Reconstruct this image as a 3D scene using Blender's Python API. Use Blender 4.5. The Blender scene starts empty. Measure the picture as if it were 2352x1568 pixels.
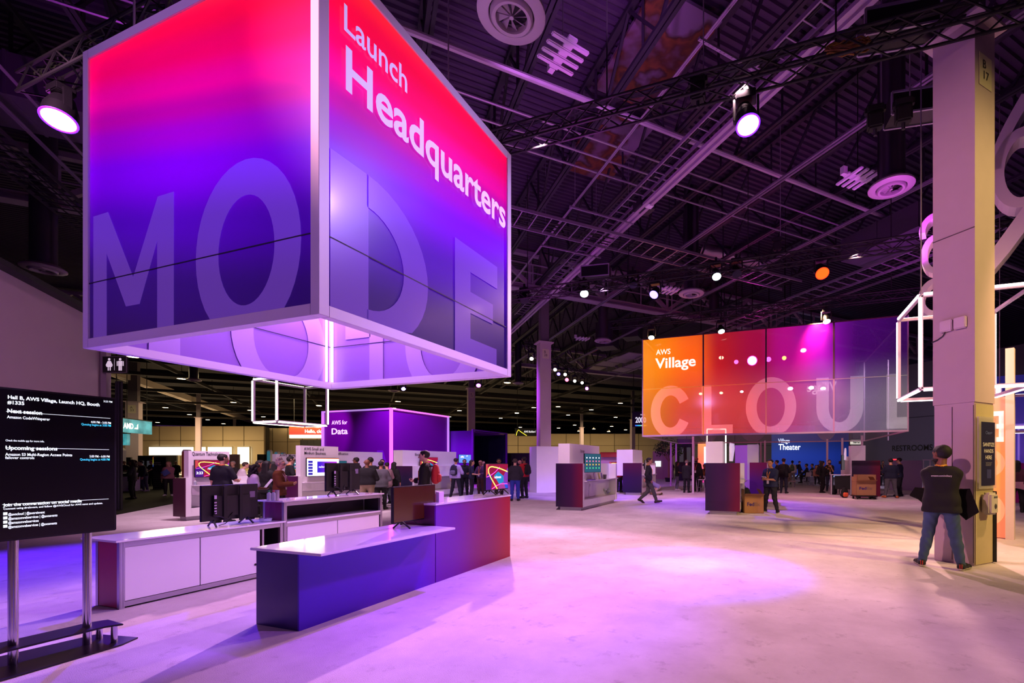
import bpy, bmesh, math, random
import numpy as np
from mathutils import Vector, Matrix
random.seed(7)
S = bpy.context.scene
C = S.collection
rad = math.radians

# ---------------------------------------------------------------- camera, world, lights, exposure
T = rad(19.55); CT, ST = math.cos(T), math.sin(T)
FPX, CX, HY, EYE = 1064.0, 1394.0, 1063.0, 1.6
cam_d = bpy.data.cameras.new('camera'); cam = bpy.data.objects.new('camera', cam_d); C.objects.link(cam)
cam.location = (0, 0, EYE); cam.rotation_euler = (rad(90), 0, T)
cam_d.sensor_width = 36; cam_d.lens = FPX / 2352 * 36
cam_d.shift_x = -(CX - 1176) / 2352; cam_d.shift_y = (HY - 784) / 2352
cam_d.clip_start = .05; cam_d.clip_end = 400
S.camera = cam
S.view_settings.view_transform = 'Standard'; S.view_settings.look = 'None'
S.view_settings.gamma = 1; S.view_settings.use_curve_mapping = False
S.view_settings.exposure = 0.4
cy = S.cycles
cy.max_bounces = 5; cy.diffuse_bounces = 2; cy.glossy_bounces = 2; cy.transparent_max_bounces = 8
cy.transmission_bounces = 2; cy.caustics_reflective = False; cy.caustics_refractive = False
cy.sample_clamp_indirect = 4; cy.sample_clamp_direct = 0; cy.use_denoising = True; cy.use_adaptive_sampling = True; cy.adaptive_threshold = .02
w = bpy.data.worlds.new('hall_air'); S.world = w; w.use_nodes = True
w.node_tree.nodes['Background'].inputs[0].default_value = (.35, .12, .55, 1)
w.node_tree.nodes['Background'].inputs[1].default_value = .05

def lin(c):
    if isinstance(c, str):
        c = [int(c[i:i + 2], 16) / 255 for i in (0, 2, 4)]
    return tuple((x / 12.92 if x <= .04045 else ((x + .055) / 1.055) ** 2.4) for x in c[:3])

def c2w(xc, yc): return (xc * CT - yc * ST, xc * ST + yc * CT)
def gp(u, v, z=0.0):                       # the point at height z seen along a sight line below/above eye level
    yc = FPX * (EYE - z) / (v - HY); return c2w((u - CX) / FPX * yc, yc)
def dp(u, d): return c2w((u - CX) / FPX * d, d)
def zz(v, d): return EYE + (HY - v) / FPX * d
def on_x(u, X0):                           # y where the sight line crosses the plane x = X0
    k = (u - CX) / FPX; return X0 * (k * ST + CT) / (k * CT - ST)
def on_y(u, Y0):
    k = (u - CX) / FPX; return Y0 * (k * CT - ST) / (k * ST + CT)
def depth(x, y): return -x * ST + y * CT
AB = rad(46.6)                             # direction of the building grid
B1 = Vector((math.cos(AB), math.sin(AB), 0)); B2 = Vector((-math.sin(AB), math.cos(AB), 0))
def bld(p, q, z): return B1 * p + B2 * q + Vector((0, 0, z))
def pq(x, y): v = Vector((x, y, 0)); return v.dot(B1), v.dot(B2)

def spot(loc, target, power, color, angle=45, blend=.6, radius=.15):
    l = bpy.data.lights.new('stage_beam', 'SPOT'); l.energy = power; l.color = lin(color)
    l.spot_size = rad(angle); l.spot_blend = blend; l.shadow_soft_size = radius
    o = bpy.data.objects.new('stage_beam', l); C.objects.link(o); o.location = loc
    o.rotation_euler = (Vector(target) - Vector(loc)).to_track_quat('-Z', 'Y').to_euler()
    return o
def area(loc, size, power, color, target=None, sizey=None):
    l = bpy.data.lights.new('lamp_light', 'AREA'); l.energy = power; l.color = lin(color); l.size = size
    if sizey: l.shape = 'RECTANGLE'; l.size_y = sizey
    o = bpy.data.objects.new('lamp_light', l); C.objects.link(o); o.location = loc
    if target is not None: o.rotation_euler = (Vector(target) - Vector(loc)).to_track_quat('-Z', 'Y').to_euler()
    return o
# stage lamps on the trusses (violet, white, warm) plus added bodiless spots, and the far hall's high-bay light
spot((-13.6, 8.2, 7.7), (-9.3, 3.4, 0), 5200, '5A20FF', 50, .5)          # lit violet lamp left of the cube
spot((-.9, 8.3, 7.7), tuple(gp(1580, 1303)) + (0,), 13000, '5A20FF', 28, 1.0)
spot((-.8, 8.3, 7.6), tuple(gp(1570, 1296)) + (0,), 2600, 'A890FF', 11, .9)
spot((-2.2, 8.3, 8.0), tuple(gp(1180, 1390)) + (0,), 4200, '8A30FF', 34, .9)   # lit violet lamp on the near truss
spot((-10.5, 16.4, 8.0), (-3.2, 3.8, 0), 7600, 'FFB4EC', 44, .5)          # pink white wash on the counters
spot((-1.5, 16.4, 8.0), (-2.2, 3.0, 0), 3300, 'FFBCD4', 64, .8)
spot((3.5, 16.4, 8.0), (2.0, 5.5, 0), 3800, 'FFC4B8', 62, .9)             # warm wash at right
spot((6.5, 8.4, 8.0), (3.2, 12.5, 0), 2000, 'FFC890', 60, .7)
spot((9.5, 4.6, 7.5), (3.2, 9.0, 3.8), 2000, 'FFDC80', 60, .8)
spot((-7, -1.5, 7.5), (2.6, 9.0, 3.5), 2600, 'FFB4C4', 40, .8)            # added light on the near pillar, no lamp body
spot((-4.5, 8.4, 8.2), (-6.0, 14.5, 0), 2300, 'FFC8F0', 74, .8)
spot((-.5, 8.4, 8.2), (-.8, 15.0, 0), 2000, 'FFC8D8', 64, .8)
spot((2.5, 16.4, 8.2), (4.0, 24.0, 0), 2000, 'FFC8D0', 70, .8)
spot((-6.0, 16.4, 8.2), (-7.0, 23.0, 0), 2520, 'F0B8FF', 70, .8)
spot((-3.0, 22.5, 8.4), (-1.5, 18.5, 0), 3200, '7A30FF', 50, .6)
spot((-3.0, 16.5, 8.0), (-8.5, 20.5, 0), 3200, '5A20FF', 34, .5)
spot((2.0, 22.5, 8.4), (3.5, 28, 0), 1700, 'FFD0A0', 80, .8)
spot((-12.5, 8.4, 8.2), (-15.5, 11.5, 0), 2310, 'FFD4F0', 76, .8)
spot((-12.5, 16.4, 8.2), (-15.5, 19.5, 0), 1890, 'C8A0FF', 76, .8)
spot((-20, 20, 8.2), (-22, 24, 2.8), 4600, 'C038FF', 70, .7)
spot((-24.5, 17.5, 7.5), (-27.8, 23.1, 3.6), 2600, 'E020FF', 30, .7)
spot((-16, 18, 8.2), (-13.5, 30, 2.5), 5600, 'B038FF', 60, .7)
spot((-10, 2.0, 8.2), (-14.5, 9.5, 4.0), 2100, 'F0A8D8', 80, .9)           # added left wall wash, no lamp body
for (xc, yc, pw) in ((-58, 62, 3600), (-75, 80, 3200), (-38, 60, 3000), (-30, 84, 2600), (-4, 84, 1500), (-40, 45, 2200), (-20, 60, 1600)):
    area((*c2w(xc, yc), 9.9), 7, pw * .8, 'FFE0A8', (*c2w(xc, yc), 0))
spot((2.5, 8.3, 8.0), (-4.2, 5.0, 4.2), 1500, 'CCA8FF', 40, .8)  # added spot, no lamp body, lights the cube's right face and frame
spot((-6.5, -3.5, 8.0), (-6.0, 3.2, 4.6), 500, 'E0A0FF', 60, .8)  # added weak spot, no lamp body, for the cube's left face
# added spots without lamp bodies, washing the roof steel violet
for (x, y, z) in ((-4, 9, 6.5), (3, 13, 6.5), (-9, 15, 6.5), (5, 20, 7), (-14, 5, 6.5)):
    spot((x, y, z), (x + 1, y + 3, 13), 260, 'D848E8', 150, 1)
spot((3.0, 5.5, 8.2), (-4.23, 5.0, .4), 1200, 'B868FF', 32, .6)          # added violet spot, no lamp body, brightens the front counter
spot((-2.0, 6.5, 9.5), (*gp(1340, 50, 13.2), 13.2), 800, 'E080FF', 60, .7)
spot((6.5, 30, 8.2), (8.5, 38, 3), 2200, 'C8B8E0', 90, .9)  # added spot, no lamp body, lightens the restroom wall
spot((*c2w(24, 50), 8.4), (*c2w(28, 62), 2.5), 5200, 'A8C4FF', 100, .9)       # added spot without a lamp body, brightens the theatre wall


# ---------------------------------------------------------------- materials
MATS = {}
def nodes(name):
    m = bpy.data.materials.new(name); m.use_nodes = True; nt = m.node_tree
    return m, nt, nt.nodes['Principled BSDF'], nt.nodes['Material Output']
def M(name, col='808080', rough=.5, metal=0., emit=0., ecol=None, noise=0., nscale=8., bump=0., coat=0., alpha=1., spec=.5):
    if name in MATS: return MATS[name]
    m, nt, b, out = nodes(name)
    c = lin(col)
    b.inputs['Base Color'].default_value = (*c, 1); b.inputs['Roughness'].default_value = rough
    b.inputs['Metallic'].default_value = metal; b.inputs['Coat Weight'].default_value = coat
    b.inputs['Specular IOR Level'].default_value = spec
    if emit:
        b.inputs['Emission Color'].default_value = (*lin(ecol or col), 1); b.inputs['Emission Strength'].default_value = emit
    if alpha < 1: b.inputs['Alpha'].default_value = alpha
    if noise or bump:
        tc = nt.nodes.new('ShaderNodeTexCoord'); nz = nt.nodes.new('ShaderNodeTexNoise')
        nz.inputs['Scale'].default_value = nscale; nz.inputs['Detail'].default_value = 5
        nt.links.new(tc.outputs['Object'], nz.inputs['Vector'])
        if noise:
            mx = nt.nodes.new('ShaderNodeMix'); mx.data_type = 'RGBA'
            mx.inputs[6].default_value = (*[x * (1 - noise) for x in c], 1); mx.inputs[7].default_value = (*[min(1, x * (1 + noise)) for x in c], 1)
            nt.links.new(nz.outputs['Fac'], mx.inputs[0]); nt.links.new(mx.outputs[2], b.inputs['Base Color'])
        if bump:
            bp = nt.nodes.new('ShaderNodeBump'); bp.inputs['Strength'].default_value = bump; bp.inputs['Distance'].default_value = .02
            nt.links.new(nz.outputs['Fac'], bp.inputs['Height']); nt.links.new(bp.outputs['Normal'], b.inputs['Normal'])
    MATS[name] = m; return m
def ramp_node(nt, axis, stops, space='pos', wob=0.):
    if space == 'pos':
        g = nt.nodes.new('ShaderNodeNewGeometry'); src = g.outputs['Position']
    else:
        g = nt.nodes.new('ShaderNodeTexCoord'); src = g.outputs['Generated' if space == 'gen' else 'Object']
    sp = nt.nodes.new('ShaderNodeSeparateXYZ'); nt.links.new(src, sp.inputs[0])
    lo, hi = stops[0][0], stops[-1][0]
    val = sp.outputs['xyz'.index(axis)]
    mr = nt.nodes.new('ShaderNodeMapRange'); mr.inputs['From Min'].default_value = lo; mr.inputs['From Max'].default_value = hi
    if wob:
        nz = nt.nodes.new('ShaderNodeTexNoise'); nz.inputs['Scale'].default_value = .35; nz.inputs['Detail'].default_value = 1
        nt.links.new(src, nz.inputs['Vector'])
        ma = nt.nodes.new('ShaderNodeMath'); ma.operation = 'MULTIPLY_ADD'; ma.inputs[1].default_value = wob; nt.links.new(nz.outputs['Fac'], ma.inputs[0])
        ad = nt.nodes.new('ShaderNodeMath'); ad.operation = 'SUBTRACT'; ad.inputs[1].default_value = wob / 2
        nt.links.new(val, ma.inputs[2]); nt.links.new(ma.outputs[0], ad.inputs[0]); val = ad.outputs[0]
    nt.links.new(val, mr.inputs['Value'])
    cr = nt.nodes.new('ShaderNodeValToRGB'); cr.color_ramp.interpolation = 'EASE'
    e = cr.color_ramp.elements
    while len(e) < len(stops): e.new(.5)
    for el, (p, c) in zip(e, stops):
        el.position = (p - lo) / (hi - lo); el.color = (*lin(c), 1)
    nt.links.new(mr.outputs[0], cr.inputs[0])
    return cr.outputs['Color']
def G(name, axis, stops, rough=.5, emit=0., space='pos', coat=0., wob=0., lighten=0.):
    if name in MATS: return MATS[name]
    m, nt, b, out = nodes(name)
    if stops[0][0] > stops[-1][0]: stops = stops[::-1]
    col = ramp_node(nt, axis, stops, space, wob)
    if lighten:
        mx = nt.nodes.new('ShaderNodeMix'); mx.data_type = 'RGBA'; mx.inputs[0].default_value = lighten
        mx.inputs[7].default_value = (*lin('C9A6FF'), 1); nt.links.new(col, mx.inputs[6]); col = mx.outputs[2]
    nt.links.new(col, b.inputs['Base Color']); b.inputs['Roughness'].default_value = rough; b.inputs['Coat Weight'].default_value = coat
    if emit:
        nt.links.new(col, b.inputs['Emission Color']); b.inputs['Emission Strength'].default_value = emit
    MATS[name] = m; return m

# ---------------------------------------------------------------- mesh helpers
def seg_count(p, q, step=1.5):            # long slanting members are cut into lengths, which renders faster
    d = q - p; ax = sorted(abs(x) for x in d)
    return max(1, int(d.length / step)) if ax[1] > .3 else 1
class MB:
    def __init__(s): s.v = []; s.f = []
    def add(s, vs, fs):
        n = len(s.v); s.v += [tuple(p) for p in vs]; s.f += [tuple(i + n for i in f) for f in fs]; return s
    def box(s, x0, x1, y0, y1, z0, z1):
        return s.add([(x0, y0, z0), (x1, y0, z0), (x1, y1, z0), (x0, y1, z0), (x0, y0, z1), (x1, y0, z1), (x1, y1, z1), (x0, y1, z1)],
                     [(3, 2, 1, 0), (4, 5, 6, 7), (0, 1, 5, 4), (1, 2, 6, 5), (2, 3, 7, 6), (3, 0, 4, 7)])
    def bar(s, p, q, w, h=None, up=(0, 0, 1)):
        p, q = Vector(p), Vector(q); d = (q - p)
        if d.length < 1e-6: return s
        d.normalize(); up = Vector(up)
        if abs(d.dot(up)) > .98: up = Vector((0, 1, 0)) if abs(d.y) < .9 else Vector((1, 0, 0))
        a = d.cross(up).normalized() * (w / 2); b = a.cross(d).normalized() * ((h or w) / 2)
        n = seg_count(p, q); vs = []; fs = [(0, 1, 2, 3), (4 * n + 3, 4 * n + 2, 4 * n + 1, 4 * n)]
        for i in range(n + 1): c = p.lerp(q, i / n); vs += [c - a - b, c + a - b, c + a + b, c - a + b]
        for i in range(n):
            for k in range(4): l = (k + 1) % 4; fs.append((4 * i + 4 + k, 4 * i + 4 + l, 4 * i + l, 4 * i + k))
        return s.add(vs, fs)
    def cyl(s, p, q, r, n=10, r2=None):
        p, q = Vector(p), Vector(q); d = (q - p).normalized(); r2 = r if r2 is None else r2
        a = d.orthogonal().normalized(); b = d.cross(a)
        vs = []; m = seg_count(p, q)
        for j in range(m + 1):
            c, rr = p.lerp(q, j / m), r + (r2 - r) * j / m
            for i in range(n):
                t = 2 * math.pi * i / n; vs.append(c + a * (rr * math.cos(t)) + b * (rr * math.sin(t)))
        fs = [(j * n + i, j * n + (i + 1) % n, (j + 1) * n + (i + 1) % n, (j + 1) * n + i) for j in range(m) for i in range(n)] + [tuple(range(n))[::-1], tuple(range(m * n, (m + 1) * n))]
        return s.add(vs, fs)
    def tube(s, pts, r, n=8, closed=False):
        pts = [Vector(p) for p in pts]; m = len(pts); base = len(s.v); prev = None
        for i, p in enumerate(pts):
            d = (pts[(i + 1) % m] - pts[i - 1]) if (closed or 0 < i < m - 1) else (pts[min(i + 1, m - 1)] - pts[max(i - 1, 0)])
            d.normalize()
            a = d.orthogonal().normalized() if prev is None else (prev - d * prev.dot(d)).normalized()
            prev = a; b = d.cross(a)
            for k in range(n):
                t = 2 * math.pi * k / n; s.v.append(tuple(p + a * (r * math.cos(t)) + b * (r * math.sin(t))))
        for i in range(m if closed else m - 1):
            j = (i + 1) % m
            for k in range(n):
                l = (k + 1) % n; s.f.append((base + i * n + k, base + i * n + l, base + j * n + l, base + j * n + k))
        if not closed:
            s.f.append(tuple(base + k for k in range(n))[::-1]); s.f.append(tuple(base + (m - 1) * n + k for k in range(n)))
        return s
    def lathe(s, prof, c=(0, 0, 0), n=20, cap=True):
        base = len(s.v); m = len(prof)
        for (r, z) in prof:
            for k in range(n):
                t = 2 * math.pi * k / n; s.v.append((c[0] + r * math.cos(t), c[1] + r * math.sin(t), c[2] + z))
        for i in range(m - 1):
            for k in range(n):
                l = (k + 1) % n; s.f.append((base + i * n + k, base + i * n + l, base + (i + 1) * n + l, base + (i + 1) * n + k))
        if cap and prof[0][0] > 1e-5: s.f.append(tuple(base + k for k in range(n))[::-1])
        if cap and prof[-1][0] > 1e-5: s.f.append(tuple(base + (m - 1) * n + k for k in range(n)))
        return s
    def prism(s, poly, z0, z1):            # extrude a 2D polygon (ccw) along z
        n = len(poly); vs = [(x, y, z0) for x, y in poly] + [(x, y, z1) for x, y in poly]
        return s.add(vs, [tuple(range(n))[::-1], tuple(range(n, 2 * n))] + [(i, (i + 1) % n, n + (i + 1) % n, n + i) for i in range(n)])
    def slab(s, poly, o, a, b, t):         # polygon in the plane (o; a, b), thickness t along a x b
        o, a, b = Vector(o), Vector(a), Vector(b); nn = a.cross(b).normalized() * t; n = len(poly)
        vs = [o + a * x + b * y for x, y in poly] + [o + a * x + b * y + nn for x, y in poly]
        return s.add(vs, [tuple(range(n))[::-1], tuple(range(n, 2 * n))] + [(i, (i + 1) % n, n + (i + 1) % n, n + i) for i in range(n)])
    def quad(s, a, b, c, d): return s.add([a, b, c, d], [(0, 1, 2, 3)])
    def ball(s, c, r, n=10, sc=(1, 1, 1)):
        m = n // 2 + 1; prof = [(math.sin(math.pi * i / m), -math.cos(math.pi * i / m)) for i in range(m + 1)]
        base = len(s.v); s.lathe([(max(1e-4, a), z) for a, z in prof], (0, 0, 0), n)
        for i in range(base, len(s.v)):
            v = s.v[i]; s.v[i] = (c[0] + v[0] * r * sc[0], c[1] + v[1] * r * sc[1], c[2] + v[2] * r * sc[2])
        return s
    def build(s, name, mat, parent=None, smooth=False, bevel=0.):
        me = bpy.data.meshes.new(name); me.from_pydata(s.v, [], s.f); me.update()
        if bevel:
            bm = bmesh.new(); bm.from_mesh(me)
            es = [e for e in bm.edges if len(e.link_faces) == 2 and e.calc_face_angle(0) > .5]
            bmesh.ops.bevel(bm, geom=es, offset=bevel, segments=2, affect='EDGES', clamp_overlap=True)
            bm.to_mesh(me); bm.free()
        if smooth:
            me.polygons.foreach_set('use_smooth', [True] * len(me.polygons))
            me.set_sharp_from_angle(angle=rad(40))
        me.materials.append(mat)
        o = bpy.data.objects.new(name, me); C.objects.link(o)
        if parent is not None: o.parent = parent
        return o
def tag(o, label, cat, group=None, kind=None):
    o['label'] = label; o['category'] = cat
    if group: o['group'] = group
    if kind: o['kind'] = kind
    return o
def thing(name, label, cat, loc=(0, 0, 0), rz=0., group=None):
    o = bpy.data.objects.new(name, None); C.objects.link(o); o.location = loc; o.rotation_euler = (0, 0, rz); o.empty_display_size = .1
    return tag(o, label, cat, group)
def struct(o): o['kind'] = 'structure'; return o
def copy_tree(o, parent=None):
    c = o.copy(); C.objects.link(c); c.parent = parent
    for ch in list(o.children): copy_tree(ch, c)
    return c
def place(o, loc, rz=None, label=None):
    o.location = loc
    if rz is not None: o.rotation_euler = (0, 0, rz)
    if label: o['label'] = label
    return o
def text(s, name, o, right, up, height, mat, parent=None, width=None, bold=0., depth_=.004, fit=None, center=False, line=1.0):
    """lettering in the plane (o; right, up); height is the capital height, width fits the whole word"""
    cu = bpy.data.curves.new(name, 'FONT'); cu.body = s; cu.size = 1; cu.offset = bold; cu.space_line = line; cu.resolution_u = 4
    if fit: cu.space_character = fit
    tmp = bpy.data.objects.new(name, cu); me = bpy.data.meshes.new_from_object(tmp)
    bpy.data.objects.remove(tmp); bpy.data.curves.remove(cu)
    n = len(me.vertices); co = np.empty(n * 3); me.vertices.foreach_get('co', co); co = co.reshape(n, 3)
    x0 = co[:, 0].min(); k = height / .715
    sx = k if width is None else width / (co[:, 0].max() - x0)
    o, right, up = Vector(o), Vector(right).normalized(), Vector(up).normalized(); nn = right.cross(up)
    X = (co[:, 0] - x0) * sx; Y = co[:, 1] * k
    if center: X = X - X.max() / 2
    P = np.outer(X, right) + np.outer(Y, up) + np.array(o + nn * depth_)
    me.vertices.foreach_set('co', P.ravel()); me.update(); me.materials.clear(); me.materials.append(mat); me.name = name
    ob = bpy.data.objects.new(name, me); C.objects.link(ob)
    if parent is not None: ob.parent = parent
    return ob
# ---------------------------------------------------------------- soft shapes: blended capsules turned into one smooth mesh
def surface_nets(F, org, h):
    nx, ny, nz = F.shape; S_ = F < 0
    c = lambda a, dx, dy, dz: a[dx:nx - 1 + dx, dy:ny - 1 + dy, dz:nz - 1 + dz]
    cnt_in = sum(c(S_, i, j, k).astype(np.int8) for i in (0, 1) for j in (0, 1) for k in (0, 1))
    mask = (cnt_in > 0) & (cnt_in < 8); I = np.argwhere(mask)
    if len(I) == 0: return np.zeros((0, 3)), []
    pos = np.zeros((len(I), 3)); n = np.zeros(len(I))
    cor = [(i, j, k) for i in (0, 1) for j in (0, 1) for k in (0, 1)]
    val = {q: F[I[:, 0] + q[0], I[:, 1] + q[1], I[:, 2] + q[2]] for q in cor}
    for a in cor:
        for ax in range(3):
            if a[ax]: continue
            b = list(a); b[ax] = 1; b = tuple(b); f0, f1 = val[a], val[b]; cr = (f0 < 0) != (f1 < 0)
            t = np.where(cr, f0 / np.where(cr, f0 - f1, 1), 0)
            p = np.tile(np.array(a, float), (len(I), 1)); p[:, ax] += t; pos[cr] += p[cr]; n[cr] += 1
    V = (pos / n[:, None] + I) * h + np.array(org)
    idx = -np.ones(mask.shape, int); idx[mask] = np.arange(len(I)); faces = []
    for ax in range(3):
        u, v = [(1, 2), (2, 0), (0, 1)][ax]
        sl0 = [slice(1, -1)] * 3; sl1 = [slice(1, -1)] * 3; sl0[ax] = slice(0, -1); sl1[ax] = slice(1, None)
        a, b = S_[tuple(sl0)], S_[tuple(sl1)]; cr = np.argwhere(a != b); fl = a[tuple(cr.T)]
        off = np.ones(3, int); off[ax] = 0; cr = cr + off
        def cell(du, dv): q = cr.copy(); q[:, u] += du; q[:, v] += dv; return idx[q[:, 0], q[:, 1], q[:, 2]]
        Q = np.stack([cell(-1, -1), cell(0, -1), cell(0, 0), cell(-1, 0)], 1); Q[~fl] = Q[~fl][:, ::-1]
        faces.append(Q[(Q >= 0).all(1)])
    return V, np.concatenate(faces)
class Field:
    def __init__(s, lo, hi, h):
        s.h = h; s.lo = np.array(lo, float); s.n = np.ceil((np.array(hi) - s.lo) / h).astype(int) + 1
        s.ax = [s.lo[i] + h * np.arange(s.n[i]) for i in range(3)]
    def new(s): return np.full(s.n, .6, np.float32)
    def cap(s, D, a, b, ra, rb, k=.03, flat=None):
        """blend a tapered capsule into the field; flat squashes it along a direction"""
        a, b = np.array(a, float), np.array(b, float); R = max(ra, rb) + .12
        lo = np.maximum(((np.minimum(a, b) - R - s.lo) / s.h).astype(int), 0); hi = np.minimum(((np.maximum(a, b) + R - s.lo) / s.h).astype(int) + 2, s.n)
        if (hi <= lo).any(): return
        X, Y, Z = np.meshgrid(*[s.ax[i][lo[i]:hi[i]] for i in range(3)], indexing='ij')
        P = np.stack([X, Y, Z], -1) - a; ba = b - a; L2 = ba.dot(ba)
        if flat is not None:
            d, f = np.array(flat[0]), flat[1]; P = P + d * ((P @ d) * (1 / f - 1))[..., None]
        t = np.clip(P @ ba / L2, 0, 1) if L2 > 1e-9 else np.zeros(P.shape[:3])
        d = np.sqrt(((P - t[..., None] * ba) ** 2).sum(-1)) - (ra + (rb - ra) * t)
        if flat is not None: d = d * (.5 + .5 * flat[1])
        sl = tuple(slice(lo[i], hi[i]) for i in range(3)); o = D[sl]
        if k > 0: m = np.clip(.5 + .5 * (o - d) / k, 0, 1); D[sl] = o + (d - o) * m - k * m * (1 - m)
        else: D[sl] = np.minimum(o, d)
    def plane(s, p, n):
        return ((s.ax[0] - p[0]) * n[0])[:, None, None] + ((s.ax[1] - p[1]) * n[1])[None, :, None] + ((s.ax[2] - p[2]) * n[2])[None, None, :]
    def mesh(s, D): return surface_nets(D.astype(float), s.lo, s.h)
def mesh_obj(name, V, Fc, mat, parent, extra=None):
    V = [tuple(v) for v in V]; Fc = [tuple(int(i) for i in f) for f in Fc]
    if extra:
        for v2, f2 in extra: n = len(V); V += [tuple(v) for v in v2]; Fc += [tuple(int(i) + n for i in f) for f in f2]
    if not V: return None
    me = bpy.data.meshes.new(name); me.from_pydata(V, [], Fc); me.update(); me.polygons.foreach_set('use_smooth', [True] * len(me.polygons)); me.materials.append(mat)
    o = bpy.data.objects.new(name, me); C.objects.link(o); o.parent = parent; return o
WHITE = M('white_laminate', 'E8E4EA', .35, noise=.03, nscale=3)
GREYW = M('grey_laminate', 'B9B3BE', .45)
ALU = M('brushed_aluminium', 'B4B0B8', .35, .9)
BLACKP = M('black_plastic', '0C0A0E', .4)
BLACKM = M('matt_black', '070608', .7)
STEELD = M('dark_painted_steel', '1E1626', .6, noise=.2)
STEELP = M('grey_painted_steel', '6A5C72', .5, .1, noise=.15)
WTXT = M('white_lettering', 'F2F2F6', .5, emit=.7)
DTXT = M('dark_lettering', '33303C', .6)
LED = M('led_strip', 'FFF6EE', .5, emit=7)
SCRT = M('screen_text', 'E8F4F8', .5, emit=.9)

# ================================================================ THE SETTING
def carpet():
    m, nt, b, out = nodes('pale_carpet'); L = nt.links
    tc = nt.nodes.new('ShaderNodeTexCoord')
    def nz(scale, det, rough=.55):
        n = nt.nodes.new('ShaderNodeTexNoise'); n.inputs['Scale'].default_value = scale; n.inputs['Detail'].default_value = det
        n.inputs['Roughness'].default_value = rough; L.new(tc.outputs['Object'], n.inputs['Vector']); return n
    a = nz(.9, 6, .65); f = nz(140, 2); st = nz(4.5, 4, .7)
    r1 = nt.nodes.new('ShaderNodeValToRGB'); r1.color_ramp.elements[0].position = .35; r1.color_ramp.elements[1].position = .68
    r1.color_ramp.elements[0].color = (*lin('BDB2B6'), 1); r1.color_ramp.elements[1].color = (*lin('D6CCD0'), 1)
    L.new(a.outputs['Fac'], r1.inputs[0])
    r2 = nt.nodes.new('ShaderNodeValToRGB'); r2.color_ramp.elements[0].position = .28; r2.color_ramp.elements[1].position = .42
    r2.color_ramp.elements[0].color = (.55, .52, .52, 1); r2.color_ramp.elements[1].color = (1, 1, 1, 1)
    L.new(st.outputs['Fac'], r2.inputs[0])
    mx = nt.nodes.new('ShaderNodeMix'); mx.data_type = 'RGBA'; mx.blend_type = 'MULTIPLY'; mx.inputs[0].default_value = .55
    L.new(r1.outputs[0], mx.inputs[6]); L.new(r2.outputs[0], mx.inputs[7]); L.new(mx.outputs[2], b.inputs['Base Color'])
    bp = nt.nodes.new('ShaderNodeBump'); bp.inputs['Strength'].default_value = .35; bp.inputs['Distance'].default_value = .01
    L.new(f.outputs['Fac'], bp.inputs['Height']); L.new(bp.outputs['Normal'], b.inputs['Normal'])
    b.inputs['Roughness'].default_value = .95; b.inputs['Specular IOR Level'].default_value = .1
    return m
struct(MB().box(-160, 60, -6, 175, -.1, 0).build('floor', carpet()))
# black carpet of the neighbouring hall, beyond the joint in the pale carpet
ca, cb = gp(284, 1179), gp(396, 1157)
cd = (Vector((*cb, 0)) - Vector((*ca, 0))).normalized(); cn = Vector((-cd.y, cd.x, 0))
p0 = Vector((*ca, 0)) - cd * 8; p1 = Vector((*ca, 0)) + cd * 60
poly = [p0, p1, p1 + cn * 80, p0 + cn * 80]
struct(MB().prism([(p.x, p.y) for p in poly], .001, .012).build('floor_black_carpet', M('black_carpet', '0B090C', .95, noise=.4, nscale=60, spec=.1)))

# ceiling: corrugated roof deck running along the building grid
ZD = 13.2
def deck(p0, p1, q0, q1, z, mat):
    mb = MB(); pitch = .25; n = int((q1 - q0) / pitch); rows = []
    for i in range(n):
        q = q0 + i * pitch
        for dq, dz in ((0, 0), (.1, 0), (.13, .08), (.22, .08)): rows.append((q + dq, z + dz))
    ns = int((p1 - p0) / 1.5); vs = [bld(p0 + (p1 - p0) * k / ns, q, h) for q, h in rows for k in range(ns + 1)]
    fs = [(j * (ns + 1) + k, j * (ns + 1) + k + 1, (j + 1) * (ns + 1) + k + 1, (j + 1) * (ns + 1) + k) for j in range(len(rows) - 1) for k in range(ns)]
    return mb.add(vs, fs).build('ceiling', mat)
struct(deck(-60, 70, -12, 62, ZD, M('roof_deck', '3C2C46', .55, .1, noise=.3, nscale=.8)))
struct(MB().prism([tuple(bld(p, q, 0))[:2] for p, q in ((-95, 55), (95, 55), (95, 190), (-95, 190))], ZD + .1, ZD + .2).build('ceiling_far_hall', M('far_deck', '0D0B0A', .8)))

# walls
wall_m = M('painted_wall', 'B9A6AE', .75, noise=.04, nscale=2, bump=.05)
we = Vector((*dp(255, 16.0), 0)); wtop = EYE + (HY - 752) / FPX * 16.0
def wall_prism(name, p, d, length, th, h, mat, z0=0.):
    p, d = Vector(p), Vector(d).normalized(); n = Vector((d.y, -d.x, 0))
    q = [p, p + d * length, p + d * length + n * th, p + n * th]
    return struct(MB().prism([(a.x, a.y) for a in q][::-1], z0, h).build(name, mat))
wall_prism('wall_left', we, -B2, 22, .35, wtop, wall_m)
struct(MB().bar(we - B2 * .02 + B1 * .02 + Vector((0, 0, wtop + .07)), we - B2 * 22 + B1 * .02 + Vector((0, 0, wtop + .07)), .5, .14).build('trim_1', M('dark_coping', '1A1420', .6)))
pil = we - B2 * .75 + B1 * .06
struct(MB().bar(pil, pil + Vector((0, 0, wtop)), .14, .14).build('trim_2', M('shaded_jamb', '6E5F70', .7)))  # pilaster strip, darker than the wall
yel = M('warm_panel_wall', 'B4A07C', .7, noise=.05, nscale=.4)
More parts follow.
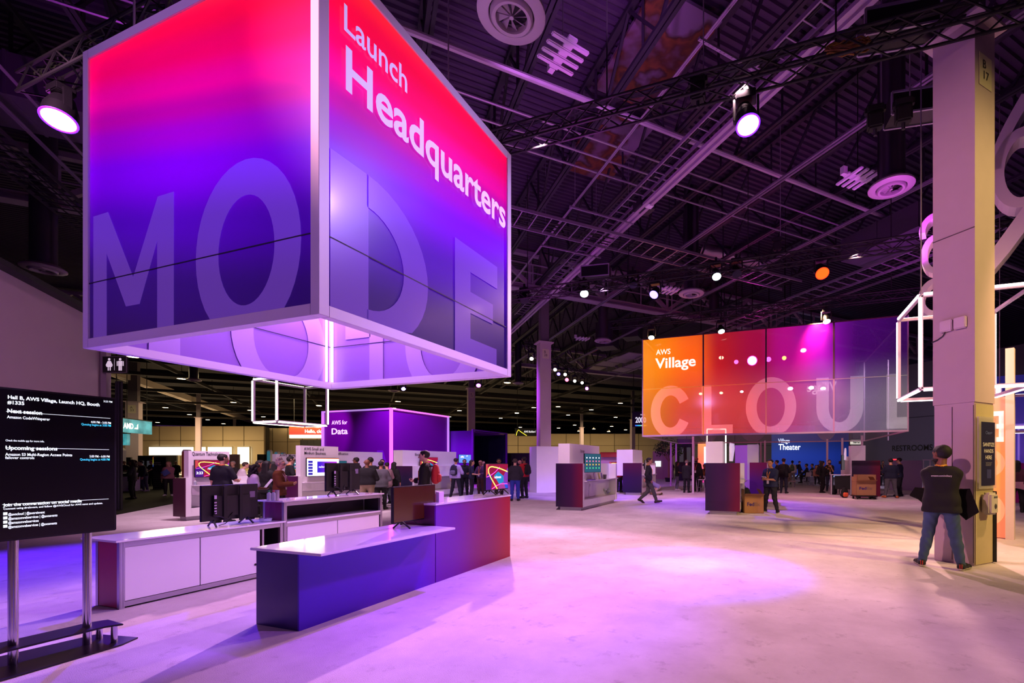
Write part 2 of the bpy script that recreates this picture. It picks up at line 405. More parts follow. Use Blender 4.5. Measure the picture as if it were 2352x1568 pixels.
def seam_wall(name, a, b, h, th=.4, every=4.2, mat=yel):
    a, b = Vector((*a, 0)), Vector((*b, 0)); L = (b - a).length; d = (b - a) / L; n = Vector((-d.y, d.x, 0))
    w_ = struct(MB().prism([(p.x, p.y) for p in (a, b, b + n * th, a + n * th)], 0, h).build(name, mat))
    mb = MB(); x = every * .6
    while x < L:
        c = a + d * x - n * .015; mb.bar(c, c + Vector((0, 0, h)), .09, .05); x += every
    mb.bar(a + Vector((0, 0, h * .68)) - n * .015, b + Vector((0, 0, h * .68)) - n * .015, .05, .07)
    s = mb.build('panel_seam', M('panel_seam', '4B3F2A', .8), w_)
    return w_
seam_wall('wall_far_left', dp(240, 92), dp(606, 92), 8.9)
seam_wall('wall_far_mid', dp(606, 97), dp(900, 97), 8.9, every=3.1)
seam_wall('wall_far_right', dp(880, 100), dp(1800, 100), 7.9, every=5.2)
struct(MB().bar((*dp(606, 96.4), 0), (*dp(606, 96.4), 9), 1.6, 1.2).build('trim_3', M('corner_dark', '4A4136', .8)))
# bright glazed loading doors of the far left wall
for i, (u0, u1, v0, v1) in enumerate(((342, 446, 1025.5, 1046), (462, 474, 1025.5, 1049), (477, 534, 1025.5, 1050), (545, 574, 1025.5, 1066))):
    d_ = 91.6; a, b = Vector((*dp(u0, d_), 0)), Vector((*dp(u1, d_), 0)); z0, z1 = zz(v1, d_), zz(v0, d_)
    f = struct(MB().bar(a + Vector((0, 0, (z0 + z1) / 2)), b + Vector((0, 0, (z0 + z1) / 2)), .12, z1 - z0).build('window_%d' % (i + 1), M('daylit_glazing', 'FFFFF2', .4, emit=1.6)))
    mb = MB()
    for z in (z0, z1): mb.bar(a + Vector((0, 0, z)), b + Vector((0, 0, z)), .2, .18)
    for c in (a, b): mb.bar(c + Vector((0, 0, z0)), c + Vector((0, 0, z1)), .18, .18)
    mb.build('window_frame', M('window_frame_paint', 'B5A680', .6), f)
# theatre wall, restroom wall
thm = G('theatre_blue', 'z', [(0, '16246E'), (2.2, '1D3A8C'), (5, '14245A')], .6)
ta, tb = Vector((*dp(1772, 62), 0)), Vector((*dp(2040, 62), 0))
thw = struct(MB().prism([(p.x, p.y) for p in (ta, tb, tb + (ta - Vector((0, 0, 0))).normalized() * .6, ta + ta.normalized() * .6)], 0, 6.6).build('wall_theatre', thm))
td = (tb - ta).normalized(); tn = Vector((td.y, -td.x, 0))
text('Village', 'lettering', ta + td * (Vector((*dp(1787, 62), 0)) - ta).length + tn * .02 + Vector((0, 0, zz(1016.5, 62))), td, (0, 0, 1), .58, WTXT, thw, width=1.55, bold=.012)
text('Theater', 'lettering', ta + td * (Vector((*dp(1788, 62), 0)) - ta).length + tn * .02 + Vector((0, 0, zz(1032.5, 62))), td, (0, 0, 1), .78, WTXT, thw, width=2.95, bold=.015)
rw0 = Vector((*dp(2150, 40), 0)); rwl = 8.2; rwm = M('dim_grey_wall', '6E6878', .75, noise=.05)
rww = struct(MB().prism([(p.x, p.y) for p in (rw0 - B2 * 14, rw0 + B2 * rwl, rw0 + B2 * rwl + B1 * .5, rw0 - B2 * 14 + B1 * .5)], 0, 10.5).build('wall_restroom', rwm))
mb = MB().bar(rw0 - B2 * 14 - B1 * .03 + Vector((0, 0, 5.7)), rw0 + B2 * rwl - B1 * .03 + Vector((0, 0, 5.7)), .06, .05); mb.build('panel_seam', M('panel_seam_grey', '3C3844', .8), rww)
bl = rw0 + B2 * 3.75 - B1 * .02 + Vector((0, 0, zz(1034, 41)))
text('RESTROOMS', 'lettering', bl, -B2, (0, 0, 1), .52, M('black_lettering', '08070A', .5), rww, width=3.5, bold=.01, depth_=.03)

# pillars of the building
pm = M('pillar_cladding', 'C3ACB4', .7, noise=.05, nscale=5, bump=.03)
fire = M('fireproofed_steel', '6A5F66', .95, noise=.35, nscale=25, bump=.5)
def pillar(name, c, top, w_=.6, label=None, steel_top=13.1, near=False):
    c = Vector((*c, 0)); h = w_ / 2
    def sq(s): return [tuple((c + B1 * (a * s) + B2 * (b * s)))[:2] for a, b in ((-1, -1), (1, -1), (1, 1), (-1, 1))]
    o = struct(MB().prism(sq(h), 0 if not near else 2.55, top).build(name, pm))
    MB().prism(sq(h * 1.4), top, top + .06).build('cap_plate', pm, o)
    MB().prism(sq(h * .72), top + .06, steel_top).build('steel_core', fire, o)
    # front right face looks along -B2... the label plate sits on the face whose normal is -B2
    if label:
        lo = c - B2 * (h + .006); pw = w_ * .62
        z1 = top - (.35 if not near else .5)
        MB().slab([(0, 0), (pw, 0), (pw, pw * 1.35), (0, pw * 1.35)], lo - B1 * pw / 2 + Vector((0, 0, z1 - pw * 1.35)), B1, (0, 0, 1), .004).build('grid_label', M('label_plate', 'D8CCB0' if near else 'E6DFE6', .6), o)
        text(label.replace(' ', '\n'), 'lettering', lo - B2 * .006 + Vector((0, 0, z1 - pw * .58)), B1, (0, 0, 1), pw * .36, M('grid_ink', '2A2A30', .6), o, center=True, line=.9)
    return o
NP = Vector((2.95, 9.07, 0))
np_ = pillar('pillar_front', NP[:2], 8.5, .6, 'B 17', near=True)
pb = Vector((*dp(1249, 25.7), 0))
pillar('pillar_middle', pb[:2], 8.2, .62, 'B 20')
for nm, (u, v) in {'pillar_rear': (1082, 893), 'pillar_far_hall': (308, 924), 'pillar_far_left': (456, 959.4), 'pillar_farthest': (539, 985),
                   'pillar_back': (1336, 981.7), 'pillar_back_right': (1453, 964), 'pillar_deep': (1411, 1008.8), 'pillar_deep_left': (1200, 1006)}.items():
    d_ = FPX * 6.9 / (HY - v)
    pillar(nm, dp(u, d_), 8.5, .62 if nm != 'pillar_far_hall' else 1.1, {'pillar_rear': 'B 22', 'pillar_far_hall': 'A 23'}.get(nm))
# lower casing of the near pillar: recessed yellow boards, corner strip, black edge guard
def nb(s, t, z): return NP + B1 * s + B2 * t + Vector((0, 0, z))
struct_board = M('yellowed_board', 'BDAE86', .7, noise=.08, nscale=6)
hb = .285
MB().prism([tuple(nb(a * hb, b * hb, 0))[:2] for a, b in ((-1, -1), (1, -1), (1, 1), (-1, 1))], 0, 2.55).build('lower_casing', pm, np_)
MB().slab([(0, 0), (.54, 0), (.54, 2.5), (0, 2.5)], nb(-.27, -hb - .001, .02), B1, (0, 0, 1), .012).build('side_board', struct_board, np_)
MB().bar(nb(.275, -hb - .02, .02), nb(.275, -hb - .02, 1.15), .05, .05).build('edge_guard', BLACKM, np_)
mb = MB()
for s in (-.275, .02): mb.bar(nb(-hb - .004, s, .05), nb(-hb - .004, s, 2.5), .008, .008)
mb.bar(nb(-.305, -.3, 5.25), nb(-.305, .3, 5.25), .008, .012)
mb.build('board_joint', M('joint_line', '5D4B58', .8), np_)

# ---- structural steel under the roof
def zig(mb, a, b, w_, n, r):              # flat web between two chords
    for i in range(n):
        t0, t1, tm = i / n, (i + 1) / n, (i + .5) / n
        mb.bar(a[0].lerp(a[1], t0), b[0].lerp(b[1], tm), r); mb.bar(b[0].lerp(b[1], tm), a[0].lerp(a[1], t1), r)
    return mb
def p_of(u, v, z):                        # offset across the building grid of a line along B2 through a sight line
    x, y = gp(u, v, z); return pq(x, y)[0]
def q_of(u, v, z):
    x, y = gp(u, v, z); return pq(x, y)[1]
def roof_beam(p, q0, q1, z0=11.4, z1=13.05, mat=STEELD):
    mb = MB()
    for s in (-.06, .06): mb.bar(bld(p + s, q0, z0), bld(p + s, q1, z0), .09, .09)
    mb.bar(bld(p, q0, z1), bld(p, q1, z1), .16, .12)
    zig(mb, (bld(p, q0, z0), bld(p, q1, z0)), (bld(p, q0, z1), bld(p, q1, z1)), 0, int((q1 - q0) / 2.6), .07)
    for i in range(int((q1 - q0) / 2.6)):
        q = q0 + 1.3 + i * 2.6; mb.bar(bld(p, q, z0), bld(p, q, z1), .06, .06)
    return struct(mb.build('roof_beam', mat))
pA = p_of(1214, 158, 11.4); pB = p_of(1420, 210, 11.4)
step = pB - pA
for k in range(-5, 8):
    roof_beam(pA + k * step, -10, 60)
# girders across, resting on the pillar rows
def girder(q, p0, p1, z=11.0, mat=STEELP):
    mb = MB().bar(bld(p0, q, z), bld(p1, q, z), .55, .06).bar(bld(p0, q, z + .14), bld(p1, q, z + .14), .05, .26).bar(bld(p0, q, z + .28), bld(p1, q, z + .28), .4, .05)
    mb.bar(bld(p0, q, 13), bld(p1, q, 13), .3, .2)
    n = int((p1 - p0) / 4.4)
    zig(mb, (bld(p0, q, z + .3), bld(p1, q, z + .3)), (bld(p0, q, 13), bld(p1, q, 13)), 0, n, .2)
    for i in range(n + 1):
        p = p0 + (p1 - p0) * i / n; mb.bar(bld(p, q, z + .3), bld(p, q, 13), .14)
    # walkway hand rails beside the girder
    for dz in (.8, 1.25): mb.bar(bld(p0, q - .5, z + dz), bld(p1, q - .5, z + dz), .05)
    for i in range(n * 2): p = p0 + (p1 - p0) * i / (2 * n); mb.bar(bld(p, q - .5, z + .2), bld(p, q - .5, z + 1.25), .05)
    return struct(mb.build('girder_beam', mat))
qm = pq(*pb[:2])[1]; qn = pq(*NP[:2])[1]
GP = M('girder_paint', '9A86A0', .5, noise=.1)
girder(qm, -60, 62, mat=GP); girder(qn, -60, 40, mat=GP); girder(qm + 19.5, -60, 60, mat=GP)
# header beam of the neighbouring hall, falling away to the far end
hp = p_of(291, 871, 11.0); hq0 = q_of(291, 871, 11.0)
struct(MB().bar(bld(hp, hq0 - 25, 11.35), bld(hp, hq0 + 95, 11.35), .5, .8).build('header_beam', M('header_paint', 'CFC2AC', .6)))
struct(MB().bar(bld(hp - .3, hq0 - 25, 10.95), bld(hp - .3, hq0 + 95, 10.95), .25, .12).build('header_beam_flange', M('header_flange', 'F0E4CC', .5)))
# dark purlins and hangers of the far hall roof
mb = MB()
for k in range(16):
    q = 58 + k * 7.5; mb.bar(bld(-90, q, 12.4), bld(95, q, 12.4), .25, .5)
for k in range(16):
    p = -85 + k * 11; mb.bar(bld(p, 50, 11.6), bld(p, 185, 11.6), .2, .35)
struct(mb.build('ceiling_purlin_beam', M('far_steel', '0C0A09', .7)))
mb = MB()
for k in range(5):
    q = 60 + k * 13; mb.bar(bld(-95, q, 10.2), bld(95, q, 10.2), .5, .3)
struct(mb.build('ceiling_service_beam', M('far_service_steel', '2A2419', .7)))

# ================================================================ THINGS UNDER THE ROOF
# conduits and pipes along B1
CON = M('galvanised_steel', '9A8AA2', .4, .6)
def conduit(q, z, r, p0, p1, label, name='conduit', mat=CON):
    o = MB().cyl(bld(p0, q, z), bld(p1, q, z), r, 8).build(name, mat, smooth=True); return tag(o, label, 'pipe')
qp = q_of(1369, 239, 11.2)
conduit(qp, 11.2, .075, -34, 46, 'thick pale pipe hung below the roof deck, crossing the picture', 'pipe', M('pale_pipe', 'B7A8BC', .35, .3))
for i, dq in enumerate((1.3, 2.0, 2.7)):
    t = tag(MB().cyl(bld(-34, qp + dq, 11.25), bld(46, qp + dq, 11.25), .035, 6).build('conduit', CON, smooth=True),
            'thin electrical conduit hung alongside the thick pale pipe under the roof', 'pipe', 'thin conduits beside the thick pipe')
# channels and struts along B2
def strut(p, z, q0, q1, w_, label, mat=STEELP, name='strut_channel'):
    mb = MB()
    for s in (-1, 1): mb.bar(bld(p + s * w_ * .32, q0, z), bld(p + s * w_ * .32, q1, z), w_ * .34, w_ * .3)
    mb.bar(bld(p, q0, z + w_ * .12), bld(p, q1, z + w_ * .12), w_ * .5, .02)
    o = mb.build(name, mat); return tag(o, label, 'ceiling strut')
strut(p_of(1647, 321, 9.9), 9.9, -9, 40, .3, 'broad pale double channel running under the roof just right of the cable ladder', M('pale_strut', 'AD98B4', .45, .2))
strut(p_of(1891, 346, 9.9), 9.9, -4, 44, .17, 'slim ceiling channel, next one right of the broad pale channel')
strut(p_of(1960, 505, 9.9), 9.9, 0, 44, .17, 'slim ceiling channel running behind the white four-tube light fixture')
strut(p_of(2000, 655, 9.9), 9.9, 4, 46, .17, 'slim ceiling channel, furthest right of the parallel channels')
strut(p_of(1527, 205, 10.4), 10.4, -8, 36, .08, 'thin shiny tube running left of the cable ladder', CON, 'strut_tube')
strut(p_of(96, 415, 9.9), 9.9, 0, 40, .12, 'bright double rail under the roof at the far left', CON, 'strut_rail')
strut(p_of(100, 335, 9.95), 9.95, -2, 36, .1, 'thin rail left of the hanging cube, above the bright double rail')
strut(p_of(96, 255, 10.0), 10.0, -2, 36, .07, 'thin wire-like rail at the far left, highest of the three rails', CON)
# cable ladders
def ladder(name, a, b, w_, label, side=.1, rung=.32, mat=CON):
    a, b = Vector(a), Vector(b); d = (b - a).normalized(); n = d.cross(Vector((0, 0, 1))) * (w_ / 2); L = (b - a).length
    t = thing(name, label, 'cable tray', a)
    for s in (-1, 1): MB().bar(n * s, (b - a) + n * s, .035, side).build('side_rail', mat, t)
    mb = MB()
    for i in range(int(L / rung)): c = d * (rung * (i + .5)); mb.bar(c - n, c + n, .03, .03)
    r = mb.build('rungs', mat, t); r['kind'] = 'stuff'
    mb = MB()
    for k in range(4):
        off = n * random.uniform(-.7, .7); mb.tube([off + d * (L * i / 24) + n * random.uniform(-.12, .12) + Vector((0, 0, .05)) for i in range(25)], .02, 5)
    mb.build('cable_bundle', BLACKM, t)
    return t
pl = p_of(1590, 322, 10.1)
ladder('cable_ladder', bld(pl, -10, 10.1), bld(pl, 26, 10.1), .42, 'narrow cable ladder running steeply from the upper right towards the middle pillar', rung=.4)
qt = q_of(1400, 552, 9.6)
ladder('cable_ladder', bld(pq(*gp(1100, 480, 9.6))[0], qt, 9.6), bld(pq(*gp(1830, 650, 9.6))[0], qt, 9.6), 1.1, 'wide cable ladder sloping down to the right from the hanging cube', rung=.5)
pt2 = p_of(1960, 640, 9.4)
ladder('cable_ladder', bld(pt2, 0, 9.4), bld(pt2, 30, 9.4), 1.1, 'wide cable ladder at right, meeting the sloping ladder near the orange lamp', rung=.5)
pl3 = p_of(125, 450, 9.5); ladder('cable_ladder', bld(pl3, 6, 9.5), bld(pl3, 34, 9.5), 1.0, 'dark wide cable ladder at the far left, under the bright double rail', rung=.35, mat=STEELD)
# perforated cross struts carrying the ladder
for (u0, v0, u1, v1, lab) in ((1605, 88, 1735, 162, 'perforated cross bar under the roof above the lit purple spotlight'), (1308, 474, 1455, 514, 'perforated cross bar below the roof in the middle, above the wide cable ladder'),
                              (1242, 563, 1380, 592, 'perforated cross bar under the wide cable ladder near the middle pillar')):
    z = 9.85; a, b = gp(u0, v0, z), gp(u1, v1, z)
    mb = MB().bar((*a, z), (*b, z), .06, .05); A, Bq = Vector((*a, z)), Vector((*b, z)); n = int((Bq - A).length / .1)
    for i in range(n): c = A.lerp(Bq, (i + .5) / n); mb.box(c.x - .018, c.x + .018, c.y - .018, c.y + .018, z - .032, z - .02)
    for c in (A.lerp(Bq, .08), A.lerp(Bq, .92)): mb.cyl(c, (c.x, c.y, 13.22), .008, 6)
    tag(mb.build('strut_crossbar', CON), lab, 'ceiling strut')
# supply-air diffusers on round ducts
def diffuser_proto():
    t = thing('air_diffuser', 'x', 'air vent')
    prof = [(.50, .0), (.53, .02), (.53, .06), (.40, .17), (.30, .2)]
    MB().lathe([(.345, .03), (.36, -.01), (.50, .0), (.53, .02), (.53, .06), (.40, .17), (.30, .2)], n=36, cap=False).build('outer_cone', M('vent_paint', 'A08E9E', .5), t, True)
    MB().lathe([(.245, -.02), (.25, -.05), (.30, -.06), (.33, -.02), (.33, .03), (.30, .06), (.245, .05), (.245, -.02)], n=32, cap=False).build('inner_ring', MATS['vent_paint'], t, True)
    mb = MB()
    for i in range(9):
        a = i * 2 * math.pi / 9; r = Vector((math.cos(a), math.sin(a), 0)); s = Vector((-r.y, r.x, 0))
        mb.add([r * .03 + s * .015, r * .245 + s * .015, r * .245 + s * .11 + Vector((0, 0, .07)), r * .03 + s * .03 + Vector((0, 0, .05))], [(0, 1, 2, 3)])
    mb.build('blades', M('vent_blade', '8A7888', .5), t)
    MB().cyl((0, 0, -.03), (0, 0, .03), .035, 12).build('hub', MATS['vent_paint'], t)
    MB().cyl((0, 0, .2), (0, 0, .21), .31, 20).build('dark_plenum', BLACKM, t)  # black disc paints in the dark inside the duct
    return t
dproto = diffuser_proto(); used = False
for (u, v, d_, lab) in ((1175, 38, 7.3, 'large round air diffuser at the top, nearest the camera, above the slanted cube edge'), (2047, 433, 11.9, 'round white air diffuser beside the near pillar'),
                        (1588, 676, 19.6, 'round air diffuser hanging above the orange fabric sign'), (100, 620, 15.2, 'round air diffuser above the left wall'),
                        (1385, 784, 29, 'small round air diffuser right of the middle pillar'), (1190, 881, 44, 'small air diffuser between the hanging cube and the middle pillar'),
                        (445, 874, 40, 'small air diffuser in the neighbouring hall, left of the wire cube'), (905, 898, 44, 'small air diffuser in the dark hall under the hanging cube'),
                        (1640, 737, 30, 'partly hidden air diffuser behind the white lamps over the fabric sign')):
    x, y = dp(u, d_); z = zz(v, d_)
    o = dproto if not used else copy_tree(dproto); used = True
    place(o, (x, y, z), random.random(), lab); MB().cyl((0, 0, .16), (0, 0, 13.2 - z), .31, 24).build('duct', M('duct_metal', '5E5464', .45, .5), o, True)
# four-tube high-bay fixtures
def bay_proto():
    t = thing('tube_light_fixture', 'x', 'ceiling light')
    for i in range(4):
        y = (i - 1.5) * .2
        MB().box(-.42, .42, y - .055, y + .055, -.03, .03).build('tube_housing', M('fixture_white', 'CDBBD6', .4), t, bevel=.02)
    MB().box(-.1, .1, -.42, .42, .0, .06).build('spine', MATS['fixture_white'], t, bevel=.01)
    MB().box(-.06, .06, .42, .56, .0, .2).build('driver_box', MATS['fixture_white'], t)
    return t
bp_ = bay_proto(); used = False
for (u, v, d_, rz, lab) in ((1293, 125, 9.4, AB + .15, 'white four-tube light fixture hanging unlit beside the large diffuser'), (1970, 410, 12.5, AB + 1.45, 'white four-tube light fixture hanging left of the near pillar diffuser'),
                            (1537, 667, 20, AB + 1.5, 'white four-tube light fixture beside the round diffuser in the middle'), (1339, 778, 29, AB + 1.5, 'small white tube fixture between the middle pillar and a round diffuser')):
    o = bp_ if not used else copy_tree(bp_); used = True; place(o, (*dp(u, d_), zz(v, d_)), rz, lab); MB().cyl((0, 0, .06), (0, 0, 13.22 - zz(v, d_)), .012, 6).build('hanger_rod', BLACKM, o)
# ducts
def duct(name, a, b, w_, h, label, mat, rnd=False):
    mb = MB(); mb.cyl(a, b, w_ / 2, 18) if rnd else mb.bar(a, b, w_, h)
    a, b = Vector(a), Vector(b); n = max(2, int((b - a).length / 1.5))
    o = tag(mb.build(name, mat, smooth=rnd), label, 'air duct'); rb = MB()
    for i in range(1, n):
        c = a.lerp(b, i / n); d = (b - a).normalized() * .03
        rb.cyl(c - d, c + d, w_ / 2 + .03, 18) if rnd else rb.bar(c - d, c + d, w_ + .05, h + .05)
    rb.build('flange', mat, o); return o
DU = M('duct_grey', '564860', .45, .35); 
z = 10.78; a = gp(-60, 190, z); p_, q_ = pq(*a)
duct('air_duct', bld(p_ - 4, q_, z), bld(p_ + 9, q_, z), 1.6, 1.0, 'big rectangular grey duct under the roof at the upper left', DU)
z = 10.3; a = gp(160, 305, z); p_, q_ = pq(*a)
duct('air_duct', bld(p_ - 5, q_, z + .6), bld(p_ + 8, q_, z + .6), 1.1, .8, 'grey duct behind the lit violet spotlight at left', DU)
a, b = gp(1960, 660, 9.0), gp(2140, 590, 9.0)
duct('air_duct', (*a, 10.4), (*b, 10.4), 1.5, .9, 'large pale duct left of the near pillar below the round diffuser', DU)
a, b = dp(1610, 25), dp(1760, 25)
duct('flexible_duct', (*a, zz(572, 25)), (*b, zz(606, 25)), .7, .7, 'silver flexible duct in the roof above the orange fabric sign', M('foil_duct', 'A59AA8', .3, .8, bump=.8, nscale=14), True)
duct('air_duct', (*dp(1395, 33), zz(800, 33)), (*dp(1395, 33), 11.5), 1.3, 1.3, 'square dark riser duct right of the middle pillar', M('dark_duct', '3B3340', .5, .3))
duct('air_duct', (*dp(1452, 33), zz(778, 33)), (*dp(1452, 33), 11.5), 1.2, 1.2, 'square dark riser duct beside the orange end of the fabric sign', MATS['dark_duct'])
# suspended acoustic tiles beyond the middle pillar
for i in range(4):
    for j in range(2):
        d_ = 38 + i * 4; u = (1455 - i * 26) + j * 38 - i * 3; v = 818 + i * 9 + j * 14
        x, y = dp(u, d_); zt = zz(v, d_)
        o = MB().slab([(-.95, -.95), (.95, -.95), (.95, .95), (-.95, .95)], (x, y, zt), B1, B2, .05).build('ceiling_baffle', M('baffle_grey', 'A497A4', .8))
        tag(o, 'pale grey square baffle panel hung in a grid right of the middle pillar', 'ceiling panel', 'grey baffle panels near the middle pillar')
# stained insulation panels on the deck
rust = M('stained_insulation', '6D5A72', .8)
def rusty():
    m, nt, b, out = nodes('rust_stained_board'); tc = nt.nodes.new('ShaderNodeTexCoord'); n = nt.nodes.new('ShaderNodeTexNoise')
    n.inputs['Scale'].default_value = .55; n.inputs['Detail'].default_value = 4; nt.links.new(tc.outputs['Object'], n.inputs['Vector'])
    r = nt.nodes.new('ShaderNodeValToRGB'); e = r.color_ramp.elements; e[0].position = .42; e[0].color = (*lin('6A5872'), 1); e[1].position = .6; e[1].color = (*lin('664C66'), 1)
    for p, c in ((.47, '3A1D18'), (.5, '6A3818'), (.54, '4A2418')): k = e.new(p); k.color = (*lin(c), 1)
    nt.links.new(n.outputs['Fac'], r.inputs[0]); nt.links.new(r.outputs[0], b.inputs['Base Color']); b.inputs['Roughness'].default_value = .8; return m
RU = rusty()
for (u, v, du, lab) in ((1500, 130, 0, 'rust-stained insulation board under the roof deck, left of the lit purple spotlight'), (1390, 340, 0, 'rust-stained insulation board under the roof deck in the middle')):
    x, y = gp(u, v, 12.9); p_, q_ = pq(x, y)
    o = MB().prism([tuple(bld(p_ + a, q_ + b, 0))[:2] for a, b in ((-1.0, -1.7), (1.0, -1.7), (1.0, 1.7), (-1.0, 1.7))], 12.86, 12.95).build('insulation_board', RU); tag(o, lab, 'insulation board')
# projector-like box with white access point on the broad channel
x, y = dp(1480, 15.2); zb = zz(482, 15.2)
t = thing('access_point_bracket', 'dark box with a small white wireless unit hung from the broad pale channel', 'wireless unit', (x, y, zb), AB)
MB().box(-.3, .3, -.25, .25, -.02, .3).build('housing', M('dark_housing', '221A26', .6), t, bevel=.02)
MB().box(-.12, .12, -.42, -.2, -.06, -.01).build('antenna_unit', M('ap_white', 'E6DAF0', .4), t, bevel=.02)

# ---- black lighting trusses with lamps
def box_truss(x0, x1, y, z, label, w_=.34, rz=0.):
    t = thing('lighting_truss', label, 'truss', (x0, y, z), rz); L = x1 - x0; h = w_ / 2
    for a in (-h, h):
        for b in (-h, h): MB().cyl((0, a, b), (L, a, b), .026, 8).build('chord', BLACKM, t, True)
    mb = MB(); n = int(L / .42)
    V = Vector
    for (a, b) in (((-h, -h), (-h, h)), ((h, -h), (h, h)), ((-h, -h), (h, -h)), ((-h, h), (h, h))):
        A0, A1 = V((0, *a)), V((L, *a)); Bz0, Bz1 = V((0, *b)), V((L, *b)); zig(mb, (A0, A1), (Bz0, Bz1), 0, n // 2, .022)
    r = mb.build('lacing', BLACKM, t); r['kind'] = 'stuff'
    mb = MB()
    for k in range(3): mb.tube([(L * i / 20, random.uniform(-.08, .08), h + .03 + random.uniform(0, .05)) for i in range(21)], .022, 5)
    mb.build('cable_bundle', BLACKP, t)
    mb = MB()
    for k in range(1, int(L / 5) + 1):
        mb.cyl((k * L / (int(L / 5) + 1), 0, h), (k * L / (int(L / 5) + 1), 0, 13.2 - z), .015, 6)
    mb.build('hanging_chain', BLACKM, t)
    return t
TZ = 8.35
box_truss(-7.0, 9.0, 8.45, TZ, 'black lighting truss nearest the camera, crossing to the near pillar')
box_truss(-12.6, -8.3, 4.4, TZ, 'black lighting truss left of the hanging cube, carrying the violet lamp')
box_truss(-13.5, 12, 16.5, TZ, 'second black lighting truss, behind the near one and full of lamps')
box_truss(-7.8, 9, 22.6, 7.95 + .75, 'black lighting truss just above the orange and purple fabric sign')
ta_, tb_ = Vector(dp(1205, 29)), Vector(dp(1368, 43.3)); box_truss(ta_.x, ta_.x + (tb_ - ta_).length, ta_.y, 9.2, 'far black lighting truss carrying a row of small lamps by the middle pillar', rz=math.atan2((tb_ - ta_).y, (tb_ - ta_).x))
def lamp_proto():
    t = thing('stage_lamp', 'x', 'stage light')
    MB().box(-.17, .17, -.13, .13, -.09, .05).bar((0, 0, .05), (0, 0, .22), .08).build('clamp_base', BLACKP, t, bevel=.015)
    for s in (-1, 1): MB().box(s * .2 - .02, s * .2 + .02, -.06, .06, -.42, -.03).build('yoke_arm', BLACKP, t, bevel=.01)
    return t
def lamp_head(t, aim, lens_col, emit, r=.16, L=.34, o0=(0, 0, -.36)):
    o0 = Vector(o0); d = Vector(aim).normalized(); back = o0 - d * (L * .55); fr = o0 + d * (L * .45)
    h = MB().cyl(back, o0, r * .62, 16, r * .95).cyl(o0, fr, r * .95, 18, r).build('lamp_head', BLACKP, t, True)
    MB().cyl(fr, fr + d * .012, r * .93, 20).build('lens', M('lens_' + lens_col, lens_col, .3, emit=emit), h)
    if r > .19:  # glowing ring paints in the halo round large lenses
        a_ = d.orthogonal().normalized(); b_ = d.cross(a_); rim = M('rim_' + lens_col, '5A1AFF' if lens_col.startswith('8A') else lens_col, .4, emit=3.5)
        MB().tube([fr + d * .012 + (a_ * math.cos(q) + b_ * math.sin(q)) * r * .97 for q in np.linspace(0, 6.2832, 25)[:-1]], r * .07, 6, True).build('lens_rim', rim, h)
lproto = lamp_proto(); used = False
LAMPS = [  # u, v of lens, depth, lens colour, emission, target, radius, label
    (137, 268, 0, '8A5AFF', 9, (-9.5, 2.6, 0), .23, 'large lit violet spotlight hanging left of the cube'),
    (1717, 283, 0, '8A5AFF', 9, (1.0, 6.0, 0), .2, 'large lit violet spotlight on the near truss'),
    (1342, 674, 0, 'D8FFF0', 7, (-4, 12, 0), .17, 'small white-lit lamp on the second truss, nearest the middle pillar'),
    (1502, 676, 0, '6A55FF', 7, (-6, 10, 0), .17, 'small lamp with a blue-violet lens on the second truss'),
    (1646, 635, 0, 'D8FFF0', 7, (0, 12, 0), .16, 'small white-lit lamp on the second truss, above the fabric sign'),
    (1693, 628, 0, '100C14', .01, (1, 12, 0), .16, 'dark unlit lamp beside the white-lit one on the second truss'),
    (1888, 626, 0, 'FF2C06', 6, (3, 10, 0), .2, 'lamp with a glowing orange lens left of the near pillar'),
    (1455, 655, 0, '100C14', .01, (-2, 12, 0), .15, 'dark unlit lamp left of the blue-violet one on the second truss'),
    (1205, 690, 0, '100C14', .01, (-6, 12, 0), .17, 'dark unlit lamp at the right edge of the hanging cube'),
    (1496, 775, 1, 'E6FFF4', 8, (-5, 20, 2), .16, 'white-lit lamp over the orange end of the fabric sign'),
    (1657, 761, 1, 'E6FFF4', 8, (-1, 20, 2), .16, 'white-lit lamp over the red part of the fabric sign'),
    (1899, 738, 1, 'E6FFF4', 8, (3, 20, 2), .16, 'white-lit lamp over the purple part of the fabric sign'),
    (1221, 824, 2, 'FFF6DC', 8, (-10, 20, 0), .13, 'white lamp just left of the middle pillar'),
    (1275, 849, 2, 'FFF6DC', 8, (-10, 20, 0), .13, 'white lamp just right of the middle pillar, highest of its row'),
    (1283, 859, 2, '6A55FF', 8, (-10, 20, 0), .13, 'small blue lamp right of the middle pillar'),
    (1298, 860, 2, 'FFF6DC', 8, (-10, 20, 0), .13, 'white lamp right of the small blue lamp by the middle pillar'),
    (1302, 872, 2, 'FF4A6A', 8, (-10, 20, 0), .15, 'small pink-red lamp right of the middle pillar'),
    (1320, 875, 2, 'FFF6DC', 8, (-10, 20, 0), .13, 'white lamp right of the pink-red lamp'),
    (1337, 879, 2, 'FFF6DC', 8, (-10, 20, 0), .13, 'white lamp between the pink-red and the magenta lamps'),
    (1348, 892, 2, 'D85AFF', 8, (-10, 20, 0), .15, 'small magenta lamp furthest right of its row by the middle pillar'),
    (1099, 885, 2, 'C05AFF', 7, (-14, 20, 0), .15, 'small magenta lamp beside the rear pillar under the cube edge'),
    (927, 893, 2, 'A08AFF', 7, (-16, 20, 0), .14, 'small violet lamp seen below the hanging cube'),
]
YT = {0: (8.45, TZ), 1: (22.6, 8.7), 2: (31, 8.4)}
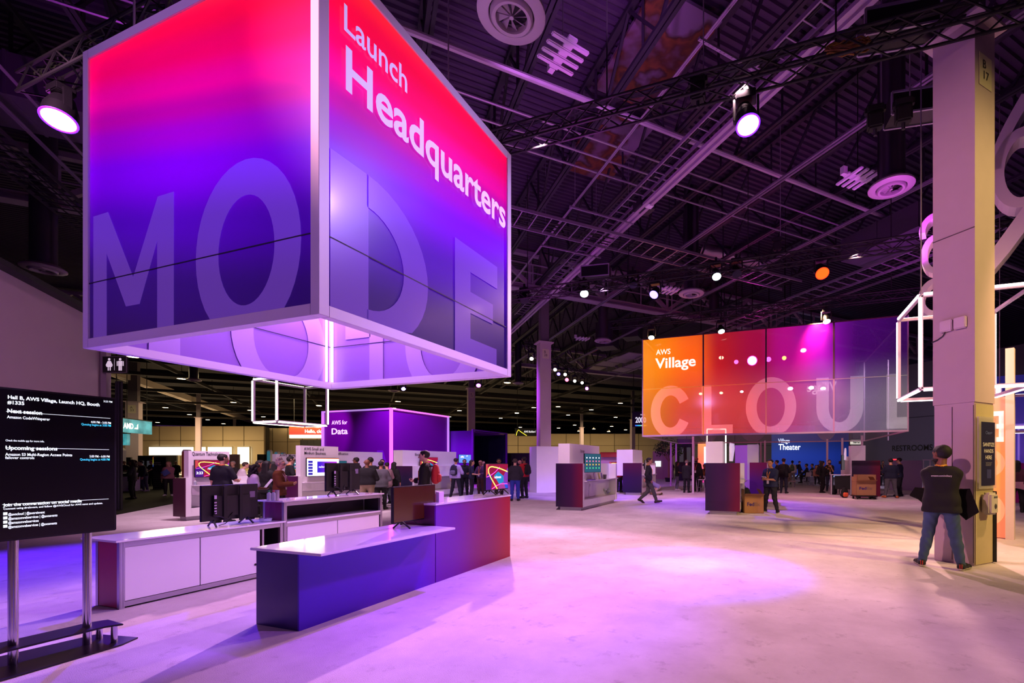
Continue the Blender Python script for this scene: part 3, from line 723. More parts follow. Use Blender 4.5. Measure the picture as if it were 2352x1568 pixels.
for i, (u, v, k, col, em, tgt, r, lab) in enumerate(LAMPS):
    if k == 0:
        Y = (4.4, 8.45)[i] if i < 2 else 16.5; zt = TZ
    else: Y, zt = YT[k]
    x = on_y(u, Y); d_ = depth(x, Y); zl = zz(v, d_)
    if k == 2:                                # the far row runs away from the camera along its own truss
        k_ = (u - CX) / FPX; d0, d1 = (29, (1205 - CX) / FPX), (43.3, (1368 - CX) / FPX); a0, a1 = d0[0] * (d0[1] - k_), d1[0] * (d1[1] - k_)
        s_ = a0 / (a0 - a1); d_ = d0[0] + (d1[0] - d0[0]) * s_ if u > 1200 else 30; x, Y = dp(u, d_); zl = zz(v, d_); zt = 9.2 if u > 1200 else 13.35
    o = copy_tree(lproto); o['label'] = lab
    aim = Vector(tgt) - Vector((x, Y, zl)); aim.normalize()
    z0 = zl + .36 - aim.z * .15
    o.location = (x - aim.x * .15, Y - aim.y * .15, z0)
    lamp_head(o, aim, col, em, r, .34 * r / .16)
    gap = (zt - (.17 if k < 2 else 0)) - (z0 + .22)
    if gap > .02: MB().cyl((0, 0, .2), (0, 0, gap + .22), .03, 8).build('drop_pole', BLACKP, o)
for o in [lproto] + list(lproto.children): bpy.data.objects.remove(o)
# moving-head lamps, chain motors and cases on the near truss (unlit)
for (u, v, Y, lab) in ((1603, 205, 8.45, 'unlit black moving-head lamp standing on the near truss'), (2010, 270, 9.6, 'black chain motor hanging on the truss beside the near pillar'),
                       (1785, 560, 16.5, 'black chain motor on the second truss left of the orange lamp'), (2075, 255, 9.6, 'second black chain motor by the near pillar, closer to it')):
    x = on_y(u, Y); d_ = depth(x, Y); zc = zz(v, d_)
    t = thing('truss_motor', lab, 'stage equipment', (x, Y, zc))
    MB().box(-.13, .13, -.1, .1, -.22, .05).build('motor_body', BLACKM, t, bevel=.03)
    MB().box(-.17, .17, -.08, .08, .05, .22).build('motor_gearbox', BLACKM, t, bevel=.04)
    MB().cyl((.1, 0, .2), (.1, 0, 13.2 - zc), .012, 6).build('hoist_chain', CON, t)
    MB().cyl((0, 0, -.2), (0, 0, -.33), .03, 8).build('hook', STEELD, t)
for (u, v, Y, wd, lab) in ((2062, 60, 8.9, .55, 'black equipment case with a silver frame on the near truss by the pillar'), (2105, 245, 10.5, .5, 'black equipment case with purple edges beside the near pillar'),
                           (1369, 625, 16.8, .55, 'black equipment case on the second truss above the girder')):
    x = on_y(u, Y); d_ = depth(x, Y); zc = zz(v, d_)
    t = thing('truss_case', lab, 'stage equipment', (x, Y, zc), .12)
    MB().box(-wd, wd, -.2, .2, -.22, .2).build('case_shell', BLACKP, t)
    mb = MB()
    for s in (-.22, .2):
        for yy in (-.21, .21): mb.bar((-wd, yy, s), (wd, yy, s), .035)
    for xx in (-wd, wd):
        for yy in (-.21, .21): mb.bar((xx, yy, -.22), (xx, yy, .2), .035)
    mb.build('case_edging', M('case_edge', 'A79AB4', .4, .5), t)
# coil of yellow cable on the near truss
x = on_y(1950, 8.45); zc = zz(120, depth(x, 8.45))
mb = MB()
for k in range(9):
    r = .3 + random.uniform(-.05, .06); ph = random.random()
    mb.tube([(r * math.cos(a) + .04 * math.sin(3 * a + ph), random.uniform(-.03, .03) + .1 * math.sin(a + ph), .42 * r * math.sin(a) + .02 * k) for a in np.linspace(0, 6.28, 22)[:-1]], .011, 5, True)
o = mb.build('cable_coil', M('yellow_cable', '8A6420', .5)); o.location = (x, 8.45, zc); tag(o, 'loose coil of yellow cable lying on the near truss', 'cable')
# red leaning pole lamp bar seen in the roof beyond the middle pillar
o = MB().cyl((*dp(1302, 40), zz(835, 40)), (*dp(1410, 40), zz(785, 40)), .05, 8).build('red_pipe', M('red_pipe_paint', 'C2242E', .5)); tag(o, 'thin red sprinkler pipe slanting beyond the middle pillar', 'pipe')
# warm high-bay lamps of the neighbouring hall
def highbay():
    t = thing('high_bay_lamp', 'round warm high-bay lamp glowing under the roof of the far hall', 'ceiling light', (0, 0, 0), 0, 'warm high-bay lamps of the far hall')
    MB().lathe([(.08, .34), (.14, .3), (.4, .02), (.42, 0), (.40, .0), (.12, .26)], n=16, cap=False).build('reflector', M('reflector_metal', '9A8A70', .4, .5), t, True)
    MB().lathe([(.001, .02), (.39, .02)], n=16).build('lamp_disc', M('warm_lamp', 'FFE9BE', .5, emit=9), t)
    return t
hbp = highbay(); used = False
HB = [(305, 820), (417, 870), (487, 902), (536, 924), (608, 966), (380, 936), (435, 952), (477, 964), (513, 973), (362, 970), (574, 942), (665, 912), (732, 931), (718, 913), (733, 932), (605, 957), (647, 976),
      (914, 922), (904, 937), (925, 898), (1117, 908), (1165, 879), (1055, 943), (1187, 948), (1032, 957), (1226, 936), (1187, 949), (1240, 965), (1195, 981), (1282, 918), (1282, 934),
      (1425, 926), (1358, 941), (1305, 953), (1414, 958), (1320, 976), (1361, 967), (1405, 979), (1437, 987), (1475, 947), (1283, 983), (1364, 985), (1398, 991), (1330, 990), (1150, 960), (1105, 955), (1150, 940)]
random.shuffle(HB)
for (u, v) in HB:
    d_ = min(96, FPX * (10.8 - EYE) / (HY - v)); z_ = zz(v, d_)
    o = hbp if not used else copy_tree(hbp); used = True; place(o, (*dp(u, d_), z_), 0); MB().cyl((0, 0, .3), (0, 0, 13.34 - z_), .025, 5).build('hanger_rod', BLACKM, o)

# ================================================================ HANGING CUBE
X0, X1, Y0, Y1, Z0, Z1 = -7.93, -4.0, 3.19, 6.6, 3.0, 6.62
FR = M('cube_frame_white', 'E2D6F2', .4)
cube = thing('hanging_sign_cube', 'huge hanging cube sign glowing red to purple, reading Launch Headquarters', 'hanging sign', (0, 0, 0))
f_ = .11
def frame_edge(a, b, nm='frame_beam'): return MB().bar(a, b, f_, f_).build(nm, FR, cube, bevel=.004)
e = f_ / 2
for x in (X0 + e, X1 - e):
    for y in (Y0 + e, Y1 - e): frame_edge((x, y, Z0), (x, y, Z1))
for z in (Z0 + e, Z1 - e):
    for y in (Y0 + e, Y1 - e): frame_edge((X0 + f_, y, z), (X1 - f_, y, z))
    for x in (X0 + e, X1 - e): frame_edge((x, Y0 + f_, z), (x, Y1 - f_, z))
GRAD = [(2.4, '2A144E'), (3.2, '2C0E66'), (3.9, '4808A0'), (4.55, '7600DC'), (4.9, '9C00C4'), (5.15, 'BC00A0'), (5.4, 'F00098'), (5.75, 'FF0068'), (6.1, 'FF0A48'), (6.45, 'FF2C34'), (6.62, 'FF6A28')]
def fabric(name, lighten=0., emit=.34, back=False):
    if name in MATS: return MATS[name]
    m, nt, b, out = nodes(name); L = nt.links
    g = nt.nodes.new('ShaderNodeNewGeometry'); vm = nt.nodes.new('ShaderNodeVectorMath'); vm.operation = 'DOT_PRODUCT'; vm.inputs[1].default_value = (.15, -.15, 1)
    L.new(g.outputs['Position'], vm.inputs[0])            # printed gradient, tilted from the near corner to paint in the glow
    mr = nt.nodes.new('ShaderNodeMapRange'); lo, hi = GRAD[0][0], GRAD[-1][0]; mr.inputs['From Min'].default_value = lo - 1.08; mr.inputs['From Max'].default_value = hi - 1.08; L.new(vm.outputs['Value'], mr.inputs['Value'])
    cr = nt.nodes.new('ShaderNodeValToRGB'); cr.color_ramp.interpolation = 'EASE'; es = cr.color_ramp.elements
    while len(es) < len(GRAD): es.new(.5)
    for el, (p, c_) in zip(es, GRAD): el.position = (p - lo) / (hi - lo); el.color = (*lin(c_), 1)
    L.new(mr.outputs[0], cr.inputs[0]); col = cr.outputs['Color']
    if lighten:
        mx = nt.nodes.new('ShaderNodeMix'); mx.data_type = 'RGBA'; mx.inputs[0].default_value = lighten
        mx.inputs[7].default_value = (*lin('B070FF'), 1); L.new(col, mx.inputs[6]); col = mx.outputs[2]
    L.new(col, b.inputs['Base Color']); b.inputs['Roughness'].default_value = .28; b.inputs['Coat Weight'].default_value = .25; b.inputs['Coat Roughness'].default_value = .12
    L.new(col, b.inputs['Emission Color']); b.inputs['Emission Strength'].default_value = emit
    tr = nt.nodes.new('ShaderNodeBsdfTranslucent'); L.new(col, tr.inputs['Color'])
    mxs = nt.nodes.new('ShaderNodeMixShader'); mxs.inputs[0].default_value = .45
    L.new(b.outputs[0], mxs.inputs[1]); L.new(tr.outputs[0], mxs.inputs[2]); L.new(mxs.outputs[0], out.inputs['Surface'])
    MATS[name] = m; return m
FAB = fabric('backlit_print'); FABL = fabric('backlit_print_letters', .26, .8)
INN = M('fabric_reverse', '9A70D8', .5)
def pan(a, b, c, d, mat, name='fabric_panel'): return MB().quad(a, b, c, d).build(name, mat, cube)
yf, xr = Y0 + .02, X1 - .02
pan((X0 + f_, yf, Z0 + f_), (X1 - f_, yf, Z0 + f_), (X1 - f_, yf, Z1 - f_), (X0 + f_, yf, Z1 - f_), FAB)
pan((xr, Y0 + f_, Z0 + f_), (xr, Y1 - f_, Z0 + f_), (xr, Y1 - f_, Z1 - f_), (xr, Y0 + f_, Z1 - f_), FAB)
pan((X1 - f_, Y1 - .06, Z0 + f_), (X0 + f_, Y1 - .06, Z0 + f_), (X0 + f_, Y1 - .06, Z1 - f_), (X1 - f_, Y1 - .06, Z1 - f_), INN)
pan((X0 + .06, Y1 - f_, Z0 + f_), (X0 + .06, Y0 + f_, Z0 + f_), (X0 + .06, Y0 + f_, Z1 - f_), (X0 + .06, Y1 - f_, Z1 - f_), INN)
# big word MODE wrapping the lower half, upper words on the right face
zb = Z0 + f_ + .02; rx, ry = Vector((1, 0, 0)), Vector((0, 1, 0)); up = (0, 0, 1)
def poly_letter(poly_list, o, a, mat, th=.004, name='big_letter'):
    mb = MB()
    for poly in poly_list: mb.slab(poly, o, a, (0, 0, 1), th)
    return mb.build(name, mat, cube)
def ring(cx, cy_, rx_, ry_, w_, z_min=None, n=40):
    out = []
    for i in range(n):
        t0, t1 = 2 * math.pi * i / n, 2 * math.pi * (i + 1) / n
        P = [(cx + rx_ * math.cos(t0), cy_ + ry_ * math.sin(t0)), (cx + rx_ * math.cos(t1), cy_ + ry_ * math.sin(t1)),
             (cx + (rx_ - w_) * math.cos(t1), cy_ + (ry_ - w_) * math.sin(t1)), (cx + (rx_ - w_) * math.cos(t0), cy_ + (ry_ - w_) * math.sin(t0))]
        if z_min is not None:
            if min(p[1] for p in P) < z_min: P = [(x, max(y, z_min)) for x, y in P]
            if max(p[1] for p in P) - z_min < .005: continue
        out.append(P)
    return out
# heights in metres above the lower frame edge; the words run off the bottom
oL = (X0, Y0 + .016, Z0); oR = (X1 - .016, Y0, Z0)
w0 = f_ + .005
Lh = 1.58
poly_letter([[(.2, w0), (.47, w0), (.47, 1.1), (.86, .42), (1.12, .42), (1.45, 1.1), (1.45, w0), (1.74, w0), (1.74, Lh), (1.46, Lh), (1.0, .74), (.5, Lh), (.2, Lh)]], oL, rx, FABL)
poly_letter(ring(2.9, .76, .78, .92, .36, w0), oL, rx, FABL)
D = [[(.13, w0), (.58, w0), (.58, Lh + .06), (.13, Lh + .06)]]
for i in range(20):
    t0, t1 = -math.pi / 2 + math.pi * i / 20, -math.pi / 2 + math.pi * (i + 1) / 20
    c = (.56, .76); P = [(c[0] + .92 * math.cos(t0), c[1] + .88 * math.sin(t0)), (c[0] + .92 * math.cos(t1), c[1] + .88 * math.sin(t1)),
                        (c[0] + .52 * math.cos(t1), c[1] + .54 * math.sin(t1)), (c[0] + .52 * math.cos(t0), c[1] + .54 * math.sin(t0))]
    P = [(x, max(y, w0)) for x, y in P]
    if max(p[1] for p in P) - w0 > .01: D.append(P)
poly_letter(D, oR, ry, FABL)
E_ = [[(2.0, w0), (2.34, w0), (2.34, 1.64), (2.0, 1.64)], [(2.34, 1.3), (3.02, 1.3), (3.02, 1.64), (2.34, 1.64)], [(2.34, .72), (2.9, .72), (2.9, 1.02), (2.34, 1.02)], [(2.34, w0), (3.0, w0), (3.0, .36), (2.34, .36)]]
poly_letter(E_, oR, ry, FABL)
# reversed letters seen on the inside of the far panels
INL = M('fabric_reverse_letters', 'B796EA', .5)
oB = (X1 - .3, Y1 - .075, Z0); poly_letter(ring(1.0, .7, .8, 1.0, .33, w0), oB, -rx, INL, -.004); poly_letter([[(2.3, w0), (2.62, w0), (2.62, 1.6), (2.3, 1.6)], [(2.6, .9), (3.2, .9), (3.2, 1.2), (2.6, 1.2)]], oB, -rx, INL, -.004)
oC = (X0 + .075, Y0 + .2, Z0); poly_letter(ring(2.2, .7, .8, 1.0, .33, w0), oC, ry, INL, .004); poly_letter([[(.4, w0), (.75, w0), (.75, 1.6), (.4, 1.6)]], oC, ry, INL, .004)
CW = M('cube_lettering', 'D8C0FF', .5, emit=.4)
hz = lambda u, v: zz(v, depth(X1, on_x(u, X1)))
def onR(u): return on_x(u, X1)
text('Launch', 'lettering', (X1 + .004, onR(789), 5.9), ry, up, .27, CW, cube, width=onR(934) - onR(789), bold=.012)
text('Headquarters', 'lettering', (X1 + .004, onR(793), 5.33), ry, up, .44, CW, cube, width=onR(1160) - onR(793), bold=.02)
# panel seam, light strips inside
SEAM = M('fabric_seam', '1E0E40', .7)
mb = MB().bar((X0 + f_, Y0 + .012, Z0 + .78), (X1 - f_, Y0 + .012, Z0 + .78), .006, .012).bar((X1 - .012, Y0 + f_, Z0 + .78), (X1 - .012, Y1 - f_, Z0 + .78), .006, .012)
mb.bar((X0 + f_, Y1 - .085, Z0 + .78), (X1 - f_, Y1 - .085, Z0 + .78), .006, .012).bar((X0 + .085, Y0 + f_, Z0 + .78), (X0 + .085, Y1 - f_, Z0 + .78), .006, .012)
mb.build('panel_seam', SEAM, cube)
LEDC = M('cube_led_strip', 'FFE2D8', .5, emit=3.5)
for (a, b) in (((X0 + .16, Y1 - .13, Z0 + .12), (X0 + .16, Y1 - .13, Z1 - .12)), ((X0 + .1, Y1 - .2, Z0 + .12), (X0 + .1, Y1 - .2, Z1 - .12)),
               
               ((X0 + .15, Y0 + .14, Z1 - .13), (X1 - .15, Y0 + .14, Z1 - .13)), ((X1 - .14, Y0 + .15, Z1 - .13), (X1 - .14, Y1 - .15, Z1 - .13)),
               ((X0 + .14, Y0 + .14, Z0 + 1.2), (X0 + .14, Y0 + .14, Z1 - .13)), ((X1 - .14, Y0 + .14, Z0 + 1.9), (X1 - .14, Y0 + .14, Z1 - .13))):
    MB().bar(a, b, .022).build('led_strip', LEDC, cube)
mb = MB()
for (x, y) in ((X0 + .4, Y0 + .3), (X1 - .9, Y0 + .3), (X0 + .4, Y1 - .3), (X1 - 1.0, Y1 - .3)): mb.cyl((x, y, Z1), (x, y, 13.2), .012, 6)
mb.build('hanging_chain', CON, cube)

# ================================================================ RECEPTION COUNTERS
GF = G('counter_gradient', 'y', [(3.1, '4400B8'), (4.6, '5600C0'), (5.3, '6E0096'), (6.2, '86065E'), (6.95, 'A2042C')], .4)
GEND = M('counter_end_indigo', '2E1466', .35, noise=.04)
TOPW = M('glossy_white_top', 'E9E4EE', .12, coat=.5)
fx0, fx1 = -4.82, -4.23
c = thing('reception_desk', 'low purple front reception desk with white top, nearest the camera', 'counter', (0, 0, 0))
MB().box(fx1 - .02, fx1, 3.17, 5.06, 0, .738).build('front_panel', GF, c)
MB().box(fx0, fx1 - .021, 3.17, 3.19, 0, .738).build('end_panel', GEND, c)
MB().box(fx0, fx0 + .02, 3.2, 5.06, 0, .738).build('back_panel', WHITE, c)
MB().prism([(fx0 - .03, 3.13), (-3.9, 3.13), (-3.86, 5.0), (fx1 + .01, 5.03), (fx0 - .03, 5.03)], .74, .765).build('desk_top', TOPW, c, bevel=.003)
c = thing('reception_counter', 'tall purple to red front counter standing behind the low purple desk', 'counter', (0, 0, 0))
MB().box(fx1 - .02, fx1 + .002, 5.07, 6.94, 0, 1.03).build('front_panel', GF, c)
MB().box(fx0, fx1 - .021, 5.07, 5.09, 0, 1.03).build('end_panel', G('counter_step', 'y', [(5, '5A1248'), (6, '5A1248')], .4), c)
MB().box(fx0, fx1 - .021, 6.92, 6.94, 0, 1.03).build('end_panel', M('counter_end_red', '9A1030', .4), c)
MB().box(fx0, fx0 + .02, 5.1, 6.9, 0, 1.03).build('back_panel', WHITE, c)
MB().box(fx0 - .03, fx1 + .012, 5.06, 6.96, 1.032, 1.055).build('counter_top', TOPW, c, bevel=.003)
def back_counter(label, name, x0, x1, y0, y1, h, endmat, endname, doors, bay, over0, shelf=None):
    c = thing(name, label, 'counter', (0, 0, 0))
    p = .045
    for (x, y) in ((x1 - p / 2, y0 + p / 2), (x1 - p / 2, y1 - p / 2), (x0 + p / 2, y1 - p / 2), (x0 + p / 2, y0 + p / 2)):
        mb = MB().box(x - p / 2, x + p / 2, y - p / 2, y + p / 2, 0, h)
        for s in (-.012, .012): mb.box(x + p / 2 - .002, x + p / 2 + .003, y + s - .004, y + s + .004, .01, h - .01)
        mb.build('corner_post', ALU, c)
    MB().box(x0 + p, x1 - p, y0 + .004, y0 + .024, .01, h - .004).build('end_panel', endmat, c)
    MB().box(x0 + .004, x0 + .024, y0 + p, y1 - p, .01, h - .004).build('outer_panel', endmat, c)
    MB().box(x0 + p, x1 - p, y1 - .024, y1 - .004, .01, h - .004).build('inner_wall', M('dark_inner_panel', '1E161E', .7), c)
    MB().box(x1 - p + .002, x1 - .006, y0 + p, y1 - p, .02, .075).build('bottom_rail', ALU, c)
    MB().box(x1 - p + .002, x1 - .002, y0 + p, y1 - p, h - .06, h - .006).build('top_rail', ALU, c)
    zt = h - .06 if shelf is None else shelf - .06
    for (a, b, kn) in doors:
        d = MB().box(x1 - .03, x1 - .01, a, b, .08, zt).build('door_panel', WHITE, c, bevel=.002)
        if kn: MB().cyl((x1 - .012, kn, .2), (x1 - .004, kn, .2), .016, 12).build('lock', BLACKP, d)
    if shelf is not None:
        MB().box(x0 + .03, x1 + .004, y0 + p, y1 - p, shelf - .025, shelf).build('shelf', TOPW, c)
        MB().box(x1 - p + .002, x1 - .002, y0 + p, y1 - p, shelf - .075, shelf - .027).build('shelf_rail', ALU, c)
        MB().box(x0 + .026, x0 + .034, y0 + p, y1 - p, shelf, h - .06).build('bay_back', M('dark_inner_panel'), c)
    if bay:
        MB().box(x0 + .05, x1 - .3, bay[0], bay[1], .08, h - .06).build('bay_back', M('dark_inner_panel'), c)
        MB().box(x1 - .3, x1 - .02, bay[0], bay[1], .08, .1).build('bay_floor', GREYW, c)
        MB().box(x1 - .04, x1 - .004, bay[0] - .012, bay[0] + .012, .07, h - .06).build('bay_stile', ALU, c)
    MB().box(x0 - over0, x1 + .03, y0 - .04, y1 + .02, h, h + .022).build('counter_top', TOPW, c, bevel=.003)
    return c
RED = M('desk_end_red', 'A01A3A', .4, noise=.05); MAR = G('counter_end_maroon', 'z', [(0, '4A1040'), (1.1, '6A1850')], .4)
back_counter('low white back desk with a red end panel and grey framed doors', 'reception_desk', -7.15, -6.7, 2.98, 4.78, .735, RED, '', [(3.03, 3.74, None), (3.75, 4.46, 4.4)], (4.5, 4.73), .2)
tc_ = back_counter('tall white back counter with a maroon end, open dark bay and two doors below', 'reception_counter', -7.14, -6.7, 4.79, 6.6, 1.03, MAR, '', [(4.85, 5.68, 4.9), (5.69, 6.54, 6.48)], None, .06, shelf=.74)
MB().tube([(-7.09, 5.95, 1.0), (-7.05, 5.9, .9), (-7.0, 5.7, .8), (-6.85, 5.62, .75)], .006, 5).build('loose_cable', BLACKP, tc_)

# ---------------------------------------------------------------- screens
def art_mat(name, seed):
    if name in MATS: return MATS[name]
    m, nt, b, out = nodes(name); tc = nt.nodes.new('ShaderNodeTexCoord')
    mp = nt.nodes.new('ShaderNodeMapping'); mp.inputs['Location'].default_value = (seed, .3, .1); mp.inputs['Scale'].default_value = (1.6, 1.6, 1.1)
    vo = nt.nodes.new('ShaderNodeTexVoronoi'); vo.inputs['Scale'].default_value = 1.5
    nt.links.new(tc.outputs['Generated'], mp.inputs[0]); nt.links.new(mp.outputs[0], vo.inputs['Vector'])
    sp = nt.nodes.new('ShaderNodeSeparateXYZ'); nt.links.new(vo.outputs['Color'], sp.inputs[0])
    cr = nt.nodes.new('ShaderNodeValToRGB'); e = cr.color_ramp.elements; e[0].color = (*lin('7A0A46'), 1); e[1].color = (*lin('2A2AD8'), 1)
    for p, cc in ((.25, 'C01030'), (.4, '30108A'), (.55, '1550E8'), (.7, '12A0C8'), (.85, 'E04A18')): k = e.new(p); k.color = (*lin(cc), 1)
    nt.links.new(sp.outputs[0], cr.inputs[0]); b.inputs['Base Color'].default_value = (.01, .01, .01, 1); b.inputs['Roughness'].default_value = .2
    nt.links.new(cr.outputs[0], b.inputs['Emission Color']); b.inputs['Emission Strength'].default_value = .75
    MATS[name] = m; return m
CURVE = M('screen_curve_yellow', 'E8F060', .5, emit=1.1); CURVE2 = M('screen_curve_teal', '40E0D0', .5, emit=1.0); CURVE3 = M('screen_curve_pink', 'E04AC0', .5, emit=.9)
def screen(name, label, loc, rz, w_, h, kind='art', stand='feet', cat='screen', group=None, th=.04):
    """the picture faces local -Y; the origin is the middle of the lower edge"""
    t = thing(name, label, cat, loc, rz, group)
    MB().box(-w_ / 2, w_ / 2, 0, th, 0, h).box(-w_ * .32, w_ * .32, th, th + .035, h * .12, h * .7).build('housing', BLACKP, t, bevel=.004)
    iw, ih = w_ / 2 - .012, h - .012; y = -.002
    if kind == 'art':
        MB().quad((-iw, y, .014), (iw, y, .014), (iw, y, ih), (-iw, y, ih)).build('display', art_mat('invent_art', 0.2), t)
        def cv(pts, mat, r):
            mb = MB()
            for i in range(len(pts) - 1): mb.bar((pts[i][0] * iw, y - .003, h * pts[i][1]), (pts[i + 1][0] * iw, y - .003, h * pts[i + 1][1]), .004, r, up=(0, 1, 0)) if False else mb.bar((pts[i][0] * iw, y - .003, h * pts[i][1]), (pts[i + 1][0] * iw, y - .003, h * pts[i + 1][1]), r, .004, up=(0, 1, 0))
            return mb.build('light_ribbon', mat, t)
        cv([(-.02 + .0, .04), (-.3, .25), (-.6, .48), (-.78, .66), (-.8, .78), (-.7, .86), (-.5, .88), (-.1, .85), (.4, .78), (.95, .68)], CURVE, .02 * h / .5)
        cv([(-.95, .5), (-.6, .56), (-.2, .68), (.2, .86)], CURVE3, .012)
        cv([(-.5, .05), (-.1, .16), (.3, .22), (.95, .2)], CURVE3, .014)
        text('re:Invent', 'lettering', (-iw * .3, y - .004, h * .44), (1, 0, 0), (0, 0, 1), h * .1, SCRT, t, width=iw * .62, bold=.02)
    elif kind == 'clock':
        pass
    elif kind == 'dark':
        MB().quad((-iw, y, .014), (iw, y, .014), (iw, y, ih), (-iw, y, ih)).build('display', M('rust_dark_screen', '2A0E0C', .18, coat=.3, emit=.06, ecol='B04030'), t)
    elif kind == 'slides':
        MB().quad((-iw, y, .014), (iw, y, .014), (iw, y, ih), (-iw, y, ih)).build('display', M('slide_white', 'F2F6FF', .3, emit=.95), t)
        MB().box(-iw, iw, y - .003, y, ih - h * .035, ih).build('title_bar', M('slide_orange', 'D8703A', .4, emit=.6), t)
        MB().box(-iw * .38, iw * .86, y - .004, y, h * .2, h * .8).build('slide', G('slide_grad', 'x', [(0, '2A1AB0'), (1, '9A30C0')], .4, .8, 'gen'), t)
        text('re:Invent', 'lettering', (-iw * .3, y - .006, h * .46), (1, 0, 0), (0, 0, 1), h * .11, SCRT, t, width=iw * .55, bold=.02)
        for k in range(5): MB().box(-iw * .92, -iw * .66, y - .004, y, h * (.08 + .16 * k), h * (.2 + .16 * k)).build('slide_thumbnail', M('thumb_blue', '2C2AA0', .4, emit=.6), t)
    elif kind == 'diagram':
        MB().quad((-iw, y, .014), (iw, y, .014), (iw, y, ih), (-iw, y, ih)).build('display', M('slide_teal', '1E5A66', .3, emit=.55), t)
        for k, cc in enumerate(('4AD88A', 'F0C040', 'F07A9A', 'E8F0F0')):
            mb = MB()
            for j in range(5):
                xx = -iw * .75 + iw * .38 * j; zz_ = h * (.2 + .18 * k); mb.box(xx - iw * .06, xx + iw * .06, y - .004, y, zz_, zz_ + h * .07)
            mb.build('diagram_icon', M('icon_' + cc, cc, .4, emit=.8), t)
    elif kind == 'grey':
        MB().quad((-iw, y, .014), (iw, y, .014), (iw, y, ih), (-iw, y, ih)).build('display', M('screen_grey', '7A8A86', .3, emit=.12), t)
    elif kind == 'sky':
        MB().quad((-iw, y, .014), (iw, y, .014), (iw, y, ih), (-iw, y, ih)).build('display', M('slide_sky', '5E96D8', .3, emit=.7), t)
        mb = MB()
        for (a, b, r) in ((-.6, .7, .1), (-.45, .75, .12), (-.3, .7, .1), (.3, .82, .06), (.38, .85, .07)): mb.ball((a * iw, y - .002, h * b), r * h, 10, (1.2, .05, .8))
        mb.build('cloud_icon', M('slide_cloud', 'EAF2FF', .4, emit=.8), t)
    if stand == 'feet':
        for s in (-1, 1):
            mb = MB().bar((s * w_ * .3, th / 2, .02), (s * w_ * .3 - s * .02, -.11, -.075), .016).bar((s * w_ * .3, th / 2, .02), (s * w_ * .3 + s * .02, .13, -.075), .016).bar((s * w_ * .3, th / 2, .04), (s * w_ * .3, th / 2, -.03), .02)
            mb.build('foot', BLACKP, t)
        MB().tube([(.0, th + .02, h * .2), (.03, th + .06, .02), (.08, .05, -.05), (.14, .02, -.07)], .005, 5).build('power_cable', BLACKP, t)
    elif stand == 'arm':
        MB().box(-.06, .06, th + .03, th + .16, h * .4, h * .6).build('wall_bracket', BLACKM, t)
    return t
# facing +X means local -Y -> +X : rz = +90deg ; facing -X : rz = -90deg
ym = (on_x(903, -4.42) + on_x(1000, -4.42)) / 2; wt = on_x(1000, -4.42) - on_x(903, -4.42)
screen('desk_monitor', 'monitor with a dark rust-brown picture standing on the low purple desk', (-4.42, ym, .765 + .078), rad(90), wt, .46, 'dark')
ym = (on_x(1115, -4.5) + on_x(1167, -4.5)) / 2; wt = on_x(1167, -4.5) - on_x(1115, -4.5)
t = screen('desk_monitor', 'bright monitor with colourful art standing on the red end of the tall front counter', (-4.5, ym, 1.055 + .078), rad(90), wt, .46, 'art')
def back_details(t, w_, h):
    for k, z in enumerate((.62, .5, .42, .34, .26, .2)): MB().box(w_ * .28, w_ * .32, .076, .08, h * z, h * (z + (.1 if k == 0 else .035))).build('port', M('port_white', 'CDBBE0', .5), t)
    MB().box(-.44 * w_, -.34 * w_, .0405, .0425, h * .6, h * .78).build('rating_label', M('label_grey', '7A6C8A', .6), t)
    for s in (-1, 1): MB().box(s * w_ * .14 - .02, s * w_ * .14 + .02, .0755, .092, -.02, h * .96).build('stand_column', BLACKM, t)
    MB().tube([(w_ * .3, .085, h * .25), (w_ * .36, .1, h * .16), (w_ * .25, .1, .06), (w_ * .1, .09, .02), (.0, .08, h * .2)], .006, 5).build('signal_cable', BLACKP, t)
for (u0, u1, X, zb_, lab) in ((458, 588, -6.98, .757, 'black monitor seen from behind on the low white back desk'), (745, 823, -6.98, 1.052, 'black monitor seen from behind on the tall white back counter')):
    y0, y1 = on_x(u0, X), on_x(u1, X)
    t = screen('desk_monitor', lab, (X, (y0 + y1) / 2, zb_ + .078), rad(-90), y1 - y0, .47, 'sky'); back_details(t, y1 - y0, .47)
# small things on the counters
def bottle(loc, label, r, h, bodymat, capmat, group=None):
    t = thing('bottle', label, 'bottle', loc, 0, group)
    MB().lathe([(r * .92, 0), (r, .01), (r, h * .7), (r * .45, h * .82), (r * .45, h * .86)], n=14).build('bottle_body', bodymat, t, True)
    MB().lathe([(r * .5, h * .86), (r * .5, h), (.001, h)], n=12).build('cap', capmat, t, True); return t
PL = M('clear_plastic', 'BFC8D8', .15, alpha=.7)
yb = lambda u, X=-6.85: on_x(u, X)
bottle((-6.85, yb(618), 1.052), 'small clear bottle with a green cap, at the maroon end of the tall back counter', .028, .15, PL, M('cap_green', '1E8A4A', .4))
bottle((-6.83, yb(626), 1.052), 'small clear bottle with a red cap beside the steel cup', .026, .15, PL, M('cap_red', 'C02838', .4))
t = thing('steel_cup', 'brushed steel cup beside the red-capped bottle on the tall back counter', 'cup', (-6.85, yb(634), 1.052))
MB().lathe([(.034, 0), (.04, .005), (.042, .15), (.038, .15), (.036, .02), (.001, .015)], n=18).build('cup_body', ALU, t, True)
t = thing('glass_dish', 'clear glass dish with a black cable beside the monitor back on the low desk', 'dish', (-6.85, yb(585) + .15, .757))
MB().lathe([(.05, 0), (.07, .005), (.08, .05), (.076, .05), (.066, .01), (.001, .008)], n=18).build('dish_body', PL, t, True)
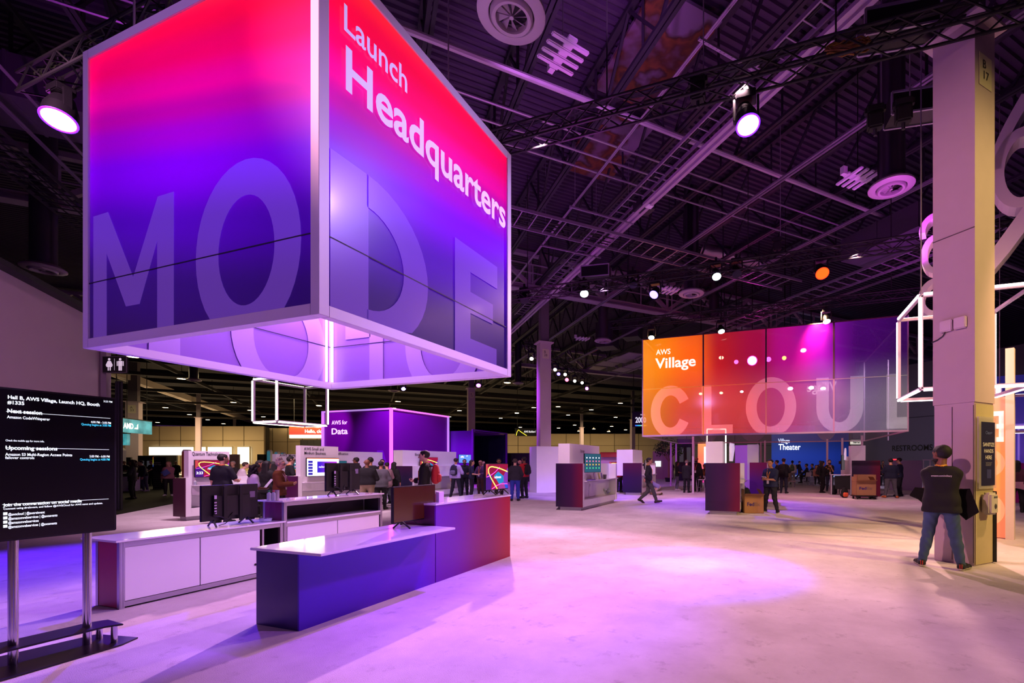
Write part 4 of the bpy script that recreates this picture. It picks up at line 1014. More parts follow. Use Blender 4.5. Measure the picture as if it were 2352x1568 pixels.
MB().tube([(.04 * math.cos(a), .04 * math.sin(a), .03 + .01 * math.sin(3 * a)) for a in np.linspace(0, 6.2, 14)], .008, 5, True).build('cable_loop', BLACKP, t)
o = MB().box(-.03, .03, -.05, .05, 0, .14).build('paper_box', M('pale_box', 'D8C0D8', .6)); o.location = (-4.4, on_x(1010, -4.4), 1.055); tag(o, 'small pale box standing on the tall front counter behind the rust-brown monitor', 'box')
bottle((-4.45, on_x(1003, -4.45), 1.055), 'small bottle with a red label next to the pale box on the tall front counter', .022, .15, M('red_label', 'B8243A', .4), M('cap_white', 'E8E0E8', .4))

# ================================================================ SESSION DISPLAY ON A STAND
sx = -5.6
syR = on_x(268, sx); syL = syR - 1.0
dR = depth(sx, syR); zt_, zb_ = zz(914, dR), zz(1217, dR)
st = thing('session_display', 'black upright session display on two chrome poles at the left edge', 'display stand', (0, 0, 0))
sh = MB().box(sx - .05, sx, syL, syR, zb_, zt_).build('screen_housing', BLACKP, st, bevel=.006)
MB().quad((sx + .002, syL + .015, zb_ + .015), (sx + .002, syR - .015, zb_ + .015), (sx + .002, syR - .015, zt_ - .015), (sx + .002, syL + .015, zt_ - .015)).build('display', M('display_black', '0A080C', .25, emit=.01), sh)
def st_text(s, u, v, h, u1=None, mat=SCRT, bold=.012):
    y = on_x(u, sx); d_ = depth(sx, y); wd = None if u1 is None else on_x(u1, sx) - y
    return text(s, 'lettering', (sx + .004, y, zz(v, d_)), (0, 1, 0), (0, 0, 1), h * d_ / FPX, mat, sh, width=wd, bold=bold, depth_=.002)
CY = M('screen_text_cyan', '40C8F0', .5, emit=.9)
st_text('Hall B, AWS Village, Launch HQ, Booth', 17, 915, 8, 228, bold=.03); st_text('#1335', 16, 927, 8, 55, bold=.03)
st_text('3:23 PM', 237, 923, 4, 257); st_text('Next session', 16, 947, 9, 96, bold=.03)
st_text('Amazon CodeWhisperer', 15, 960, 6.5, 114, bold=.02); st_text('4:00 PM - 5:00 PM', 208, 971, 5, 254); st_text('Queuing begins at 3:00 PM', 186, 976, 5, 254, CY)
st_text('Check the mobile app for more info.', 12, 1013, 4.5, 101); st_text('Upcoming sessions', 12, 1032, 9, 131, bold=.03)
st_text('Amazon S3 Multi-Region Access Points', 11, 1046, 6.5, 165, bold=.02); st_text('failover controls', 11, 1053.5, 6, 78, bold=.02)
st_text('5:00 PM - 6:00 PM', 205, 1050, 5, 251); st_text('Queuing begins at 4:00 PM', 183, 1057, 5, 251, CY)
st_text('Join the conversation on social media', 6, 1163, 7, 187, bold=.03); st_text('Connect using #reInvent, and follow @AWSCloud for AWS news and updates.', 7, 1170.5, 4.5, 235, bold=.02)
for k, s in enumerate(('@awscloud | @awsreinvent', '@amazonwebservices | @awsevents', '@amazonwebservices', '@amazonwebservices | @awsevents')):
    v = 1184 + k * 9.6; st_text(s, 18, v, 6, (102, 131, 88, 130)[k], bold=.02)
    y = on_x(7, sx); d_ = depth(sx, y); zc = zz(v - 1, d_); MB().box(sx + .001, sx + .005, y, y + .02, zc, zc + .022).build('media_icon', SCRT, sh)
for (u0, v0, u1, v1) in ((14, 944, 253, 961), (12, 1027, 250, 1037), (5, 1158, 249, 1151)):
    ya, yb2 = on_x(u0, sx), on_x(u1, sx); z_ = zz(v0, depth(sx, ya)); MB().box(sx + .001, sx + .004, ya, yb2, z_ - .003, z_).build('rule_line', SCRT, sh)
for (u, xx) in ((203, sx - .02), (33, sx - .02)):
    y = on_x(u, xx); MB().cyl((xx - .02, y, .012), (xx - .02, y, zb_ + .3), .028, 16).cyl((xx + .012, y, .17), (xx + .012, y, zb_), .012, 10).build('pole', M('chrome', 'C8C4D0', .15, 1.0), st, True)
ya, ybb = on_x(203, sx) + .16, on_x(33, sx) - .2
MB().prism([(sx - .2, ybb), (sx + .14, ybb), (sx + .1, ybb + .12), (sx + .1, ya - .1), (sx + .16, ya), (sx - .12, ya + .02), (sx - .18, ya - .1)], .155, .17).build('upper_plate', M('smoked_plate', '140C18', .3), st, bevel=.003)
MB().prism([(sx - .42, ybb - .15), (sx + .3, ybb - .15), (sx + .24, ya - .05), (sx + .16, ya + .1), (sx - .3, ya + .02)], 0.002, .014).build('floor_plate', MATS['smoked_plate'], st)
for (x, y) in ((sx + .11, ya - .04), (sx + .1, ybb + .04), (sx - .12, ya - .04)): MB().cyl((x, y, .012), (x, y, .16), .022, 12).build('spacer', MATS['chrome'], st, True)

for (px_, py_, pw_) in ((-6.0, 4.9, 130), (-7.3, 6.0, 40)):  # added point lights without a lamp body, brighten the cube's inner faces
    l = bpy.data.lights.new('cube_inner_glow', 'POINT'); l.energy = pw_; l.color = lin('F0B8F4'); l.shadow_soft_size = .4
    o = bpy.data.objects.new('cube_inner_glow', l); C.objects.link(o); o.location = (px_, py_, 4.6)

# ================================================================ DEMO KIOSKS
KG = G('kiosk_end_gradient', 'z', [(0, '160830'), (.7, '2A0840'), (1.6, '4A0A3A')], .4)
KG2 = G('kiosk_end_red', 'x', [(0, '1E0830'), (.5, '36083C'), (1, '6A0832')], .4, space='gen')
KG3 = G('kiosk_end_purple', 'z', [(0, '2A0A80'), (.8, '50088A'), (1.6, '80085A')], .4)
def kiosk(label, x, y0, L, W, H, bz, b0, b1, header=None, hu=None, end=KG2, plinth=True, texth=.1, recess=True, group=None, bthick=None, bx=None):
    """end panel towards -Y, open front towards +X, back board rising behind the counter"""
    t = thing('demo_kiosk', label, 'kiosk', (x, y0, 0), 0, group); z0 = .12 if plinth else 0.0
    if plinth: MB().box(-W + .12, -.1, .1, L - .1, 0, .13).build('plinth', GREYW, t)
    MB().box(-W, 0, 0, .03, z0, H).build('end_panel', end, t)
    zc = min(1.0, H - .2)
    rc = -min(.3, W * .5)
    MB().box(-W, rc, .031, L, z0, H - .002).build('carcass', WHITE, t)
    for (a, b) in ((.031, .16), (L - .14, L)): MB().box(rc, 0, a, b, z0, H - .003).build('side_cheek', WHITE, t)
    MB().box(rc, -.02, .16, L - .14, z0, z0 + .22).build('base_drawer_front', WHITE, t)
    MB().box(rc, .1, .16, L - .14, zc - .025, zc).build('counter_top', TOPW, t, bevel=.004)
    if recess:
        n = 3
        for k in range(n - 1):
            a = .2 + (L - .4) * k / n; d = MB().box(rc, rc + .02, a, a + (L - .4) / n - .02, z0 + .26, zc - .08).build('cabinet_door', WHITE, t)
            MB().box(rc + .02, rc + .035, a + .06, a + .08, zc - .25, zc - .15).build('handle', ALU, d)
    bw = bthick or W * .5
    xb = -W * .5 if bx is None else bx
    hb = MB().box(xb - bw, xb, b0, b1, H * .6, bz).build('header_board', WHITE, t)
    if header:
        tx = x + xb
        yy = on_x(hu[0], tx); wd = None if hu[1] is None else on_x(hu[1], tx) - yy
        text(header, 'lettering', (xb + .004, yy - y0, hu[2] - 0), (0, 1, 0), (0, 0, 1), texth, DTXT, hb, width=wd, bold=.005, depth_=.003, line=.95)
    return t
def ktop(x, y, v): return zz(v, depth(x, y))
# storage kiosk, right of centre
kx, ky = -5.93, 14.27
kiosk('white demo kiosk reading Storage, purple end panel, screen and leaflets on its counter', kx, ky, 3.65, .98, 1.585, 2.26, .05, 2.9, 'Storage', (1333, 1342, 1.98), texth=.11, bthick=.42)
yk0, yk1 = on_x(1349, kx + .02), on_x(1374, kx + .02)
screen('kiosk_screen', 'tilted screen with a teal diagram on the Storage kiosk', (kx + .02, (yk0 + yk1) / 2, 1.27), rad(78), (yk1 - yk0) * 1.0, .66, 'diagram', 'arm')
for k, (u, c) in enumerate(((1367, 'EDE6F2'), (1377, 'D8E27A'), (1383, '8A78C8'))):
    y = on_x(u, kx - .1); t = thing('leaflet_holder', ('white leaflet holder nearest the teal screen on the Storage kiosk', 'yellow-green leaflet holder on the Storage kiosk', 'violet leaflet holder on the Storage kiosk')[k], 'leaflet holder', (kx - .1, y, 1.0))
    MB().bar((0, 0, .005), (-.05, 0, .24), .15, .006, up=(1, 0, 0)).build('stand_sheet', M('clear_stand', 'D8D4E0', .2), t)
    MB().bar((.012, 0, .02), (-.035, 0, .23), .13, .004, up=(1, 0, 0)).build('leaflet', M('leaflet_' + c, c, .5), t)
t = thing('pen_cup', 'small grey mesh cup at the far end of the Storage kiosk counter', 'cup', (kx - .08, on_x(1389, kx - .08), 1.0)); MB().lathe([(.05, 0), (.06, .01), (.075, .16), (.07, .16), (.055, .02), (.001, .015)], n=16).build('cup_body', M('mesh_grey', '55505C', .5), t, True)
t = thing('plastic_bag_bundle', 'crumpled clear bag left in the open cubby under the Storage counter', 'bag', (kx - .3, on_x(1392, kx - .3), .36))
mb = MB()
for k in range(9): mb.ball((random.uniform(-.12, .12), random.uniform(-.3, .3), random.uniform(.04, .2)), random.uniform(.07, .12), 7, (1, 1.3, .7))
mb.build('crumpled_film', M('film', 'C8D4D8', .25, bump=.6, nscale=20), t)
o = MB().box(-.08, .08, -.2, .2, 0, .03).build('leaflet_pile', M('purple_leaflets', '5A3A9A', .5)); o.location = (kx + .0, on_x(1358, kx), 1.0); tag(o, 'low pile of purple leaflets on the Storage kiosk counter', 'leaflets')
# kiosk behind it
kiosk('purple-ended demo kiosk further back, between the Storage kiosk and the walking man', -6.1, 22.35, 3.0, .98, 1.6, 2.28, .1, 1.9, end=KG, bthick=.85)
y_ = on_x(1477, -6.1); screen('kiosk_screen', 'dark side-on screen of the kiosk behind the walking man', (-6.05, y_ + .3, 1.25), rad(100), .6, .5, 'grey', 'arm')
# pink information counter with a rounded red roof behind
px0, py0 = -9.78, 26.2
t = thing('demo_kiosk', 'pink-lit kiosk with a rounded red canopy behind the woman in red', 'kiosk', (px0, py0, 0))
MB().box(0, 2.6, 0, .3, 0, 1.95).build('header_board', M('pink_laminate', 'D8A8D8', .4), t)
MB().box(0, 2.6, -.5, .3, 0, .95).build('counter_base', M('violet_lit_counter', '8A5AE0', .4), t)  # counter base in plain violet
MB().box(-.05, 2.65, -.6, .3, .95, 1.0).build('counter_top', TOPW, t)
mb = MB(); 
for i in range(9):
    a0, a1 = math.pi / 2 * i / 9, math.pi / 2 * (i + 1) / 9
    mb.quad((.1 + 0, -.3 + .3 * (1 - math.cos(a0)), 1.95 + .3 * math.sin(a0)), (2.5, -.3 + .3 * (1 - math.cos(a0)), 1.95 + .3 * math.sin(a0)), (2.5, -.3 + .3 * (1 - math.cos(a1)), 1.95 + .3 * math.sin(a1)), (.1, -.3 + .3 * (1 - math.cos(a1)), 1.95 + .3 * math.sin(a1)))
mb.build('rounded_canopy', M('canopy_red', 'A83A3A', .5), t)
screen('kiosk_screen', 'small colourful screen on the pink kiosk behind the woman in red', (px0 + 1.15, py0 - .06, 1.05), 0, 1.0, .62, 'art', 'none')
# centre kiosk with boxes
kx2, ky2 = -.9, 14.62
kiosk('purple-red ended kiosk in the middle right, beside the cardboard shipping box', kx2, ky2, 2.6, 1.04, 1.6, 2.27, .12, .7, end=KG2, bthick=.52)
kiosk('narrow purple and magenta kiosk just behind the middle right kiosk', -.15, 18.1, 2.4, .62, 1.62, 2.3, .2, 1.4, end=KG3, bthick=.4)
# acrylic arches (display loops) on the two kiosks
def loops(x, y, z, label, n=4):
    t = thing('acrylic_loops', label, 'display loops', (x, y, z))
    for k in range(n):
        pts = [(0.02 * k, k * .24 + .17 * math.cos(a), .42 + .16 * math.sin(a)) for a in np.linspace(math.pi, 0, 9)]
        MB().tube([(0, k * .24 - .17, 0)] + pts + [(0, k * .24 + .2, 0)], .018, 6).build('loop', M('acrylic_glow', 'EADCF6', .2, emit=.25), t)
    return t
loops(kx2 - .35, ky2 + .75, 1.66, 'row of clear arched loops on top of the middle right kiosk')
t = thing('leaflet_tray', 'clear tray of leaflets on the counter of the middle right kiosk', 'tray', (kx2 + .0, ky2 + .5, 1.0))
MB().box(-.12, .12, -.25, .25, 0, .09).build('tray_body', M('clear_stand', 'D8D4E0', .2), t); MB().box(-.1, .1, -.2, .2, .09, .11).build('leaflets', M('leaflet_green', 'A8C8A0', .5), t)
# kiosk at right, with loops, table and box trolley
kx3, ky3 = 4.9, 25.2
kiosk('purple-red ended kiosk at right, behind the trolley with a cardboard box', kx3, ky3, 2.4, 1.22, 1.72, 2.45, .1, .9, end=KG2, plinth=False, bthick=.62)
loops(kx3 - 1.45, ky3 + .3, 1.75, 'row of white arched loops beside the kiosk at right', 3)
t = thing('demo_table', 'small white demo table with a dark front, left of the kiosk at right', 'table', (*dp(1934, 23.2), 0))
MB().box(-.55, .4, -.3, .3, 1.0, 1.03).build('table_top', TOPW, t); MB().box(-.35, .36, -.2, -.17, .3, .96).build('modesty_panel', BLACKM, t)
for s in (-.5, .36): MB().box(s - .02, s + .02, -.25, .25, 0, 1.0).build('leg', GREYW, t)
screen('kiosk_screen', 'grey screen standing side-on over the small demo table at right', (*dp(1937, 23.4), 1.25), rad(65), .5, .75, 'grey', 'arm')
t = thing('shelf_back_panel', 'white display panel behind the grey side-on screen at right', 'panel', (*dp(1951, 24.6), 0)); MB().box(-.4, .5, 0, .1, 0, 1.95).build('board', WHITE, t)
# white display cabinet near the restroom wall
t = thing('display_cabinet', 'pale cabinet with glazed racks in front of the restroom wall', 'cabinet', (*dp(2090, 27), 0), rad(-4))
MB().box(-1.0, .6, 0, .6, 0, 1.75).build('cabinet_body', M('lilac_cabinet', 'A894B4', .5), t); MB().box(.62, 1.3, 0, .6, 0, .12).build('rack_base', GREYW, t)
mb = MB()
for xx in (.66, .98, 1.28): mb.bar((xx, 0, 0), (xx, 0, 1.78), .05)
for zz_ in (.5, 1.15, 1.78): mb.bar((.62, 0, zz_), (1.3, 0, zz_), .05)
mb.build('rack_frame', WHITE, t)
o = tag(MB().box(-.13, .13, 0, .02, 0, .07).build('exit_light', M('red_light', 'FF3040', .5, emit=1.5)), 'small red lit sign above the pale cabinet by the restroom wall', 'sign'); o.location = (*dp(2055, 27.3), 2.02); o.location.z = 1.77
# left kiosks
q1 = kiosk('white kiosk reading Quantum Technologies with a dark maroon end panel', -15.16, 8.09, 2.85, .5, 1.19, ktop(-15.18, on_x(480, -15.18), 1036), on_x(433, -15.18) - 8.09, on_x(527, -15.18) - 8.09, 'Quantum Technologies', (441, 512, ktop(-15.18, on_x(480, -15.18), 1046)), end=M('maroon_panel', '3E0F2C', .4), texth=.1, bthick=.2, bx=-.02)
xs = -15.18; y0_, y1_ = on_x(447, xs + .1), on_x(527.5, xs + .1)
t = screen('kiosk_screen', 'bright screen with colourful art and the time 3:23 on the Quantum Technologies kiosk', (xs + .1, (y0_ + y1_) / 2, 1.2), rad(90), y1_ - y0_, .49, 'art', 'arm')
text('3:23', 'lettering', (-(y1_ - y0_) * .46, -.006, .09), (1, 0, 0), (0, 0, 1), .07, SCRT, t, bold=.02)
bottle((-15.1, on_x(448, -15.1), .99), 'small sanitizer bottle on the Quantum Technologies counter', .035, .13, PL, M('cap_white', 'E8E0E8', .4))
sx2, sy2 = -13.96, 10.4
kiosk('white kiosk reading AWS Small and Medium Business with a maroon end panel', sx2, sy2, 3.4, .55, 1.19, ktop(sx2, on_x(730, sx2), 1024), on_x(690, sx2 - .02) - sy2, on_x(777, sx2 - .02) - sy2, 'AWS Small and\nMedium Business', (698, 748, ktop(sx2, on_x(720, sx2), 1034)), end=M('maroon_panel_b', '4E1048', .4), texth=.1, bthick=.2, bx=-.02)
xs = sx2 - .02; y0_, y1_ = on_x(704, xs + .1), on_x(779, xs + .1)
screen('kiosk_screen', 'bright screen with a presentation on the AWS Small and Medium Business kiosk', (xs + .1, (y0_ + y1_) / 2, 1.17), rad(90), y1_ - y0_, .6, 'slides', 'arm')
for k in range(2): bottle((sx2 - .05, on_x(705 + 4 * k, sx2 - .05), .99), ('small clear bottle under the presentation screen', 'second small clear bottle under the presentation screen, nearer the screen middle')[k], .03, .12, PL, M('cap_white'))
bx, by = -14.6, 16.0
kiosk('white kiosk reading Blockchain with a dark end panel, behind the man with the red backpack', bx, by, 4.2, 1.05, 1.47, 2.16, .02, on_x(1048, bx - .52) - by, 'Blockchain/Web3', (953, 985, 1.93), end=G('blockchain_end', 'z', [(0, '14102E'), (.8, '1E1040'), (1.5, '3A0E40')], .4), texth=.12, bthick=.5)
xs = bx - .52; y0_, y1_ = on_x(965, xs + .12), on_x(1006, xs + .12)
screen('kiosk_screen', 'screen with colourful art on the Blockchain kiosk behind the man in black', (xs + .12, (y0_ + y1_) / 2, 1.05), rad(90), y1_ - y0_, .82, 'art', 'arm')
t = thing('demo_kiosk', 'white kiosk reading Certification behind the crowd by the purple wall', 'kiosk', (*dp(812, 21.5), 0), 0)
y0r = Vector(t.location)
hb = MB().box(-.1, .1, -1.6, 1.6, 0, zz(1037, 21.5)).build('header_board', WHITE, t); t.rotation_euler = (0, 0, 0)
text('Certification', 'lettering', (.104, -1.15, zz(1045, 21.5)), (0, 1, 0), (0, 0, 1), .11, DTXT, hb, bold=.015)
screen('kiosk_screen', 'dark teal screen on the Certification kiosk', (y0r.x + .16, y0r.y - .9, 1.15), rad(90), .8, .55, 'diagram', 'arm')
t = thing('demo_kiosk', 'purple-tinted kiosk half hidden left of the Small and Medium Business kiosk', 'kiosk', (*dp(668, 19.5), 0))
hb = MB().box(-.1, .1, -.7, .7, 0, zz(1043, 19.5)).build('header_board', GREYW, t); text('AWS Marketplace', 'lettering', (.104, -.55, zz(1048, 19.5)), (0, 1, 0), (0, 0, 1), .09, DTXT, hb, width=1.1, bold=.015)
screen('kiosk_screen', 'narrow dark screen with small pictures left of the Small and Medium Business kiosk', (t.location.x + .15, t.location.y + .25, 1.0), rad(90), .5, .75, 'diagram', 'none')
screen('wall_screen', 'sky-blue screen with cloud icons behind the group beside the purple cube', (*dp(1068, 23), zz(1063, 23)), rad(75), .75, .42, 'sky', 'none')
screen('wall_screen', 'narrow dark screen on the purple wall left of the Blockchain kiosk', (*dp(921, 24), zz(1075, 24)), rad(60), .4, .6, 'diagram', 'none')

# ================================================================ PURPLE DATA BOOTH AND PORTAL
dx, dy, dz = -22.77, 23.15, 5.0
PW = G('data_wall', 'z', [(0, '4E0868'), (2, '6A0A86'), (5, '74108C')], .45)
PINK = M('pink_edge_light', 'FF5AD8', .5, emit=1.6); VIOL = M('violet_edge', 'C89AF0', .5, emit=.5)
t = thing('exhibit_booth', 'big purple booth wall reading AWS for Data with pink glowing edges', 'exhibition booth', (0, 0, 0))
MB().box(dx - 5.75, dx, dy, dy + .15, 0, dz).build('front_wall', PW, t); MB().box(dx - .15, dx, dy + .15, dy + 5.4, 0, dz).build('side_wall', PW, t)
MB().box(dx - .05, dx + .1, dy - .1, dy + .05, 0, dz + .1).build('edge_post', PINK, t)
MB().box(dx - 5.85, dx + .1, dy - .08, dy + .04, dz, dz + .1).build('top_edge', VIOL, t); MB().box(dx - .02, dx + .1, dy, dy + 5.5, dz, dz + .1).build('top_edge', M('pink_edge_soft', 'F07AE0', .5, emit=.9), t)
MB().box(dx - 5.9, dx - 5.75, dy - .1, dy + .05, 0, dz + .1).build('side_post', VIOL, t); MB().box(dx - .04, dx + .08, dy + 5.4, dy + 5.55, 0, dz + .1).build('side_post', VIOL, t)
lx = on_y(762, dy); 
text('AWS for', 'lettering', (lx, dy - .01, zz(975, depth(lx, dy))), (1, 0, 0), (0, 0, 1), .27, WTXT, t, width=on_y(798, dy) - lx, bold=.012)
text('Data', 'lettering', (lx, dy - .01, zz(997, depth(lx, dy))), (1, 0, 0), (0, 0, 1), .4, WTXT, t, width=on_y(799, dy) - lx, bold=.02)
ax = on_y(855, dy); aw = on_y(892, dy) - ax
MB().slab([(0, 0), (aw, 0), (aw * .68, 1.15), (aw * .32, 1.15)], (ax, dy - .012, zz(1075, 29.5)), (1, 0, 0), (0, 0, 1), -.004).build('big_letter', M('faint_letter', '7A2AB0', .5), t)
# lower portal box to its right
gx, gy = dp(1083.5, 34.3); gz = 4.0
t = thing('exhibit_portal', 'lower purple box with a dark navy opening, right of the data booth', 'exhibition booth', (gx, gy, 0))
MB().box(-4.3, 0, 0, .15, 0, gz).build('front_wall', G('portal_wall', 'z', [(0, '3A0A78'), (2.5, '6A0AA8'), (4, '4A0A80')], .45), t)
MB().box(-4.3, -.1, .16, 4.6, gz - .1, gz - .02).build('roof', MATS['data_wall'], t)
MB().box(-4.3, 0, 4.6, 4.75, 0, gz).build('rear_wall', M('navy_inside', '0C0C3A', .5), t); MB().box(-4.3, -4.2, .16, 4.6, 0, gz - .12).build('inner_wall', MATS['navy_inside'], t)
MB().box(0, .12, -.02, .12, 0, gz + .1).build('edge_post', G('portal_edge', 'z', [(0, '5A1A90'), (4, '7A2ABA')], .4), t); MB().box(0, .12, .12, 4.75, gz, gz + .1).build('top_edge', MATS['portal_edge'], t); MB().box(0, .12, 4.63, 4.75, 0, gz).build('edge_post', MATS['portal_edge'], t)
# white cladding box around the middle pillar foot
h = .62
def sqb(c, s): return [tuple(Vector((*c, 0)) + B1 * (a * s) + B2 * (b * s))[:2] for a, b in ((-1, -1), (1, -1), (1, 1), (-1, 1))]
o = MB().prism(sqb(pb[:2], h), 0, 2.5).build('pillar_surround', WHITE); tag(o, 'white square surround at the foot of the middle pillar', 'pillar surround')
# arched white counter with yellow panel and violet block behind (small)
t = thing('arched_counter', 'small white arched counter with a yellow panel left of the Storage kiosk', 'counter', (*dp(1290, 33), 0))
MB().box(-.55, .3, 0, .4, 0, 2.25).build('counter_body', WHITE, t, bevel=.1); MB().box(-.7, -.2, -.03, 0, 1.2, 2.2).build('yellow_panel', M('yellow_panel', 'C8943A', .5), t)
o = MB().box(-.55, .55, 0, .4, 0, 1.75).build('violet_block', M('violet_laminate', 'A86AF0', .4, emit=.2)); o.location = (*dp(1290, 27), 0); tag(o, 'violet-lit block between the middle pillar surround and the Storage kiosk', 'booth wall')  # violet light is put into the block's colour and faint emission
o = MB().box(-.42, .42, 0, .4, 0, 2.6).build('violet_block', MATS['violet_laminate']); o.location = (*dp(1706, 26), 0); tag(o, 'violet-lit tall block behind the middle right kiosk', 'booth wall')

# ================================================================ VILLAGE FABRIC SIGN
vx0, vx1, vy0, vy1, vz0, vz1 = -6.3, 5.58, 23.3, 32.9, 3.0, 8.0
def village_mat(name, lighten=0., op=(.5, .8), gain=1.):
    if name in MATS: return MATS[name]
    m = bpy.data.materials.new(name); m.use_nodes = True; nt = m.node_tree; nt.nodes.clear(); L = nt.links
    out = nt.nodes.new('ShaderNodeOutputMaterial')
    ct = ramp_node(nt, 'x', [(vx0, 'FF9A10'), (-3.6, 'F06A18'), (-2.4, 'C02028'), (-.6, 'B01048'), (.6, 'C01090'), (2.2, '9012B8'), (3.8, '4A0A70'), (vx1, '3A0A5C')])
    cb = ramp_node(nt, 'x', [(vx0, 'E89020'), (-4, 'E85A30'), (-1.5, 'E8504A'), (.5, 'C85088'), (2.6, '9A6AA8'), (4, '7A7090'), (vx1, '77787C')])
    g = nt.nodes.new('ShaderNodeNewGeometry'); sp = nt.nodes.new('ShaderNodeSeparateXYZ'); L.new(g.outputs['Position'], sp.inputs[0])
    mr = nt.nodes.new('ShaderNodeMapRange'); mr.interpolation_type = 'SMOOTHSTEP'; mr.inputs['From Min'].default_value = 4.2; mr.inputs['From Max'].default_value = 6.6; L.new(sp.outputs['Z'], mr.inputs['Value'])
    mx = nt.nodes.new('ShaderNodeMix'); mx.data_type = 'RGBA'; L.new(mr.outputs[0], mx.inputs[0]); L.new(cb, mx.inputs[6]); L.new(ct, mx.inputs[7]); col = mx.outputs[2]
    if lighten:
        m2 = nt.nodes.new('ShaderNodeMix'); m2.data_type = 'RGBA'; m2.inputs[0].default_value = lighten; m2.inputs[7].default_value = (*lin('FFE8EE'), 1); L.new(col, m2.inputs[6]); col = m2.outputs[2]
    df = nt.nodes.new('ShaderNodeBsdfDiffuse'); tl = nt.nodes.new('ShaderNodeBsdfTranslucent'); em = nt.nodes.new('ShaderNodeEmission'); em.inputs['Strength'].default_value = .55 * gain
    gl = nt.nodes.new('ShaderNodeBsdfGlossy'); gl.inputs['Roughness'].default_value = .12; gl.inputs['Color'].default_value = (.06, .06, .06, 1)
    for n in (df, tl, em): L.new(col, n.inputs['Color'])
    a1 = nt.nodes.new('ShaderNodeMixShader'); a1.inputs[0].default_value = .5; L.new(df.outputs[0], a1.inputs[1]); L.new(tl.outputs[0], a1.inputs[2])
    a2 = nt.nodes.new('ShaderNodeAddShader'); L.new(a1.outputs[0], a2.inputs[0]); L.new(em.outputs[0], a2.inputs[1])
    a4 = nt.nodes.new('ShaderNodeAddShader'); L.new(a2.outputs[0], a4.inputs[0]); L.new(gl.outputs[0], a4.inputs[1])
    tp = nt.nodes.new('ShaderNodeBsdfTransparent'); a3 = nt.nodes.new('ShaderNodeMixShader')
    m3 = nt.nodes.new('ShaderNodeMapRange'); m3.inputs['From Min'].default_value = vz0; m3.inputs['From Max'].default_value = 6.2; m3.inputs['To Min'].default_value = op[0]; m3.inputs['To Max'].default_value = op[1]
    L.new(sp.outputs['Z'], m3.inputs['Value']); L.new(m3.outputs[0], a3.inputs[0]); L.new(tp.outputs[0], a3.inputs[1]); L.new(a4.outputs[0], a3.inputs[2]); L.new(a3.outputs[0], out.inputs['Surface'])
    MATS[name] = m; return m
VF = village_mat('village_mesh'); VL = village_mat('village_letters', .28, (.27, .27)); VB = M('village_mesh_grey', 'A8A2B0', .6, alpha=.35)
t = thing('fabric_sign', 'large see-through fabric sign, orange to purple, reading AWS Village and CLOUD', 'hanging sign', (0, 0, 0)); vil = t
MB().quad((vx0, vy0, vz0), (vx1, vy0, vz0), (vx1, vy0, vz1), (vx0, vy0, vz1)).build('front_mesh', VF, t)
for nm, a, b in (('side_mesh', (vx0, vy0), (vx0, vy1)), ('side_mesh', (vx1, vy0), (vx1 , vy1)), ('rear_mesh', (vx0, vy1), (vx1, vy1))):
    MB().quad((*a, vz0), (*b, vz0), (*b, vz1), (*a, vz1)).build(nm, VB, t)
VFR = M('village_frame', 'C8A8B8', .45, .2); VFD = M('village_divider', '5A2A3A', .5)
def vb(a, b, w_=.07, nm='frame_tube', mat=VFR): MB().bar(a, b, w_).build(nm, mat, t)
for z in (vz0, vz1):
    vb((vx0, vy0, z), (vx1, vy0, z), .08 if z == vz0 else .05, mat=VFR if z == vz0 else VFD); vb((vx0, vy1, z), (vx1, vy1, z)); vb((vx0, vy0, z), (vx0, vy1, z)); vb((vx1, vy0, z), (vx1, vy1, z))
zm = zz(890, depth(on_y(1560, vy0), vy0)); vb((vx0, vy0 - .012, zm), (vx1, vy0 - .012, zm), .03, 'divider', G('divider_pale', 'x', [(vx0, 'FFB030'), (-2, 'F0703A'), (2, 'B06A90'), (vx1, '8A8A80')], .5, .3))
for u in (1615.5, 1759.5, 1915): x = on_y(u, vy0); vb((x, vy0 - .012, zm + .02), (x, vy0 - .012, vz1), .07, 'divider', VFD); vb((x, vy0 - .012, vz0), (x, vy0 - .012, zm - .02), .06, 'divider', MATS['divider_pale'])
for x in (vx0, vx1): vb((x, vy0, vz0), (x, vy0, vz1), .05)
for u in (1985, 2040): x = on_y(u, vy1); vb((x, vy1, vz0), (x, vy1, vz1), .06)
for (u, d_, tp_) in ((1541, 32, 0), (1553, 34, 0), (1594, 30, 0), (1740, 33, 0), (1747.5, 31, 0), (1757, 29, 0), (1900, 27, 0), (1934.5, 26, 0), (1980, 23.5, 0), (1592, 24.5, 0)):
    x, y = dp(u, d_); vb((x, y, 0), (x, y, vz0), .1, 'post', M('post_white', 'D8C4CE', .4))
for (u, d_) in ((1624, 33.5), (1667, 33.5)):
    x, y = dp(u, d_); vb((x, y, 0), (x, y, 4.05), .09, 'light_post', M('neon_white', 'FFF4E4', .5, emit=2.5))
a, b = dp(1624, 33.5), dp(1667, 33.5); vb((*a, 4.05), (*b, 4.05), .09, 'light_post', MATS['neon_white'])
def vtext(s, u0, u1, v, h, bold): x = on_y(u0, vy0); text(s, 'lettering', (x, vy0 - .012, zz(v, depth(x, vy0))), (1, 0, 0), (0, 0, 1), h, M('village_lettering', 'FFF0E0', .5, emit=.85), t, width=on_y(u1, vy0) - x, bold=bold)
vtext('AWS', 1507, 1540, 815, .27, .012); vtext('Village', 1505, 1598, 846, .52, .02)
def vr(u): return on_y(u, vy0) - vx0
def vlet(polys): MB_ = MB(); [MB_.slab(p, (vx0, vy0 - .006, vz0), (1, 0, 0), (0, 0, 1), -.004) for p in polys]; return MB_.build('big_letter', VL, t)
